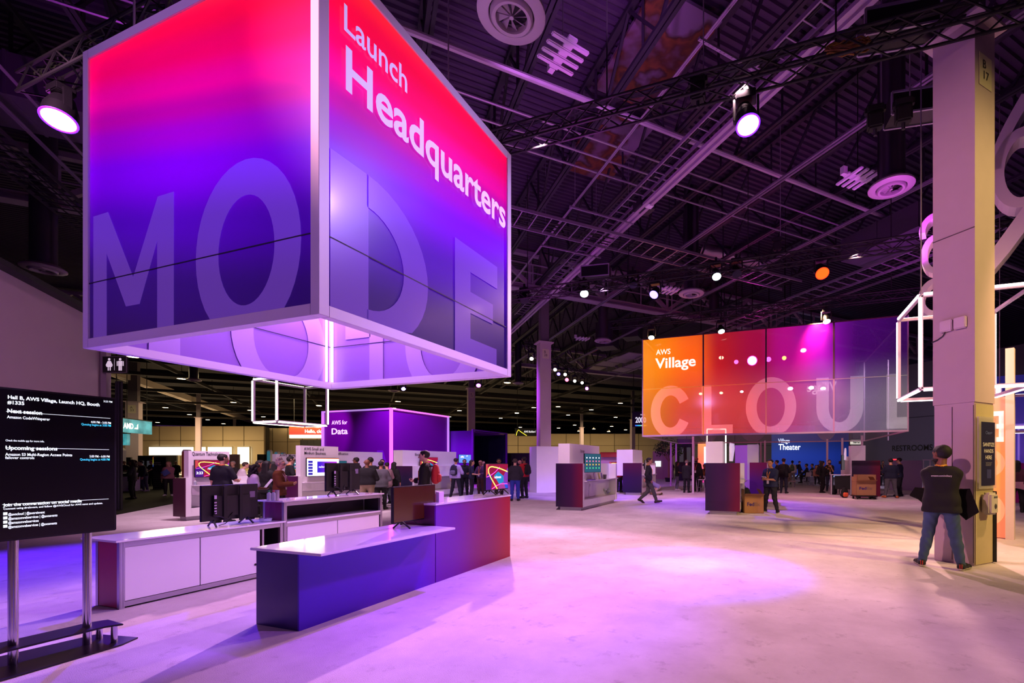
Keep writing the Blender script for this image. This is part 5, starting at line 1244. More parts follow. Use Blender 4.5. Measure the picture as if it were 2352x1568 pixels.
cC = ring(vr(1540), 1.22, (vr(1575) - vr(1495)) / 1.75, 1.32, .5, .04); cC = [p for p in cC if not (max(q[0] for q in p) > vr(1540) + .5 and .75 < sum(q[1] for q in p) / 4 < 1.75)]
vlet(cC)
vlet([[(vr(1612), .04), (vr(1634), .04), (vr(1634), 2.45), (vr(1612), 2.45)], [(vr(1634), .04), (vr(1683), .04), (vr(1683), .48), (vr(1634), .48)]])
vlet(ring((vr(1713) + vr(1829)) / 2, 1.25, (vr(1829) - vr(1713)) / 2, 1.42, .5, .04))
ux0, ux1 = vr(1875), vr(1983); uc = (ux0 + ux1) / 2; ur = (ux1 - ux0) / 2; uw = .52
U = [[(ux0, 1.1), (ux0 + uw, 1.1), (ux0 + uw, 2.5), (ux0, 2.5)], [(ux1 - uw, 1.1), (ux1, 1.1), (ux1, 2.5), (ux1 - uw, 2.5)]]
for i in range(16):
    a0, a1 = math.pi + math.pi * i / 16, math.pi + math.pi * (i + 1) / 16
    U.append([(uc + ur * math.cos(a0), max(.04, 1.1 + 1.12 * math.sin(a0))), (uc + ur * math.cos(a1), max(.04, 1.1 + 1.12 * math.sin(a1))), (uc + (ur - uw) * math.cos(a1), 1.1 + .66 * math.sin(a1)), (uc + (ur - uw) * math.cos(a0), 1.1 + .66 * math.sin(a0))])
vlet(U)
vlet([[(vr(2036), .1), (vr(2060), .1), (vr(2060), 2.5), (vr(2036), 2.5)], [(vr(2060), .1), (vr(2086), .1), (vr(2086), .6), (vr(2060), .6)]])
# faint letters on the rear mesh, seen from inside
for (u0, u1) in ((1600, 1655), (1695, 1765), (1870, 1925)):
    x0_, x1_ = on_y(u0, vy1), on_y(u1, vy1); mb = MB()
    for p in ring((x0_ + x1_) / 2, 1.3, (x1_ - x0_) / 2, 1.25, .5, .05): mb.slab(p, (0, vy1 - .02, vz0), (1, 0, 0), (0, 0, 1), -.004)
    mb.build('rear_letter', M('rear_letter_grey', 'D0C8CC', .6, alpha=.35), t)
xr1 = on_y(1890, vy1)
text('Village', 'rear_lettering', (on_y(1922, vy1), vy1 - .03, zz(898, 30)), (-1, 0, 0), (0, 0, 1), .6, M('rear_lettering_white', 'FFE8F4', .5, emit=.5), t, width=on_y(1922, vy1) - on_y(1853, vy1), bold=.02)
# lamps inside the fabric sign
for k, (u, v, d_, r, col, em, lab) in enumerate(((1728, 827, 27, .28, 'FF3AD0', 90, 'brightest magenta lamp shining through the fabric sign'), (1691, 830, 27, .13, 'FF60C8', 8, 'pink lamp left of the brightest one behind the fabric sign'), (1766, 824, 27, .15, 'E060FF', 8, 'violet lamp right of the brightest one behind the fabric sign'),
        (1802, 821, 27, .13, 'FFB040', 8, 'amber lamp behind the purple part of the fabric sign'), (1815, 886, 30, .18, 'FFC0F0', 8, 'pale lamp behind the fabric sign above the letter O'), (1863, 884, 30, .18, 'FFD0F4', 8, 'pale lamp behind the fabric sign above the letter U'),
        (1890, 886, 30, .18, 'FFD0F8', 8, 'pale lamp right of the one above the letter U'), (1704, 893, 30, .12, 'FFC0D0', 7, 'small lamp behind the fabric sign left of the letter O'), (1657, 896, 30, .12, 'FFC090', 7, 'small lamp behind the fabric sign above the letter L'), (1610, 898, 30, .12, 'FFB080', 7, 'small lamp behind the fabric sign right of the letter C'),
        (1845, 799, 33, .2, 'FFD0FF', 6, 'flat white lamp high behind the purple part of the fabric sign'), (1657, 816, 33, .18, 'FFD0B0', 6, 'flat white lamp high behind the orange part of the fabric sign'))):
    x, y = dp(u, d_); z = zz(v, d_); tl_ = thing('stage_lamp', lab, 'stage light', (x, y, z))
    aim = (Vector((-1, 14, 3)) - Vector((x, y, z))).normalized() if k < 4 else Vector((0, -.55, -.83))
    lamp_head(tl_, aim, col, em, r, .5, (0, 0, 0)); MB().cyl((0, 0, .0), (0, 0, 13.22 - z), .03, 6).build('drop_pole', BLACKP, tl_)
spot((*dp(1728, 27.5), 7.6), (0, 22, 5), 900, 'FF20B0', 120, 1)
spot((-4.5, 27, 8.6), (-4.8, 23, 5.2), 500, 'FFC890', 90, 1)

# ================================================================ LIGHT-EDGED FRAMES
def light_frame(label, x0, x1, y0, y1, z0, z1, led=LED, w_=.07, glow='2'):
    t = thing('light_frame', label, 'hanging light frame', (0, 0, 0)); m_ = M('frame_lilac', 'CBB4D8', .4)
    E = []
    for z in (z0, z1):
        E += [((x0, y0, z), (x1, y0, z)), ((x0, y1, z), (x1, y1, z)), ((x0, y0, z), (x0, y1, z)), ((x1, y0, z), (x1, y1, z))]
    for x in (x0, x1):
        for y in (y0, y1): E.append(((x, y, z0), (x, y, z1)))
    cen = Vector(((x0 + x1) / 2, (y0 + y1) / 2, (z0 + z1) / 2))
    for a, b in E:
        A, Bv = Vector(a), Vector(b); MB().bar(A, Bv, w_ * .8).build('frame_tube', m_, t)
        off = ((A + Bv) / 2 - cen).normalized() * (w_ * .45); d = (Bv - A).normalized() * .04
        MB().bar(A + d + off, Bv - d + off, w_ * .62).build('led_strip', led, t)
    mb = MB()
    for x in (x0, x1): mb.cyl((x, y0, z1), (x, y0, 13), .012, 6)
    mb.build('hanging_cable', CON, t); return t
x_, y_ = gp(2065, 918, 3.0)
light_frame('hanging light-edged cube frame behind the near pillar', x_, x_ + 1.72, y_ - 1.6, y_, 3.0, 4.76, M('frame_led', 'FFF4F8', .5, emit=3))
a = dp(583, 19); light_frame('small hanging cube frame of glowing white edges below the big cube', a[0], a[0] + 1.35, a[1], a[1] + 2.2, 3.28, 5.0, M('frame_led_warm', 'FFF6DC', .5, emit=4), .09)
a = dp(2296, 13); light_frame('second light-edged frame at the right edge, beyond the near pillar', a[0], a[0] + 2.4, a[1], a[1] + 2.4, 2.6, 3.75, MATS['frame_led'], .1)
# giant hanging numerals
def band(pts, w_, dp_, name, parent, mat):
    mb = MB(); n = len(pts); vs = []
    for i, p in enumerate(pts):
        d = Vector(pts[min(i + 1, n - 1)]) - Vector(pts[max(i - 1, 0)]); d.normalize(); nn = Vector((-d.y, d.x)); P = Vector(p)
        for (o, y) in ((w_ / 2, 0), (-w_ / 2, 0), (-w_ / 2, dp_), (w_ / 2, dp_)): q = P + nn * o; vs.append((q.x, y, q.y))
    fs = []
    for i in range(n - 1):
        for k in range(4): l = (k + 1) % 4; fs.append((4 * i + k, 4 * i + l, 4 * i + 4 + l, 4 * i + 4 + k))
    fs += [(3, 2, 1, 0), (4 * n - 4, 4 * n - 3, 4 * n - 2, 4 * n - 1)]
    return mb.add(vs, fs).build(name, mat, parent)
NUM = M('numeral_white', 'D2BCD0', .4)
t = thing('hanging_numeral', 'giant white hanging numeral, its loop showing right of the near pillar', 'hanging sign', (*dp(2345, 9.5), zz(350, 9.5)), rad(-18))
band([(.38 * math.cos(a) + .02, .0 + .72 * math.sin(a) - .3) for a in np.linspace(0, 2 * math.pi, 30)], .2, .45, 'loop', t, NUM)
band([(-.4 + .9 * math.sin(a * .9) ** 2 * .9, -.2 + 1.35 * a) for a in np.linspace(0, 1, 12)], .2, .45, 'stem', t, NUM)
band([(.35, -.9), (.1, -1.3), (-.3, -1.9), (-.65, -2.35)], .3, .45, 'tail', t, NUM)
for k, (u, v, rx_, rz_, lab) in enumerate(((2150, 527, .28, .36, 'white hanging letter peeping out left of the near pillar, top one'), (2148, 582, .22, .4, 'white hanging letter left of the near pillar, middle one'), (2150, 681, .3, .4, 'white hanging letter left of the near pillar, lowest one'))):
    d_ = 11.2; t = thing('hanging_letter', lab, 'hanging sign', (*dp(u, d_), zz(v, d_)), rad(-18))
    band([(rx_ * math.cos(a), rz_ * math.sin(a)) for a in np.linspace(.0, 2 * math.pi if k else math.pi, 26)], .13, .4, 'stroke', t, NUM)
    MB().cyl((0, .2, rz_), (0, .2, (13.2 - zz(v, d_)) if k == 0 else (.3 if k == 1 else .8)), .008, 6).build('hanging_cable', CON, t)
# orange entrance panel with white E at right, purple wall behind
a = Vector((*dp(2283, 9.9), 0)); t = thing('entrance_panel', 'orange entrance panel with a white letter, right of the near pillar', 'booth wall', a, rad(-27))
od = Vector((1, 0, 0))
MB().box(-.3, .19, 0, .08, .02, 3.0).build('orange_panel', G('orange_gradient', 'z', [(0, 'FF8A60'), (1.5, 'FF9A4A'), (3, 'FF9A78')], .5, emit=.35), t)
MB().box(.19, .33, -.06, .14, 0, 4.0).build('frame_post', M('warm_white_post', 'E8D4C4', .4), t); MB().box(.33, 1.4, -.06, .14, 3.1, 3.24).build('frame_beam', MATS['warm_white_post'], t)
MB().box(.04, .06, -.08, -.06, .0, .01).build('floor_clip', ALU, t)
LEm = M('panel_letter', 'FFE4D8', .5, emit=.5); mb = MB()
for zz_ in (2.05, 2.33, 2.6): mb.box(-.12, .16, -.012, 0, zz_, zz_ + .1)
mb.box(.08, .16, -.012, 0, 2.05, 2.7); mb.build('white_letter', LEm, t)
for (cz, r0) in ((1.6, .3), (.6, .34)):
    mb = MB()
    for p in ring(-.1, cz, .28, r0, .12): mb.slab([(min(x, .18), y) for x, y in p], (0, -.004, 0), (1, 0, 0), (0, 0, 1), .003)
    mb.build('faint_letter', M('faint_orange_letter', 'FFAC78', .5, emit=.4), t)
t = thing('violet_booth_wall', 'violet lit booth wall with blue panels at the right edge behind the woman', 'booth wall', (*dp(2330, 19), 0), rad(-10))
MB().box(-1.2, 2.5, 0, .2, 0, 5.2).build('wall_panel', G('violet_blue', 'z', [(0, '8A3AE0'), (2, '6A50E0'), (5, '3A3AB0')], .5, emit=.12), t)
mb = MB()
for xx in (-.7, .1, .9): mb.box(xx, xx + .06, -.03, 0, 0, 3.1)
mb.box(-1.2, 2.5, -.03, 0, 3.1, 3.2); mb.build('panel_frame', M('violet_frame', '9A7AF0', .5, emit=.3), t)
text('B', 'lettering', (-.55, -.01, 3.5), (1, 0, 0), (0, 0, 1), .6, M('violet_letter', '5A3ACA', .5), t, bold=.03)
kiosk('kiosk with a magenta end panel at the right edge behind the woman', *dp(2352, 17.2), 1.5, .9, 1.6, 2.3, .1, 1.0, end=M('magenta_panel', '8A1070', .4), bthick=.5)

# ================================================================ NEAR PILLAR FITTINGS
ff = NP - B2 * .31
t = thing('sanitizer_poster', 'dark framed poster reading Sanitize Hands Here on the near pillar', 'poster', ff + Vector((0, 0, 0)), AB)
MB().box(-.27, .26, -.03, -.005, 1.2, 2.32).build('clear_holder', M('clear_holder', 'CFC8C0', .15, alpha=.45), t)
MB().box(-.2, .2, -.036, -.03, 1.25, 2.24).build('poster_sheet', M('poster_navy', '1E1E42', .5), t)
for k, s in enumerate(('SANITIZE', 'HANDS', 'HERE')): text(s, 'lettering', (.0, -.037, 1.86 - k * .1), (1, 0, 0), (0, 0, 1), .06, M('poster_ink', 'E4E0DC', .5), t, center=True, bold=.008)
text('look for this icon for\nadditional sanitizer\naround the room', 'lettering', (.005, -.037, 1.6), (1, 0, 0), (0, 0, 1), .016, M('poster_ink_dim', 'A8A4B0', .5), t, center=True)
text('Clean+', 'lettering', (.005, -.037, 2.05), (1, 0, 0), (0, 0, 1), .05, M('poster_ink_blue', '6A78B8', .5), t, center=True)
MB().box(-.05, .08, -.038, -.036, 1.36, 1.5).build('hand_icon', M('poster_icon', '3A3C70', .5), t)
t = thing('sanitizer_dispenser', 'white hand sanitizer dispenser under the poster on the near pillar', 'dispenser', ff, AB)
MB().box(-.15, .1, -.13, 0, .8, 1.14).build('dispenser_body', M('dispenser_white', 'CFC6BA', .4), t, bevel=.03)
MB().ball((.0, -.13, .93), .035, 12, (1, .4, 1.2)).build('nozzle_window', M('nozzle_grey', '4A4444', .4), t); MB().box(-.05, .05, -.134, -.128, 1.06, 1.085).build('brand_mark', M('mark_grey', '5A5A60', .5), t)
# twin wall boxes with a cable on the left face
lf = NP - B1 * .305
t = thing('wall_unit', 'pair of small white wall units with a cable on the near pillar', 'wall unit', lf, AB)
for (a, b) in ((-.2, -.03), (-.01, .17)): MB().box(-.06, 0, -a - .17, -a, zz(752, 7.3) - .02, zz(752, 7.3) + .15).build('unit_cover', M('unit_white', 'D8C4D4', .4), t, bevel=.012) if False else MB().box(-.06, 0, a, b, 3.72, 3.9).build('unit_cover', M('unit_white', 'D8C4D4', .4), t, bevel=.012)
MB().tube([(-.02, .1, 3.72), (-.02, .14, 3.66), (-.015, .22, 3.62), (-.012, .3, 3.6)], .008, 6).build('cable', BLACKP, t)

# ================================================================ BOXES, BAGS, SIGNS
CARD = M('cardboard', 'A87A52', .8, noise=.08, nscale=6)
def carton(label, loc, rz, w_, d_, h, flaps=True, mark=True):
    t = thing('cardboard_box', label, 'box', loc, rz); th = .012
    MB().box(-w_ / 2, w_ / 2, -d_ / 2, -d_ / 2 + th, 0, h).box(-w_ / 2, w_ / 2, d_ / 2 - th, d_ / 2, 0, h).box(-w_ / 2, -w_ / 2 + th, -d_ / 2, d_ / 2, 0, h).box(w_ / 2 - th, w_ / 2, -d_ / 2, d_ / 2, 0, h).box(-w_ / 2, w_ / 2, -d_ / 2, d_ / 2, 0, th).build('carton_body', CARD, t)
    if flaps:
        for s in (-1, 1): MB().add([(s * w_ / 2, -d_ / 2, h), (s * w_ / 2, d_ / 2, h), (s * (w_ / 2 + (.0 if s < 0 else -.12)), d_ / 2, h + .2), (s * (w_ / 2 + (.0 if s < 0 else -.12)), -d_ / 2, h + .2), (s * w_ / 2 - .006, -d_ / 2, h), (s * w_ / 2 - .006, d_ / 2, h)], [(0, 1, 2, 3), (4, 3, 2, 5)]).build('flap', CARD, t)
        MB().quad((-w_ / 2, -d_ / 2, h), (w_ / 2, -d_ / 2, h), (w_ / 2, -d_ / 2 - .16, h + .07), (-w_ / 2, -d_ / 2 - .16, h + .07)).build('flap', CARD, t)
    if mark:
        text('Fed', 'logo', (-w_ * .36, -d_ / 2 - .002, h * .42), (1, 0, 0), (0, 0, 1), h * .2, M('logo_purple', '3E2470', .6), t, width=w_ * .36, bold=.03)
        text('Ex', 'logo', (w_ * .02, -d_ / 2 - .002, h * .42), (1, 0, 0), (0, 0, 1), h * .2, M('logo_faded', '8A6A58', .6), t, width=w_ * .3, bold=.03)
    return t
carton('open cardboard shipping box on the floor beside the man with the phone', (-.58, 15.7, 0.002), rad(14), .6, .5, .56)
cx_, cy_ = dp(1984, 20.6); t = thing('dolly', 'low black wheeled dolly under the cardboard box at right', 'trolley', (cx_, cy_, 0), rad(14))
MB().box(-.45, .45, -.3, .3, .12, .17).build('deck', BLACKP, t, bevel=.01)
for (a, b) in ((-.36, -.22), (.36, -.22), (-.36, .22), (.36, .22)): w_ = MB().cyl((a - .02, b, .055), (a + .02, b, .055), .055, 14).build('wheel', BLACKM, t, True); MB().cyl((a - .023, b, .055), (a + .023, b, .055), .02, 10).build('wheel_hub', ALU, w_)
carton('cardboard box standing open on the dolly at right', (cx_, cy_, .172), rad(14), .82, .5, .62)
MB_c = carton('taller plain cardboard box behind the one on the dolly', (*dp(1986, 21.15), .172), rad(14), .8, .42, .9, False, False)
MB().box(-.35, .35, -.2, .2, .12, .17).build('deck', BLACKP, thing('dolly', 'low black dolly under the taller plain cardboard box', 'trolley', (*dp(1986, 21.15), 0), rad(14)))
for s in (-.28, .28): MB().box(s - .03, s + .03, -.18, .18, 0, .12).build('wheel', BLACKM, bpy.data.objects['dolly.001'])
def pack(label, loc, rz, col, sc=1., straps=True, parent=None, panel=None):
    t = thing('backpack', label, 'backpack', loc, rz)
    f = Field((-.24 * sc, -.22 * sc, -.03), (.24 * sc, .22 * sc, .56 * sc), .017); D = f.new(); fl = ((0, 1, 0), .7)
    for (z_, wx, r) in ((.13, .05, .125), (.28, .045, .12), (.4, .03, .09)): f.cap(D, (-wx * sc, 0, z_ * sc), (wx * sc, 0, z_ * sc), r * sc, r * sc, .06, fl)
    V, Fc = f.mesh(np.maximum(D, -f.plane((0, 0, .004), (0, 0, 1)))); mesh_obj('bag_body', V, Fc, col, t)
    D = f.new()
    for z_ in (.11, .19): f.cap(D, (-.06 * sc, -.085 * sc, z_ * sc), (.06 * sc, -.085 * sc, z_ * sc), .065 * sc, .06 * sc, .04, ((0, 1, 0), .65))
    V, Fc = f.mesh(D); mesh_obj('front_pocket', V, Fc, panel or col, t)
    MB().tube([(-.03, .02, .47 * sc), (-.02, .03, .52 * sc), (.02, .03, .52 * sc), (.03, .02, .47 * sc)], .012, 6).build('handle', BLACKM, t)
    if straps:
        for s in (-1, 1): MB().tube([(s * .08 * sc, .06 * sc, .44 * sc), (s * .1 * sc, .2 * sc, .42 * sc), (s * .11 * sc, .25 * sc, .25 * sc), (s * .1 * sc, .12 * sc, .06 * sc)], .018, 6).build('strap', BLACKM, t)
    return t
pack('black backpack standing on the floor beside the demo table at right', (*dp(1915, 23.6), .0), 0, M('pack_black', '0D0B10', .8), .95)
pack('orange and black backpack leaning on the floor beside the dolly', (*dp(1940, 21.3), .0), rad(25), M('pack_black'), 1.0, panel=M('pack_orange', 'E05A3A', .7))
pack('black bag on the floor behind the middle right kiosk', (*dp(1710, 16.6), .0), 0, M('pack_black'), 1.5)
# hanging screens and signs of the far hall
def hang_sign(name, label, u0, u1, v0, v1, d_, mat, rz=None, d1=None):
    a, b = Vector((*dp(u0, d_), 0)), Vector((*dp(u1, d1 or d_), 0)); z0, z1 = zz(v1, d_), zz(v0, d_); L = (b - a).length; ang = math.atan2((b - a).y, (b - a).x)
    t = thing(name, label, 'hanging sign', (a.x, a.y, z0), ang); MB().box(0, L, 0, .35, 0, z1 - z0).build('sign_body', mat, t)
    mb = MB(); mb.box(-.05, L + .05, -.02, .4, z1 - z0, z1 - z0 + .1)
    for s in (.1, .9): mb.cyl((L * s, .15, z1 - z0), (L * s, .15, 13.34 - z0), .03, 6)
    mb.build('hanger', BLACKM, t); return t, L, z1 - z0
def teal():
    m, nt, b, out = nodes('teal_video'); tc = nt.nodes.new('ShaderNodeTexCoord'); n = nt.nodes.new('ShaderNodeTexNoise'); n.inputs['Scale'].default_value = .7; n.inputs['Detail'].default_value = 5
    nt.links.new(tc.outputs['Object'], n.inputs['Vector']); r = nt.nodes.new('ShaderNodeValToRGB'); e = r.color_ramp.elements; e[0].position = .35; e[0].color = (*lin('0A5662'), 1); e[1].position = .65; e[1].color = (*lin('58B4B8'), 1)
    nt.links.new(n.outputs['Fac'], r.inputs[0]); b.inputs['Base Color'].default_value = (.01, .03, .03, 1); nt.links.new(r.outputs[0], b.inputs['Emission Color']); b.inputs['Emission Strength'].default_value = .8; return m
TEAL = teal()
t, L, H_ = hang_sign('video_banner', 'teal hanging video banner reading AMD in the far hall', 262, 349, 958, 990, 44, TEAL, d1=49)
text('AMD', 'lettering', (L * .22, -.01, H_ * .3), (1, 0, 0), (0, 0, 1), H_ * .4, WTXT, t, width=L * .26, bold=.04); MB().slab([(0, 0), (.55, 0), (.55, .55), (.4, .4), (.4, .15), (.15, .15)], (L * .5, -.012, H_ * .3), (1, 0, 0), (0, 0, 1), -.004).build('arrow_mark', WTXT, t)
hang_sign('video_banner', 'smaller teal hanging screen below the AMD banner', 262, 291, 996, 1022, 50, TEAL)
t, L, H_ = hang_sign('hanging_banner', 'orange and red hanging banner reading Hello, cloud', 664, 760, 974, 998, 60, G('hello_red', 'z', [(0, 'C83A34'), (.55, 'D8442E'), (1, 'E8801C')], .6, .55, 'gen'), d1=60)
text('Hello, cloud', 'lettering', (L * .38, -.01, H_ * .18), (1, 0, 0), (0, 0, 1), H_ * .32, WTXT, t, width=L * .52, bold=.03); text('PLURALSIGHT', 'lettering', (L * .62, -.01, H_ * .66), (1, 0, 0), (0, 0, 1), H_ * .17, WTXT, t, width=L * .4, bold=.02)
o = MB().box(.02, L - .02, 0, .3, -.45, 0).build('lit_underside', M('lit_white', 'F4EAD8', .5, emit=.8), t)
t, L, H_ = hang_sign('hanging_banner', 'dark hanging banner with a yellow curve reading AWS Builders', 1183, 1232, 985, 1001, 62, M('banner_black', '0E1014', .6))
text("AWS Builders'", 'lettering', (L * .42, -.01, H_ * .5), (1, 0, 0), (0, 0, 1), H_ * .28, WTXT, t, width=L * .55, bold=.02)
MB().tube([(L * .05, -.02, H_ * .05), (L * .1, -.02, H_ * .6), (L * .16, -.02, H_ * .88), (L * .3, -.02, H_ * .55), (L * .55, -.02, H_ * .05)], .05, 6).build('yellow_curve', M('curve_yellow', 'E8E040', .5, emit=.8), t)
t, L, H_ = hang_sign('aisle_sign', 'black aisle sign reading 2000 left of the fabric sign', 1452, 1486, 947, 980, 48, M('banner_black'))
text('2000', 'lettering', (L * .22, -.01, H_ * .3), (1, 0, 0), (0, 0, 1), H_ * .38, WTXT, t, width=L * .72, bold=.02); text('AISLE', 'lettering', (L * .55, -.01, H_ * .8), (1, 0, 0), (0, 0, 1), H_ * .1, WTXT, t)
MB().box(L * .2, L, -.012, 0, .08, .2).build('rainbow_line', G('rainbow', 'x', [(0, '3A6AE8'), (.4, '30C0C0'), (.7, 'E8E040'), (1, 'E86030')], .5, .8, 'gen'), t)
t, L, H_ = hang_sign('aisle_sign', 'small white and red sign behind the kiosk at right', 1957, 1978, 1010, 1020, 45, M('sign_white', 'F0E8D8', .5, emit=.5)); text('terac', 'lettering', (L * .1, -.01, H_ * .25), (1, 0, 0), (0, 0, 1), H_ * .5, DTXT, t, width=L * .8, bold=.03)
# restroom pictogram sign on the wall end
t = thing('restroom_sign', 'black restroom pictogram sign on the end of the left wall', 'sign', (*dp(235, 15.3), zz(856, 15.3)), T)
k_ = 15.3 / FPX; W_, H_ = 56 * k_, 38 * k_
MB().box(0, W_, 0, .05, 0, H_).build('sign_plate', BLACKM, t)
mb = MB()
for (a, b, c_, d_) in ((0, W_, 0, .012), (0, W_, H_ - .012, H_), (0, .012, 0, H_), (W_ - .012, W_, 0, H_)): mb.box(a, b, -.008, 0, c_, d_)
mb.build('sign_rim', M('rim_grey', '6A6070', .5), t)
PI_ = M('picto_white', 'F0E8F4', .5, emit=.35); mb = MB(); y = -.006
def disc(cx_, cz_, r): mb.slab([(cx_ + r * math.cos(a), cz_ + r * math.sin(a)) for a in np.linspace(0, 6.283, 17)[:-1]], (0, y, 0), (1, 0, 0), (0, 0, 1), -.002)
def pol(P): mb.slab(P, (0, y, 0), (1, 0, 0), (0, 0, 1), -.002)
c = W_ * .29; disc(c, H_ * .82, H_ * .075); pol([(c - .035, H_ * .72), (c + .035, H_ * .72), (c + .1, H_ * .36), (c - .1, H_ * .36)][::-1][::-1]); pol([(c - .05, H_ * .14), (c - .015, H_ * .14), (c - .015, H_ * .4), (c - .05, H_ * .4)]); pol([(c + .015, H_ * .14), (c + .05, H_ * .14), (c + .05, H_ * .4), (c + .015, H_ * .4)])
pol([(c - .12, H_ * .45), (c - .09, H_ * .42), (c - .03, H_ * .68), (c - .05, H_ * .72)]); pol([(c + .09, H_ * .42), (c + .12, H_ * .45), (c + .05, H_ * .72), (c + .03, H_ * .68)])
pol([(W_ * .505 - .004, H_ * .16), (W_ * .505 + .004, H_ * .16), (W_ * .505 + .004, H_ * .86), (W_ * .505 - .004, H_ * .86)])
c = W_ * .74; disc(c, H_ * .82, H_ * .075); pol([(c - .07, H_ * .42), (c + .07, H_ * .42), (c + .07, H_ * .72), (c - .07, H_ * .72)]); pol([(c - .055, H_ * .14), (c - .006, H_ * .14), (c - .006, H_ * .43), (c - .055, H_ * .43)]); pol([(c + .006, H_ * .14), (c + .055, H_ * .14), (c + .055, H_ * .43), (c + .006, H_ * .43)])
for s in (-1, 1): pol([(c + s * .1 - .014, H_ * .42), (c + s * .1 + .014, H_ * .42), (c + s * .1 + .014, H_ * .7), (c + s * .1 - .014, H_ * .7)])
mb.build('pictograms', PI_, t)
a = Vector((*dp(266, 15.9), 0)); mb = MB()
for k in range(4): mb.bar(a + Vector((k * .055, 0, 0)), a + Vector((k * .055, 0, 4.4)), .03)
o = mb.build('cable_post', M('post_dark', '2A2838', .4, .4)); MB().bar(a + Vector((.08, .06, 0)), a + Vector((.08, .06, 4.4)), .26, .06).build('post_backing', BLACKM, o); tag(o, 'dark ribbed cable post standing beside the restroom sign', 'post')
# far hall furniture: info pillars, dark booths
def pylon(u, v0, v1, d_, w_, col, label, txt=None, d2=.25):
    t = thing('info_pylon', label, 'info sign', (*dp(u, d_), 0), T); k = d_ / FPX; wv = w_ * k; h = zz(v0, d_); P = [(-wv / 2, 0), (wv / 2, 0), (wv / 2, h - wv * .35), (wv * .25, h), (-wv * .25, h), (-wv / 2, h - wv * .35)]
    MB().slab(P, (0, .0, 0), (1, 0, 0), (0, 0, 1), -d2).build('pylon_body', WHITE, t); MB().slab([(x * .9, max(y - .08, .3)) for x, y in P], (0, -.003, 0), (1, 0, 0), (0, 0, 1), .012).build('pylon_face', col, t)
    if txt: text(txt, 'lettering', (-wv * .38, -.02, h * .8), (1, 0, 0), (0, 0, 1), .1, WTXT, t, bold=.01)
    return t
pylon(424, 1032, 1100, 22, 14, M('pylon_orange', 'B05A44', .5), 'orange-brown info pylon left of the Quantum Technologies kiosk')
for i, (u, v) in enumerate(((617, 1033), (634, 1036), (648, 1038))): pylon(u, v, 1080, 36, 8, M('pylon_teal', '4AA0B4', .5, emit=.2), 'tall white pylon with a teal face, %s of the three in a row' % ('leftmost', 'middle', 'rightmost')[i])
pylon(273, 1028, 1110, 34, 17, M('pylon_grey', '3A3A42', .5), 'dark grey info pylon at the edge of the session display')
t = thing('info_banner', 'tall black panel reading Hydrate and Help on the black carpet', 'info sign', (*dp(366, 28.5), 0), T)
hp_ = zz(1049, 28.5); MB().box(-.4, .4, 0, .12, 0.012, hp_).build('panel_board', M('panel_black', '17151A', .6), t); text('Hydrate\nand Help', 'lettering', (-.33, -.01, hp_ - .38), (1, 0, 0), (0, 0, 1), .09, M('panel_ink', 'C8C0C8', .5), t, bold=.015)
MB().box(-.4, -.37, -.006, 0, hp_ - .6, hp_).build('colour_edge', G('rainbow_edge', 'z', [(0, '3A6AE8'), (.5, 'E8E040'), (1, 'E86030')], .5, .3, 'gen'), t)
mb = MB()
for k in range(9): mb.box(-.33, -.33 + random.uniform(.3, .6), -.006, 0, hp_ - 1.0 - k * .12, hp_ - .98 - k * .12)
mb.build('text_lines', M('panel_ink_dim', '6A646A', .6), t)
for (u0, u1, v0, d_, lab) in ((258, 300, 1050, 42, 'dark booth partition left of the far pillar'), (318, 352, 1046, 40, 'dark booth wall with posters behind the people on the black carpet'), (352, 405, 1045, 46, 'black drape wall behind the Hydrate and Help panel'),
                          (592, 652, 1043, 44, 'black drape behind the row of teal pylons'), (528, 548, 1043, 34, 'pale information board right of the Quantum Technologies kiosk'), (690, 750, 1010, 66, 'black drape high behind the Small and Medium Business kiosk'), (1150, 1216, 1040, 40, 'dark booth with a white counter right of the purple portal'),
                          (1555, 1592, 1008, 42, 'dark blue booth wall behind the men in suits'), (1500, 1545, 1036, 46, 'beige exhibition booth left of the small tree')):
    a, b = Vector((*dp(u0, d_), 0)), Vector((*dp(u1, d_), 0)); h = zz(v0, d_); t = thing('booth_partition', lab, 'booth wall', a, T); L = (b - a).length
    m_ = M('drape_black', '0C0A0E', .8) if 'drape' in lab or 'dark booth' in lab else (M('booth_navy', '0E1430', .5) if 'blue' in lab else M('booth_beige', 'B8A888', .6))
    MB().box(0, L, 0, .15, 0, h).build('partition', m_, t); mb = MB()
    for s in range(5): mb.box(L * s / 4 - .03, L * s / 4 + .03, -.03, 0, 0, h)
    mb.build('upright', m_, t)
    if 'posters' in lab or 'blue' in lab:
        for s in (.15, .6): MB().box(L * s, L * (s + .25), -.04, -.03, h * .45, h * .8).build('poster', M('poster_mix', '3A6AB8' if 'blue' in lab else '5A5A64', .5, emit=.2), t)
    if 'beige' in lab: MB().box(L * .1, L * .4, -.05, -.03, h * .45, h * .65).build('booth_screen', M('booth_screen_white', 'E8F4F4', .4, emit=.8), t)
o = MB().box(-.5, .5, 0, .3, 0, 3.3).build('display_totem', G('orange_totem', 'z', [(0, 'D83A90'), (2, 'FF7A4A'), (3.3, 'FFA050')], .5, .6)); o.location = (*dp(1617, 38), 0); tag(o, 'orange and pink lit totem behind the bald man in black', 'display totem')
o = MB().box(-.55, .55, 0, .2, .9, 2.9).build('video_wall', M('video_white', 'E8F4FF', .4, emit=1.1)); o.location = (*dp(1633, 37), 0); MB().box(-.55, .55, -.02, 0, .9, 1.6).build('video_lower', M('video_blue', '2A5AB0', .4, emit=.6), o); MB().box(-.2, .2, .02, .2, 0, .9).build('video_stand', BLACKM, o); tag(o, 'bright white video screen left of the middle right kiosk', 'screen')
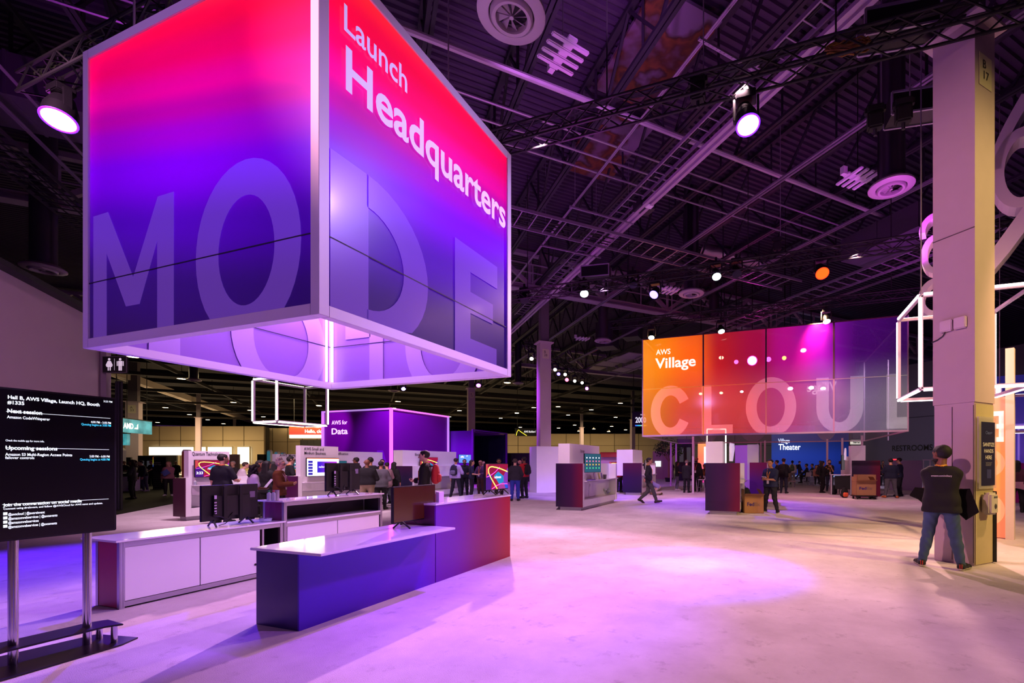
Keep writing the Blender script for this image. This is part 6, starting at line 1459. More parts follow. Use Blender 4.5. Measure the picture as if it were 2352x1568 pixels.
# tree in the far hall
t = thing('potted_tree', 'small leafy tree lit from below, beyond the fabric sign', 'tree', (*dp(1536, 39.5), 0)); tz = zz(1018, 42)
mb = MB(); leaf = MB()
mb.cyl((0, 0, .3), (0, 0, 1.8), .1, 8, .07)
for k in range(9):
    a = k * 2.4; r = random.uniform(.5, 1.1); e_ = (r * math.cos(a), r * math.sin(a), random.uniform(2.4, 3.4)); mb.tube([(0, 0, 1.7), (e_[0] * .4, e_[1] * .4, 2.2), e_], .03, 5)
mb.build('trunk', M('bark', '8A6A4A', .9), t)
for k in range(700):
    a = random.uniform(0, 6.28); rr = random.uniform(.2, 1.0) ** .5; th = math.acos(random.uniform(-.6, 1)); c_ = Vector((1.3 * rr * math.sin(th) * math.cos(a), 1.3 * rr * math.sin(th) * math.sin(a), 2.75 + 1.0 * rr * math.cos(th)))
    u_ = Vector((random.uniform(-1, 1), random.uniform(-1, 1), random.uniform(-.6, .6))).normalized() * .1; w2 = u_.orthogonal().normalized() * .05; leaf.add([c_ - u_, c_ + w2, c_ + u_, c_ - w2], [(0, 1, 2, 3)])
leaf.build('crown', M('tree_leaf', '2E4A1E', .7), t); MB().lathe([(.28, 0), (.34, .35), (.3, .35), (.001, .3)], n=14).build('planter', BLACKM, t)
# bar stools and high tables
def stool(label, u, d_, rz, seatz=.72, group=None):
    t = thing('bar_stool', label, 'stool', (*dp(u, d_), 0), rz, group); s = M('stool_white', 'CFC0C4', .4)
    MB().box(-.21, .21, -.2, .2, seatz - .03, seatz).build('seat', s, t, bevel=.02); MB().bar((0, -.2, seatz), (0, -.27, seatz + .3), .4, .025, up=(0, 1, 0)).build('backrest', s, t)
    for a in (-.19, .19):
        for b in (-.19, .19): MB().bar((a * .8, b * .8, seatz - .03), (a * 1.1, b * 1.1, 0), .022).build('leg', CON, t)
    MB().bar((-.2, .2, .28), (.2, .2, .28), .02).build('footrest', CON, t); return t
stool('white stool beside the purple-red ended middle right kiosk', 1614, 25, 1.3, .72); stool('white bar stool nearest the blue theatre wall', 1852, 34, 1.2, .72)
stool('white stool behind the man with grey hair', 1587, 27, .4, .72)
def hightable(label, u, d_):
    t = thing('high_table', label, 'table', (*dp(u, d_), 0)); MB().cyl((0, 0, 1.03), (0, 0, 1.06), .4, 24).build('table_top', M('stool_white'), t); MB().cyl((0, 0, .02), (0, 0, 1.03), .03, 10).build('stem', CON, t); MB().cyl((0, 0, 0), (0, 0, .02), .25, 20).build('base', CON, t)
hightable('small white high table in front of the blue theatre wall', 1865, 33.6); hightable('white high table at the left edge of the middle right kiosk', 1606, 29.2)
t = thing('bar_counter', 'long white topped counter with a dark front behind the man with the phone', 'counter', (*dp(1733, 24), 0), T); MB().box(-.05, 1.1, 0, .5, .0, .95).build('counter_front', G('bar_dark', 'z', [(0, '2A1620'), (.95, '4A1440')], .5), t); MB().box(-.1, 1.15, -.1, .55, .95, 1.0).build('counter_top', TOPW, t)
t = thing('white_low_wall', 'low white wall under the slim posts of the fabric sign', 'booth wall', (*dp(1731, 29), 0), T); MB().box(0, 1.1, 0, .2, 0, 1.33).build('wall_body', M('warm_white', 'E4D0CC', .5), t); MB().box(-.03, 1.13, -.03, .23, 1.33, 1.37).build('coping', WHITE, t)

# ================================================================ PEOPLE
def hand_template(curl):
    """right hand hanging down: wrist at the origin, fingers along -z, palm facing -x (towards the body), thumb forward (+y)"""
    f = Field((-.09, -.08, -.21), (.05, .1, .04), .0052); D = f.new()
    f.cap(D, (0, 0, .02), (0, .0, -.03), .024, .028, .01); f.cap(D, (0, -.022, -.045), (-.004, -.026, -.085), .016, .014, .02); f.cap(D, (0, .018, -.045), (-.004, .026, -.085), .017, .015, .02); f.cap(D, (0, 0, -.03), (-.003, 0, -.085), .018, .016, .02)
    for y, L in ((.03, .07), (.0105, .08), (-.0095, .074), (-.029, .058)):
        p = np.array((-.004, y, -.09)); ang = curl * .5; seg = (L * .45, L * .32, L * .23); r = .0092
        for q in seg:
            e = p + np.array((-math.sin(ang) * q, y * .06, -math.cos(ang) * q)); f.cap(D, p, e, r, r * .93, .004); p = e; ang += curl; r *= .92
    p = np.array((-.006, .03, -.035)); e = np.array((-.016, .058, -.062)); f.cap(D, p, e, .014, .0115, .012); e2 = e + np.array((-.018 - .012 * curl, .01, -.03)); f.cap(D, e, e2, .0108, .0088, .004)
    return f.mesh(D)
HANDS = {}
def hand(curl):
    if curl not in HANDS: HANDS[curl] = hand_template(curl)
    return HANDS[curl]
def hand_at(wrist, direc, palm, side, curl, sc):
    V, Fc = hand(curl); d = Vector(direc).normalized(); pn = Vector(palm); pn = (pn - d * pn.dot(d)); pn = pn.normalized() if pn.length > 1e-3 else d.orthogonal().normalized()
    X = -pn; Z = -d; Y = Z.cross(X)
    if side < 0: Y = -Y
    B = np.array([[X.x, X.y, X.z], [Y.x, Y.y, Y.z], [Z.x, Z.y, Z.z]]) * sc
    W_ = V @ B + np.array(wrist); f = Fc if side > 0 else Fc[:, ::-1]
    return W_, f
SKIN = {'light': 'D0A084', 'mid': 'A8745A', 'brown': '7A4E38', 'dark': '4A2E22'}
ARMS = {'down': ((.25, .04, -.54), 'down'), 'phone': ((.07, .31, -.26), 'hold'), 'cross': ((-.12, .2, -.28), 'hold'), 'bent': ((.2, .28, -.3), 'hold'), 'chin': ((.04, .2, -.02), 'hold'),
        'reach': ((.28, .5, -.12), 'hold'), 'back': ((.24, -.14, -.52), 'down'), 'hip': ((.27, .02, -.44), 'hold'), 'lap': ((.1, .3, -.42), 'hold'), 'fwd': ((.24, .2, -.5), 'down'), 'pocket': ((.22, .06, -.46), 'down'), 'desk': ((.14, .38, -.38), 'hold')}
def person(label, x, y, rel=0., H=1.75, legs='stand', arms=('down', 'down'), shirt='202030', sleeve=.55, trousers='1A1A22', skin='mid', hair='short', hair_col='15100E', shoes='141214',
           lean=0., head_turn=0., jacket=False, build_=1., hi=False, lanyard=None, res=None, glasses=False, beard=False, seat=.62, torso_turn=0., hem=None, group=None, sole=None, hs=1.06, fem=False, z0=0.):
    """rel: 0 faces away from the camera, 90 to the right, 180 towards it, 270 to the left"""
    dep = depth(x, y); res = res or (.013 if hi else (.02 if dep < 16 else .026)); s = H / 1.75
    view = math.atan2(y, x); face = view - rad(rel); rz = face - math.pi / 2
    t = thing('person', label, 'person', (x, y, z0), rz, group)
    hz = .93; 
    if legs == 'sit': hz = seat + .08
    if legs == 'crouch': hz = .42
    if legs == 'kneel': hz = .45
    hipc = Vector((0, 0, hz)); cl, sl = math.cos(lean), math.sin(lean)
    def up_(x_, y_, z_):                                # upper-body frame: leans about the hips
        z_ = z_ - .93; v = Vector((x_, y_ * cl + z_ * sl, -y_ * sl + z_ * cl))
        if torso_turn: v = Matrix.Rotation(torso_turn, 3, 'Z') @ v
        return v + hipc
    f = Field(((-.62 * s), -.75 * s, -.03), (.62 * s, .85 * s, (hz + .93) * s), res); k_ = s; b = build_
    Sc = lambda v: tuple(np.array(v) * s)
    torso, limbs, arm_d, leg_d, head_d = f.new(), None, f.new(), f.new(), f.new()
    fl = Vector((0, 1, 0)); flat = (tuple((up_(0, 1, .93) - hipc).normalized()), .84)
    shw = .165 * (1 if not fem else .9)
    for (z_, wx, r, yo) in ((1.385, shw - .045, .062, -.012), (1.29, .075, .112, .0), (1.16, .06, .103, .005), (1.03, .062, .108, .005), (.95, .08, .113, .0)):
        wx *= b; r *= b if z_ < 1.35 else 1
        f.cap(torso, Sc(up_(-wx, yo, z_)), Sc(up_(wx, yo, z_)), r * s, r * s, .06, flat)
    for e_ in (-1, 1): f.cap(torso, Sc(up_(e_ * .03, -.018, 1.45)), Sc(up_(e_ * .12, -.015, 1.405)), .045 * s, .045 * s, .04)
    # arms
    hands = []; arm_pts = []
    for side, nm in ((1, arms[1]), (-1, arms[0])):
        tgt, kind = ARMS[nm] if isinstance(nm, str) else nm
        sh = up_(side * shw * 1.06 * max(1, b * .97), -.01, 1.375); tg = np.array(tgt)
        wv = up_(side * tg[0] if tg[0] * 1 != 0 else 0, tg[1], 1.375 + tg[2]); L1, L2 = .29, .26
        d = wv - sh; dl = d.length
        if dl > L1 + L2 - .005: wv = sh + d.normalized() * (L1 + L2 - .005); d = wv - sh; dl = d.length
        a_ = (L1 * L1 - L2 * L2 + dl * dl) / (2 * dl); hh = math.sqrt(max(0, L1 * L1 - a_ * a_)); dn = d.normalized()
        pole = (up_(*((side * .8, -.3, .93 - .85) if nm == 'cross' else (side * .55, -.5, .93 - .65))) - hipc); pole = (pole - dn * pole.dot(dn)).normalized(); el = sh + dn * a_ + pole * hh
        arm_pts.append((side, sh, el, wv)); f.cap(arm_d, Sc(sh), Sc(el), .055 * s * b ** .5, .043 * s, .03); f.cap(arm_d, Sc(el), Sc(wv), .042 * s, .028 * s, .02)
        fd = (wv - el).normalized(); palm = (Vector((-side, 0, 0)) if kind == 'down' else (up_(-side * .6, .0, .93 + .8) - hipc))
        hands.append(hand_at(np.array(wv) * s, fd + (Vector((0, 0, -.15)) if kind == 'down' else Vector((-side * .5, .25, 0))), palm, side, .35 if kind == 'down' else .75, s * (1.0 if not fem else .92)))
    # legs
    feet = []
    for side in (-1, 1):
        hp = hipc + Vector((side * .095 * b, 0, -.02)); fx = side * .11 * b
        if legs == 'stand': kn, an, toe = Vector((fx, .025, .49)), Vector((fx * 1.08, -.03, .085)), Vector((side * .05, .2, 0))
        elif legs == 'wide': kn, an, toe = Vector((side * .16, .025, .49)), Vector((side * .23, -.03, .085)), Vector((side * .09, .18, 0))
        elif legs == 'walk':
            if side > 0: kn, an, toe = Vector((fx * .8, .17, .5)), Vector((fx * .8, .3, .1)), Vector((.01, .19, .05))
            else: kn, an, toe = Vector((fx * .8, -.02, .47)), Vector((fx * .8, -.34, .17)), Vector((-.01, .16, -.12))
        elif legs == 'cross':
            if side > 0: kn, an, toe = Vector((.07, .06, .48)), Vector((-.07, .02, .09)), Vector((-.05, .19, 0))
            else: kn, an, toe = Vector((-.1, .03, .49)), Vector((-.1, -.03, .085)), Vector((-.04, .2, 0))
        elif legs == 'sit': kn, an, toe = Vector((side * .13, .42, hz - .03)), Vector((side * .13, .36, max(.085, hz - .47))), Vector((side * .04, .19, -.01))
        elif legs == 'crouch':
            if side > 0: kn, an, toe = Vector((.16, .38, .5)), Vector((.14, .2, .09)), Vector((.03, .19, 0))
            else: kn, an, toe = Vector((-.15, .3, .1)), Vector((-.13, -.12, .12)), Vector((-.01, .1, -.1))
        f.cap(leg_d, Sc(hp), Sc(kn), .088 * s * b, .06 * s * b ** .5, .05); f.cap(leg_d, Sc(kn), Sc(kn.lerp(an, .35)), .057 * s, .058 * s, .03); f.cap(leg_d, Sc(kn.lerp(an, .35)), Sc(an), .058 * s, .04 * s, .03); feet.append((side, an, toe))
    # head
    hd = up_(0, .025, 1.64); neck = up_(0, -.012, 1.47); hq = Matrix.Rotation(head_turn, 3, 'Z')
    def hv(x_, y_, z_): return hd + hq @ (Vector((x_, y_, z_)) * hs)
    f.cap(head_d, Sc(neck), Sc(hv(0, -.01, -.04)), .056 * s * hs, .052 * s * hs, .03)
    f.cap(head_d, Sc(hv(0, -.025, .035)), Sc(hv(0, .02, .035)), .083 * s * hs, .078 * s * hs, .02); f.cap(head_d, Sc(hv(0, .03, -.03)), Sc(hv(0, .05, -.065)), .062 * s * hs, .042 * s * hs, .03)
    f.cap(head_d, Sc(hv(0, .095, .015)), Sc(hv(0, .115, -.02)), .012 * s * hs, .017 * s * hs, .012); f.cap(head_d, Sc(hv(-.02, .088, -.052)), Sc(hv(.02, .088, -.052)), .011 * s * hs, .011 * s * hs, .012)
    f.cap(head_d, Sc(hv(-.04, .085, .035)), Sc(hv(.04, .085, .035)), .012 * s * hs, .012 * s * hs, .012)
    for e_ in (-1, 1): f.cap(head_d, Sc(hv(e_ * .083, -.01, .0)), Sc(hv(e_ * .088, -.018, .03)), .012 * s * hs, .018 * s * hs, .01)
    body = np.minimum(np.minimum(torso + .0, arm_d), np.minimum(leg_d, head_d)); kk = .03
    def smin(a_, b_): m = np.clip(.5 + .5 * (b_ - a_) / kk, 0, 1); return b_ + (a_ - b_) * m - kk * m * (1 - m)
    body = smin(smin(torso, arm_d), smin(leg_d, head_d))
    sk = M('skin_' + skin, SKIN[skin], .55, noise=.05, nscale=30)
    V, Fc = f.mesh(body); mesh_obj('body', V, Fc, sk, t, hands)
    # clothes
    thick = (.034 if jacket else .027); sp = (up_(0, 0, 1.93) - hipc).normalized()
    slv = f.new()
    for side, sh, el, wv in arm_pts:
        if sleeve <= 1: e_ = sh.lerp(el, sleeve * 1.25 if sleeve < .8 else 1.); f.cap(slv, Sc(sh), Sc(e_), .05 * s * b ** .5, .045 * s, .03)
        else: f.cap(slv, Sc(sh), Sc(el), .05 * s * b ** .5, .042 * s, .03); f.cap(slv, Sc(el), Sc(el.lerp(wv, .93)), .041 * s, .032 * s, .02)
    kk = .02
    hem_ = hem if hem is not None else (-.12 if jacket else -.06)
    low = f.new(); f.cap(low, Sc(hipc + Vector((-.085 * b, 0, -.02)) + sp * -.08), Sc(hipc + Vector((.085 * b, 0, -.02)) + sp * -.08), .12 * s * b, .12 * s * b, .03, flat)
    D = smin(smin(torso, slv), low) - thick * s
    WX, WY, WZ = f.ax[0][:, None, None], f.ax[1][None, :, None], f.ax[2][None, None, :]
    D = D + (.003 * np.sin(34 * WZ + 5 * np.sin(8 * WX + 6 * WY + x)) * np.sin(11 * WX + 7 * WZ + y)).astype(np.float32)
    D = np.maximum(D, -f.plane(Sc(hipc + sp * hem_), tuple(sp))); D = np.maximum(D, f.plane(Sc(up_(0, 0, 1.487)), tuple(sp)))
    V, Fc = f.mesh(D); sm = M('cloth_' + shirt, shirt, .85, noise=.12, nscale=9, bump=.25); mesh_obj('jacket' if jacket else 'shirt', V, Fc, sm, t)
    kk = .03
    hipd = f.new(); f.cap(hipd, Sc(hipc + Vector((-.08 * b, 0, .0))), Sc(hipc + Vector((.08 * b, 0, .0))), .112 * s * b, .112 * s * b, .03, flat); f.cap(hipd, Sc(up_(-.05 * b, 0, .97)), Sc(up_(.05 * b, 0, .97)), .1 * s * b, .1 * s * b, .04, flat)
    D = smin(leg_d, hipd) - .015 * s + (.0035 * np.sin(46 * WZ + 5 * np.sin(10 * WX + 9 * WY + y))).astype(np.float32)
    D = np.maximum(D, f.plane(Sc(hipc + sp * .05), tuple(sp)))
    V, Fc = f.mesh(D); mesh_obj('trousers', V, Fc, M('cloth_' + trousers, trousers, .85, noise=.15, nscale=8, bump=.25), t)
    for side, an, toe in feet:
        g = Field(tuple(np.array(an) * s - .2), tuple(np.array(an) * s + np.array((.2, .36, .12))), min(res, .018)); D = g.new(); heel = an + Vector((0, -.045, -.035)); tip = an + toe + Vector((0, 0, -.05))
        g.cap(D, Sc(heel), Sc(an + toe * .45 + Vector((0, 0, -.03))), .046 * s, .046 * s, .02); g.cap(D, Sc(an + toe * .45 + Vector((0, 0, -.035))), Sc(tip), .046 * s, .036 * s, .02); g.cap(D, Sc(an), Sc(heel), .048 * s, .045 * s, .02)
        if legs in ('stand', 'wide', 'cross') : D = np.maximum(D, -g.plane((0, 0, .003), (0, 0, 1)))
        V, Fc = g.mesh(D); so = mesh_obj('shoe', V, Fc, M('shoe_' + shoes, shoes, .6), t)
        if sole and so:
            D2 = np.maximum(D - .004, g.plane((0, 0, .032), (0, 0, 1))); D2 = np.maximum(D2, -g.plane((0, 0, .002), (0, 0, 1))); V, Fc = g.mesh(D2); mesh_obj('sole', V, Fc, M('shoe_sole', sole, .6), so)
            for q in (-.012, .012): MB().bar(Vector(an) * s + Vector((q, -.094, -.05)), Vector(an) * s + Vector((q, -.1, .01)), .009, .006).build('red_tab', M('tab_red', 'E0402A', .6), so)
    # hair
    hm = M('hair_' + hair_col, hair_col, .7, noise=.3, nscale=40, bump=.4)
    if hair != 'bald':
        g = Field(tuple(np.array(Sc(hd)) - np.array((.2, .24, .45 if hair in ('long', 'curly') else .16))), tuple(np.array(Sc(hd)) + np.array((.2, .2, .26))), min(res, .016)); D = g.new()
        g.cap(D, Sc(hv(0, -.028, .045)), Sc(hv(0, .016, .045)), .092 * s * hs, .084 * s * hs, .02); fn = hq @ Vector((0, -.78, .62)); c0 = hd + fn * -.005
        D = np.maximum(D, -g.plane(Sc(c0), tuple(fn)))
        D = np.maximum(D, -g.plane(Sc(hv(0, 0, -.05)), (0, 0, 1)))
        if hair == 'long':
            for q in (-.05, 0, .05): g.cap(D, Sc(hv(q, -.07, .04)), Sc(hv(q * 1.3, -.095, -.27)), .052 * s * hs, .042 * s * hs, .03)
        if hair == 'curly':
            for i in range(26):
                a_ = i * 2.4; zc = .09 - .011 * i; r_ = .085 + .03 * math.sin(i * 1.7); q = hv(r_ * math.cos(a_), -.05 + r_ * math.sin(a_) * .8 - .02, zc)
                if (hq.transposed() @ (q - hd)).y < .055: g.cap(D, Sc(q), Sc(q + Vector((.01, -.01, -.02))), .042 * s, .038 * s, .012)
        if hair == 'bun':
            for i in range(12): q = hv(.05 * math.cos(i * 2.4), -.03 + .05 * math.sin(i * 2.4), .12 + .012 * (i % 5)); g.cap(D, Sc(q), Sc(q + Vector((0, 0, .01))), .032 * s, .028 * s, .01)
        if hair == 'pony': g.cap(D, Sc(hv(0, -.1, .05)), Sc(hv(0, -.14, -.14)), .035 * s * hs, .02 * s * hs, .03)
        V, Fc = g.mesh(D); mesh_obj('hair', V, Fc, hm, t)
    if beard:
        g = Field(tuple(np.array(Sc(hd)) - .16), tuple(np.array(Sc(hd)) + .16), min(res, .014)); D = g.new(); g.cap(D, Sc(hv(-.04, .03, -.045)), Sc(hv(0, .055, -.075)), .052 * s * hs, .05 * s * hs, .02); g.cap(D, Sc(hv(.04, .03, -.045)), Sc(hv(0, .055, -.075)), .052 * s * hs, .05 * s * hs, .02)
        D = np.maximum(D, g.plane(Sc(hv(0, 0, -.045)), (0, 0, 1))); V, Fc = g.mesh(D); mesh_obj('beard', V, Fc, hm, t)
    if rel > 60 and rel < 300 and dep < 27:
        for e_ in (-1, 1): MB().ball(Sc(hv(e_ * .032, .093, .018)), .011 * s * hs, 8).build('eye', M('eye_dark', '1A1210', .3), t)
    if glasses:
        mb = MB()
        for e_ in (-1, 1): mb.tube([Sc(hv(e_ * .034 + .026 * math.cos(a_), .108, .015 + .02 * math.sin(a_))) for a_ in np.linspace(0, 6.283, 13)[:-1]], .004, 5, True); mb.bar(Sc(hv(e_ * .06, .106, .02)), Sc(hv(e_ * .088, -.01, .022)), .005)
        mb.build('glasses', BLACKP, t)
    if lanyard:
        LM = M('lanyard_' + lanyard, lanyard, .6); mb = MB(); th = .14 * (1 + (b - 1) * .6) * .74 + .03
        for e_ in (-1, 1): mb.tube([Sc(up_(e_ * .02, -.085, 1.485)), Sc(up_(e_ * .066, -.03, 1.498)), Sc(up_(e_ * .07, .06, 1.45)), Sc(up_(e_ * .04, th + .01, 1.3)), Sc(up_(0, th + .02, 1.1))], .009 * s, 5)
        mb.tube([Sc(up_(-.06, -.04, 1.5)), Sc(up_(0, -.095, 1.49)), Sc(up_(.06, -.04, 1.5))], .012 * s, 5)
        ly = mb.build('lanyard', LM, t)
        MB().bar(Sc(up_(0, th + .02, 1.09)), Sc(up_(0, th + .025, .97)), .08 * s, .006, up=(0, 1, 0)).build('badge', M('badge_white', 'D8D0D8', .5), ly)
    return t, up_, s
def worn_pack(label, P, col, panel=None):
    t, up_, s = P; loc = t.matrix_basis @ Vector(tuple(np.array(up_(0, -.23, 1.0)) * s)); q = Matrix.Rotation(t.rotation_euler.z, 3, 'Z') @ Vector((0, 1, 0))
    bp = pack(label, loc, t.rotation_euler.z, M('pack_' + col, col, .8, bump=.3), .95 * s, panel=panel); return bp
def held(name, label, cat, P, pos, build):
    t, up_, s = P; loc = t.matrix_basis @ Vector(tuple(np.array(up_(*pos)) * s)); h_ = thing(name, label, cat, loc, t.rotation_euler.z); build(h_); return h_
NAVY, BLK = '0E1228', '0C0B0E'
# --- man at the near pillar
P = person('person in a black T-shirt and blue jeans standing by the near pillar, seen from behind', *gp(2162, 1303), rel=2, H=1.83, legs='wide', arms=('cross', 'cross'), shirt='141216', sleeve=.5, trousers='3E5470', skin='brown', hair='short', hair_col='0E0B0A', shoes='15161C', head_turn=.75, build_=1.06, hs=1.16, hi=True, lanyard='E8A030', beard=True, sole='D8D0B8', hem=-.12)
t, up_, s = P
back = lambda x_, z_: Vector(tuple(np.array(up_(x_, -.152, z_)) * s))
text('amazon.com/military', 'shirt_lettering', back(-.115, 1.335), (1, 0, 0), (0, 0, 1), .026, M('shirt_ink', 'D8D0D8', .7), t, width=.255, bold=.02)
def drape(o):
    for sd in (-1, 1):
        mb = MB(); pts = [(sd * .13, .2, .0), (sd * .34, .14, .02), (sd * (.4 if sd < 0 else .44), .08, -.09 if sd < 0 else -.3), (sd * .3, .1, -.14 if sd < 0 else -.42), (sd * .16, .18, -.28)]
        vs = [Vector(p) for p in pts] + [Vector(p) + Vector((0, .05, -.015)) for p in pts]; n = 5
        mb.add(vs, [tuple(range(n)), tuple(range(n, 2 * n))[::-1]] + [(i, (i + 1) % n, n + (i + 1) % n, n + i) for i in range(n)])
        q = mb.build('sleeve_fold', M('black_fleece', '0B090C', .95, bump=.4, nscale=20), o, True, bevel=.012)
held('jacket_bundle', 'black jacket held across the front of the person by the near pillar', 'jacket', P, (0, 0, 1.13), drape)
# --- man with a phone by the shipping box
P = person('person in a navy polo and dark trousers looking at a phone beside the shipping box', *gp(1770, 1177), rel=212, H=1.69, legs='wide', arms=('phone', 'phone'), shirt='1A2044', sleeve=.7, trousers='14141E', skin='mid', hair='short', hair_col='0E0B0A', head_turn=.15, build_=1.17, hi=True, lanyard='E8902A', sole='C8C8C8')
held('phone', 'white phone held by the man in the navy polo', 'phone', P, (0, .38, 1.19), lambda o: MB().bar((-.075, 0, 0), (.075, .0, .0), .012, .075, up=(0, .8, .6)).build('phone_body', M('phone_white', 'D8D8E0', .3), o, bevel=.003))
# --- walking man and crouching man
person('person in a dark jacket and grey trousers walking right past the Storage kiosk', *gp(1490, 1155.5), rel=88, H=1.78, legs='walk', arms=('pocket', 'pocket'), shirt='17171C', sleeve=2, jacket=True, trousers='4A4A40', skin='mid', hair='short', shoes='2A1A16', lanyard='E8A030', hi=True)
person('person in a lavender shirt and beige trousers crouching behind the walking man', *gp(1512, 1136.5), rel=268, H=1.75, legs='crouch', arms=('desk', 'desk'), shirt='7A70A0', sleeve=2, trousers='B09A90', skin='mid', hair='short', shoes='4A3020', lean=1.05)
# --- group by the fabric sign
person('person with long black hair, black top and grey trousers, in the suited group', *gp(1555, 1126), rel=75, H=1.66, arms=('bent', 'bent'), shirt=BLK, sleeve=.55, trousers='5A5868', skin='brown', hair='long', hair_col='0C0A0A', shoes='B8A8B0', fem=True, build_=.9)
person('person with grey hair in a dark suit, back turned, in the suited group', *gp(1577, 1131), rel=20, H=1.74, arms=('fwd', 'bent'), shirt='14131A', sleeve=2, jacket=True, trousers='0E0E14', skin='light', hair='short', hair_col='8A8480', hem=-.18)
person('tall bald bearded person in a black suit facing the suited group', *gp(1600, 1128.5), rel=205, H=1.9, arms=('down', 'fwd'), shirt='0B0A0D', sleeve=2, jacket=True, trousers='0A0A0C', skin='brown', hair='bald', beard=True, lanyard='C84A4A', hem=-.16, hair_col='100C0A')
person('person in black with an orange lanyard seated left of the middle right kiosk', *dp(1618, 27.5), rel=190, H=1.74, legs='sit', arms=('lap', 'lap'), shirt=BLK, sleeve=2, trousers=BLK, skin='brown', hair='short', lanyard='E8902A')
person('person in a dark blue suit with clasped hands, standing behind the suited group', *gp(1531, 1097.5), rel=185, H=1.8, arms=('phone', 'phone'), shirt='14123A', sleeve=2, jacket=True, trousers='0F0E26', skin='mid', hair='short', legs='wide', lanyard='8A6AE8')
person('person in a brown shirt by the beige booth beyond the violet floor', *gp(1512, 1091), rel=60, H=1.76, arms=('bent', 'down'), shirt='7A4A2A', sleeve=.6, trousers='15131A', skin='mid', hair='short')
person('purple-lit person half hidden behind the woman in the black top', *gp(1543, 1098), rel=190, H=1.72, arms=('bent', 'bent'), shirt='2A1A50', sleeve=.6, trousers='17142A', skin='mid', hair='short')  # purple light on this figure is put into the cloth colours
person('person in a red top and black trousers with long hair between the two middle kiosks', *gp(1422, 1130), rel=20, H=1.66, arms=('down', 'bent'), shirt='9A1428', sleeve=2, trousers='0C0B10', skin='light', hair='long', hair_col='3A2218', fem=True, build_=.92)
person('person with dark hair just behind the person in the red top', *dp(1437, 25.9), rel=30, H=1.6, arms=('down', 'down'), shirt='2A1A2A', sleeve=2, trousers=BLK, skin='light', hair='long', hair_col='2A1A14', fem=True, build_=.9)
# --- right hand groups
person('big person in a navy polo, grey trousers and orange shoes, near the pale cabinet', *gp(2046, 1143), rel=350, H=1.78, legs='wide', arms=('bent', 'bent'), shirt='121630', sleeve=.7, trousers='55535A', skin='light', hair='short', hair_col='120E0C', shoes='C8642A', build_=1.28, lanyard='E8902A')
person('person with glasses in a navy shirt and dark trousers beside the one with orange shoes', *gp(2066, 1139), rel=285, H=1.82, arms=('bent', 'bent'), shirt='141833', sleeve=.7, trousers='14141E', skin='light', hair='short', hair_col='140F0C', build_=1.15, glasses=True, lanyard='E8902A')
person('person in black with an orange lanyard facing the two navy shirts at right', *gp(2028, 1115), rel=170, H=1.74, arms=('down', 'bent'), shirt='111118', sleeve=.6, trousers='0E0E14', skin='brown', hair='short', lanyard='E8902A')
person('person half hidden behind the kiosk at right, only dark hair showing', *dp(2010, 27), rel=200, H=1.62, arms=('down', 'down'), shirt='17151D', sleeve=.6, trousers=BLK, skin='mid', hair='short')
P = person('person in black leggings with one leg crossed and a black backpack, at the demo table', *gp(1889, 1132), rel=60, H=1.68, legs='cross', arms=('bent', 'chin'), shirt='0D0C11', sleeve=2, trousers='0B0A0D', skin='mid', hair='long', hair_col='0C0A0A', fem=True, build_=.95)
worn_pack('black backpack on the person in black leggings at the demo table', P, '0D0C10')
person('bearded person in black reaching across the demo table at right', *gp(1905, 1128), rel=165, H=1.76, arms=('chin', 'reach'), shirt='15141C', sleeve=.6, trousers='1E2238', skin='light', hair='short', beard=True, hair_col='2A1C14', lanyard='E8A030')
P = person('person in black with a big black backpack, behind the one with the phone', *gp(1800, 1132.5), rel=15, H=1.82, arms=('bent', 'bent'), shirt='0E0D14', sleeve=2, trousers='14142A', skin='mid', hair='short', jacket=True)
worn_pack('big black backpack on the person behind the man with the phone', P, '0A090D')
P = person('person in a white shirt and grey trousers with a green backpack by the blue wall', *gp(1820, 1112), rel=5, H=1.76, arms=('fwd', 'fwd'), shirt='D8CCC4', sleeve=2, trousers='8A8480', skin='mid', hair='short')
worn_pack('green backpack on the person in the white shirt', P, '5A6A4A')
P = person('person in black walking right along the blue theatre wall', *gp(1836, 1101), rel=75, H=1.76, legs='walk', arms=('fwd', 'fwd'), shirt='101018', sleeve=2, trousers='12121C', skin='light', hair='short')
worn_pack('black backpack on the person walking along the blue theatre wall', P, '0F0E13')
person('person seated low on the bench between the backpackers and the counter', *gp(1808, 1118), rel=200, H=1.7, legs='sit', arms=('lap', 'lap'), shirt='8A7A6A', sleeve=2, trousers='9A8A74', skin='light', hair='short', seat=.42)
person('seated person in black facing left at the small high table by the blue wall', *dp(1853, 33.5), rel=275, H=1.75, legs='sit', arms=('desk', 'desk'), shirt='121118', sleeve=2, trousers='14141E', skin='mid', hair='short')
person('seated person with long hair and a laptop at the high table', *dp(1875, 32), rel=170, H=1.65, legs='sit', arms=('desk', 'desk'), shirt='B87A6A', sleeve=2, trousers='2A2A3A', skin='light', hair='long', hair_col='5A3A24', fem=True)
person('seated person in dark clothes at the far side of the high table', *dp(1866, 35.5), rel=255, H=1.75, legs='sit', arms=('desk', 'desk'), shirt='1A1822', sleeve=2, trousers='17171F', skin='mid', hair='short')
person('person in black with raised hand behind the high table by the blue wall', *dp(1884, 36), rel=200, H=1.76, arms=('chin', 'bent'), shirt='16141B', sleeve=2, trousers=BLK, skin='brown', hair='short')
person('person in a white top talking behind the man with the phone', *dp(1764, 28.4), rel=250, H=1.72, arms=('bent', 'bent'), shirt='C8BCC0', sleeve=2, trousers='2A2430', skin='light', hair='short', hair_col='2A1C14')
person('person in dark clothes beside the big black backpack', *dp(1785, 27), rel=280, H=1.74, arms=('bent', 'bent'), shirt='17161F', sleeve=2, trousers='141420', skin='mid', hair='short')
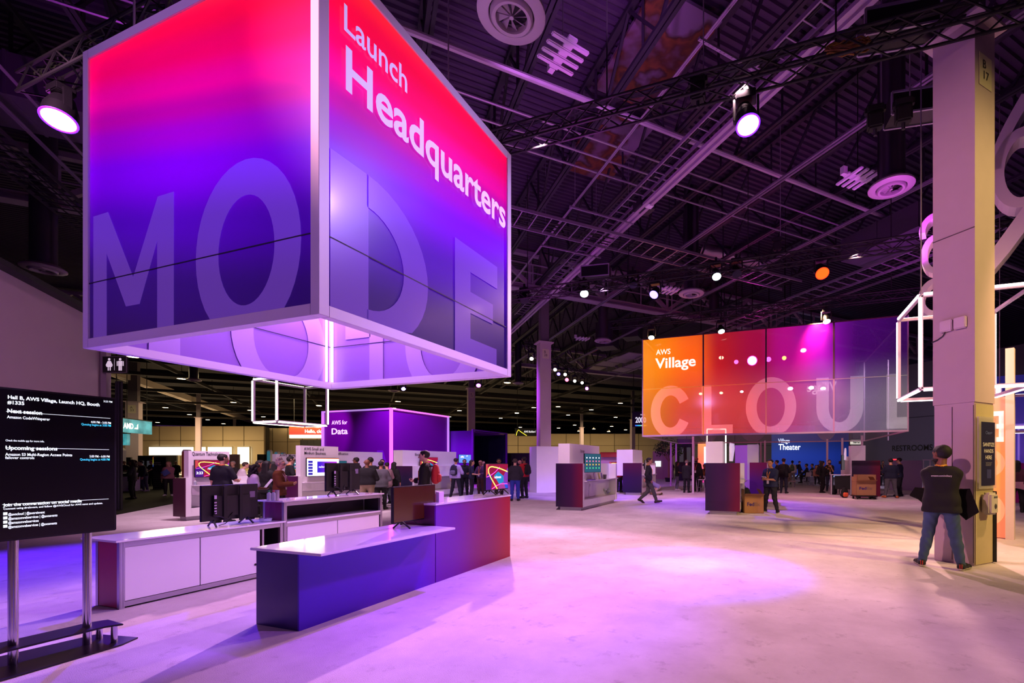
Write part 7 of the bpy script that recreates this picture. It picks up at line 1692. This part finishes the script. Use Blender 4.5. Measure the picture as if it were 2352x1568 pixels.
person('person in black by the dark counter left of the slim white posts', *dp(1727, 30), rel=180, H=1.7, arms=('bent', 'bent'), shirt=BLK, sleeve=2, trousers=BLK, skin='brown', hair='short')
P = person('person with long hair, maroon top and pink jacket round the waist, right edge', *gp(2336, 1176), rel=8, H=1.66, arms=('bent', 'bent'), shirt='5A2A3C', sleeve=.6, trousers='0E0C10', skin='brown', hair='long', hair_col='17100E', fem=True, build_=1.15, hi=False)
t, up_, s = P; mb = MB()
for i in range(16):
    a0, a1 = 2 * math.pi * i / 16, 2 * math.pi * (i + 1) / 16
    mb.quad(*[tuple(np.array((r_ * 1.15 * math.cos(a_), r_ * .85 * math.sin(a_), z_)) * s) for (a_, r_, z_) in ((a0, .245, .8 + .03 * math.sin(3 * a0)), (a1, .245, .8 + .03 * math.sin(3 * a1)), (a1, .2, 1.05), (a0, .2, 1.05))])
mb.build('tied_jacket', M('pink_jacket', 'D89AA8', .8, bump=.3), t, True)
# --- left hall
person('person in dark clothes facing left by the white counter on the black carpet', *gp(304, 1146), rel=285, H=1.72, arms=('bent', 'bent'), shirt='17141A', sleeve=2, trousers='121014', skin='brown', hair='curly', hair_col='2A1A10', jacket=True)
person('person in a dark hooded top and grey jeans leaning forward on the black carpet', *gp(333, 1128), rel=250, H=1.74, legs='wide', arms=('fwd', 'fwd'), shirt='1A2230', sleeve=2, trousers='6A707C', skin='light', hair='short', shoes='D8D4D0', lean=.25)
P = person('person in a pink jacket and black leggings carrying a blue notebook, by the Quantum kiosk', *gp(387, 1139), rel=190, H=1.66, arms=('cross', 'down'), shirt='A06A78', sleeve=2, jacket=True, trousers='100E12', skin='light', hair='long', hair_col='8A6A4A', shoes='E0DCE0', fem=True, hem=-.05)
held('notebook', 'blue and white notebook carried by the person in the pink jacket', 'notebook', P, (.06, .27, 1.2), lambda o: MB().bar((-.11, 0, .08), (.11, 0, -.08), .24, .02, up=(0, 1, 0)).build('cover', M('notebook_blue', '3A4A9A', .5), o))
person('person in a black T-shirt working at the table behind the Hydrate and Help panel', *dp(348, 32), rel=230, H=1.76, arms=('desk', 'desk'), shirt=BLK, sleeve=.5, trousers=BLK, skin='light', hair='short')
person('person in a brown jacket behind the one in dark clothes on the black carpet', *dp(322, 29), rel=260, H=1.68, arms=('bent', 'bent'), shirt='4A3428', sleeve=2, trousers=BLK, skin='mid', hair='short', hair_col='1A1210')
person('dark-haired person in black near the edge of the session display', *dp(286, 33), rel=200, H=1.72, arms=('bent', 'bent'), shirt='151318', sleeve=2, trousers=BLK, skin='mid', hair='short')
person('person in black standing by the black drape behind the pink jacket', *dp(404, 36), rel=180, H=1.72, arms=('down', 'down'), shirt=BLK, sleeve=2, trousers=BLK, skin='mid', hair='short')
t = thing('white_counter', 'white counter on the black carpet beside the session display', 'counter', (*dp(283, 26), .012), T); MB().box(-.35, .35, 0, .6, 0, 1.02).build('counter_body', WHITE, t); MB().box(-.9, -.36, .0, .6, 0, 1.08).build('dark_side', M('counter_dark', '1C1216', .5), t)
t = thing('white_counter', 'long white counter behind the person in grey jeans', 'counter', (*dp(330, 34), .012), T); MB().box(-.9, 1.2, 0, .6, 0, .95).build('counter_body', BLACKM, t); MB().box(-.95, 1.25, -.04, .64, .95, 1.0).build('counter_top', WHITE, t)
person('person in a navy T-shirt turned to the Quantum Technologies screen', *dp(511, 12.3), rel=35, H=1.81, arms=('down', 'bent'), shirt='0D0E1E', sleeve=.62, trousers='11111A', skin='light', hair='short', lanyard='E8702A', head_turn=-.5, build_=1.05, hi=True)
person('person with dark curly hair in a white T-shirt reading a white sheet', *dp(576, 11.6), rel=75, H=1.56, arms=('phone', 'phone'), shirt='D0C4DC', sleeve=.6, trousers='15131A', skin='brown', hair='curly', hair_col='0E0A0C', fem=True, lean=.15, hi=True)
held('paper_sheet', 'white sheet held by the person with curly hair', 'paper', (bpy.data.objects[[o.name for o in bpy.data.objects if o.get('label', '').startswith('person with dark curly hair in a white')][0]], lambda x_, y_, z_: Vector((x_, y_, z_)), .9), (0, .42, 1.2), lambda o: MB().bar((-.1, 0, .0), (.1, 0, 0), .006, .26, up=(0, .6, .8)).build('sheet', M('paper_white', 'D8D4EC', .6), o))
person('person with long dark hair and a black top, beside the white T-shirt', *dp(613, 13.1), rel=40, H=1.64, arms=('bent', 'bent'), shirt='0C0B10', sleeve=2, trousers=BLK, skin='mid', hair='long', hair_col='0C090B', fem=True, jacket=True)
person('person with dark hair in a maroon top behind the long-haired person in black', *dp(597, 13.7), rel=110, H=1.66, arms=('bent', 'bent'), shirt='3A1420', sleeve=2, trousers=BLK, skin='mid', hair='long', hair_col='140D0C', fem=True)
person('person with a grey curly bun, glasses and a brown jacket by the maroon kiosk end', *dp(642, 11.9), rel=110, H=1.66, arms=('phone', 'phone'), shirt='6A3A14', sleeve=2, jacket=True, trousers='17121A', skin='light', hair='bun', hair_col='9A8A80', glasses=True, fem=True, hi=True, lanyard='C8A0A8')
person('person with dark long hair just left of the brown jacket', *dp(627, 14.4), rel=350, H=1.62, arms=('down', 'down'), shirt='120F16', sleeve=2, trousers=BLK, skin='mid', hair='long', hair_col='0C090B', fem=True)
person('person in a black T-shirt facing right, beside the Small and Medium Business kiosk', *dp(666, 15.8), rel=75, H=1.8, arms=('bent', 'bent'), shirt='0D0C11', sleeve=.6, trousers=BLK, skin='light', hair='short', hair_col='14100E', lanyard='E8902A', glasses=True)
person('person in a white shirt leaning over a table right of the Quantum Technologies kiosk', *dp(545, 17), rel=80, H=1.66, arms=('desk', 'desk'), shirt='D8CCD4', sleeve=2, trousers='1A1720', skin='light', hair='short', lean=.35, hair_col='3A2A20')
person('grey-haired person beside the one in the white shirt, right of the Quantum kiosk', *dp(535, 20), rel=200, H=1.66, arms=('bent', 'bent'), shirt='2A2428', sleeve=2, trousers=BLK, skin='light', hair='short', hair_col='9A8C84')
person('bald person with dark clothes and khaki trousers in the crowd beside the monitor back', *dp(843, 15.2), rel=8, H=1.7, arms=('bent', 'bent'), shirt='0E0D12', sleeve=2, trousers='8A7A60', skin='brown', hair='bald', build_=1.2, jacket=True, hem=-.02)
person('person with glasses looking right in the crowd, head above the monitor back', *dp(819, 18.8), rel=300, H=1.8, arms=('bent', 'bent'), shirt='101016', sleeve=2, trousers=BLK, skin='brown', hair='short', glasses=True)
person('tall person in black with short dark hair in the middle of the crowd', *dp(851, 16.4), rel=5, H=1.78, arms=('bent', 'bent'), shirt='0C0C12', sleeve=2, trousers=BLK, skin='mid', hair='short', jacket=True)
person('person in a grey jacket seen from behind, in the crowd by the purple wall', *dp(875, 16), rel=12, H=1.64, arms=('bent', 'bent'), shirt='5A5862', sleeve=2, trousers='0D0C11', skin='mid', hair='short', jacket=True, build_=1.1)
person('person with dark hair in a beige coat at the right of the crowd', *dp(889, 18.4), rel=330, H=1.6, arms=('bent', 'bent'), shirt='9A7A84', sleeve=2, trousers='3A3A48', skin='light', hair='short', jacket=True, fem=True, hem=-.3)
person('person with dark hair behind the grey jacket in the crowd', *dp(878, 21), rel=180, H=1.74, arms=('bent', 'bent'), shirt='15131B', sleeve=2, trousers=BLK, skin='light', hair='short', glasses=True)
person('dark-haired person in black beside the dark end of the Blockchain kiosk', *dp(905, 19), rel=20, H=1.62, arms=('down', 'down'), shirt='100D14', sleeve=2, trousers=BLK, skin='mid', hair='long', hair_col='0C0A0A', fem=True)
P = person('person in a black jacket holding a bottle and looking left, before the Blockchain kiosk', *dp(977, 11.5), rel=285, H=1.88, arms=('down', 'bent'), shirt='0B0A0E', sleeve=2, jacket=True, trousers='0C0B0F', skin='light', hair='short', hair_col='16100E', lanyard='E8902A', hi=True)
worn_pack('red backpack on the person holding a bottle', P, 'A81E28')
bottle(tuple(P[0].matrix_basis @ Vector((-.26, .08, .74))), 'black drinking bottle held by the person with the red backpack', .036, .24, M('bottle_black', '0F0E12', .4), BLACKP)
P = person('person in a lavender shirt and dark trousers with a dark backpack, facing the purple portal', *gp(1047, 1143), rel=25, H=1.8, arms=('down', 'bent'), shirt='B8A8E8', sleeve=2, trousers='14142A', skin='light', hair='short', hair_col='2A1C16', legs='wide')
worn_pack('dark backpack on the person in the lavender shirt', P, '22203A', M('pack_panel_grey', '6A688A', .7))
person('person in black facing the camera behind the lavender shirt', *dp(1067, 22.5), rel=180, H=1.76, arms=('bent', 'bent'), shirt='121018', sleeve=2, trousers=BLK, skin='mid', hair='short', beard=True)
person('person with long hair in a navy polo holding a tablet, beside the purple portal', *gp(1083, 1142), rel=85, H=1.72, arms=('bent', 'bent'), shirt='121632', sleeve=.62, trousers='12121C', skin='light', hair='long', hair_col='2A1A16', fem=True)
person('person with glasses in a plaid shirt and brown trousers, facing the tablet holder', *dp(1104, 22.6), rel=215, H=1.72, arms=('bent', 'bent'), shirt='4A2A50', sleeve=2, trousers='4A2A24', skin='mid', hair='bald', glasses=True, lanyard='E8702A')
person('bearded person in a black shirt behind the bright monitor with art', *dp(1146, 20), rel=185, H=1.76, arms=('bent', 'bent'), shirt='100E16', sleeve=2, trousers=BLK, skin='brown', hair='short', beard=True, lanyard='E8A030')
person('person in a grey sweater and blue jeans, seen from behind right of the bright monitor', *gp(1183, 1150), rel=5, H=1.76, arms=('pocket', 'pocket'), shirt='24222E', sleeve=2, trousers='2A3AA8', skin='light', hair='short', hair_col='3A302C', build_=1.12)
P = person('tall person in a red jacket and black trousers by the white pillar surround', *gp(1204, 1144), rel=320, H=1.86, arms=('bent', 'bent'), shirt='B81E2A', sleeve=2, jacket=True, trousers='0C0B10', skin='brown', hair='short', hair_col='120E0C', hem=-.02)
worn_pack('black backpack on the tall person in the red jacket', P, '0C0B10')
person('bald bearded person facing the one in the red jacket', *dp(1194, 22), rel=170, H=1.72, arms=('down', 'down'), shirt='100F14', sleeve=2, trousers='0E0D12', skin='mid', hair='bald', beard=True)
person('person in a bright pink-lit top looking at a phone by the dark portal', *dp(1110, 26), rel=160, H=1.7, arms=('phone', 'phone'), shirt='7A3AB8', sleeve=.6, trousers='1A1430', skin='light', hair='short')

# seats of the seated people
for (u, d_, sz, lab) in ((1618, 27.5, .63, 'white stool under the seated person in black with an orange lanyard'), (1853, 33.5, .63, 'white bar stool under the seated person facing left at the high table'),
                         (1875, 32, .63, 'white bar stool under the seated person with the laptop'), (1866, 35.5, .63, 'white bar stool under the seated person at the far side of the high table')):
    stool(lab, u, d_, math.pi if u != 1853 else .5, sz)
x, y = gp(1808, 1118); t = thing('bench', 'low pale bench under the person seated between the backpackers', 'bench', (x, y, 0), T)
MB().box(-.5, .5, -.22, .22, .36, .42).build('bench_seat', M('stool_white'), t, bevel=.01)
for a in (-.42, .42): MB().box(a - .03, a + .03, -.2, .2, 0, .36).build('leg', CON, t)

# light comes from the spot, area and point lights; small glowing letters and screens need no direct light sampling
for m in bpy.data.materials:
    m.cycles.emission_sampling = 'NONE'
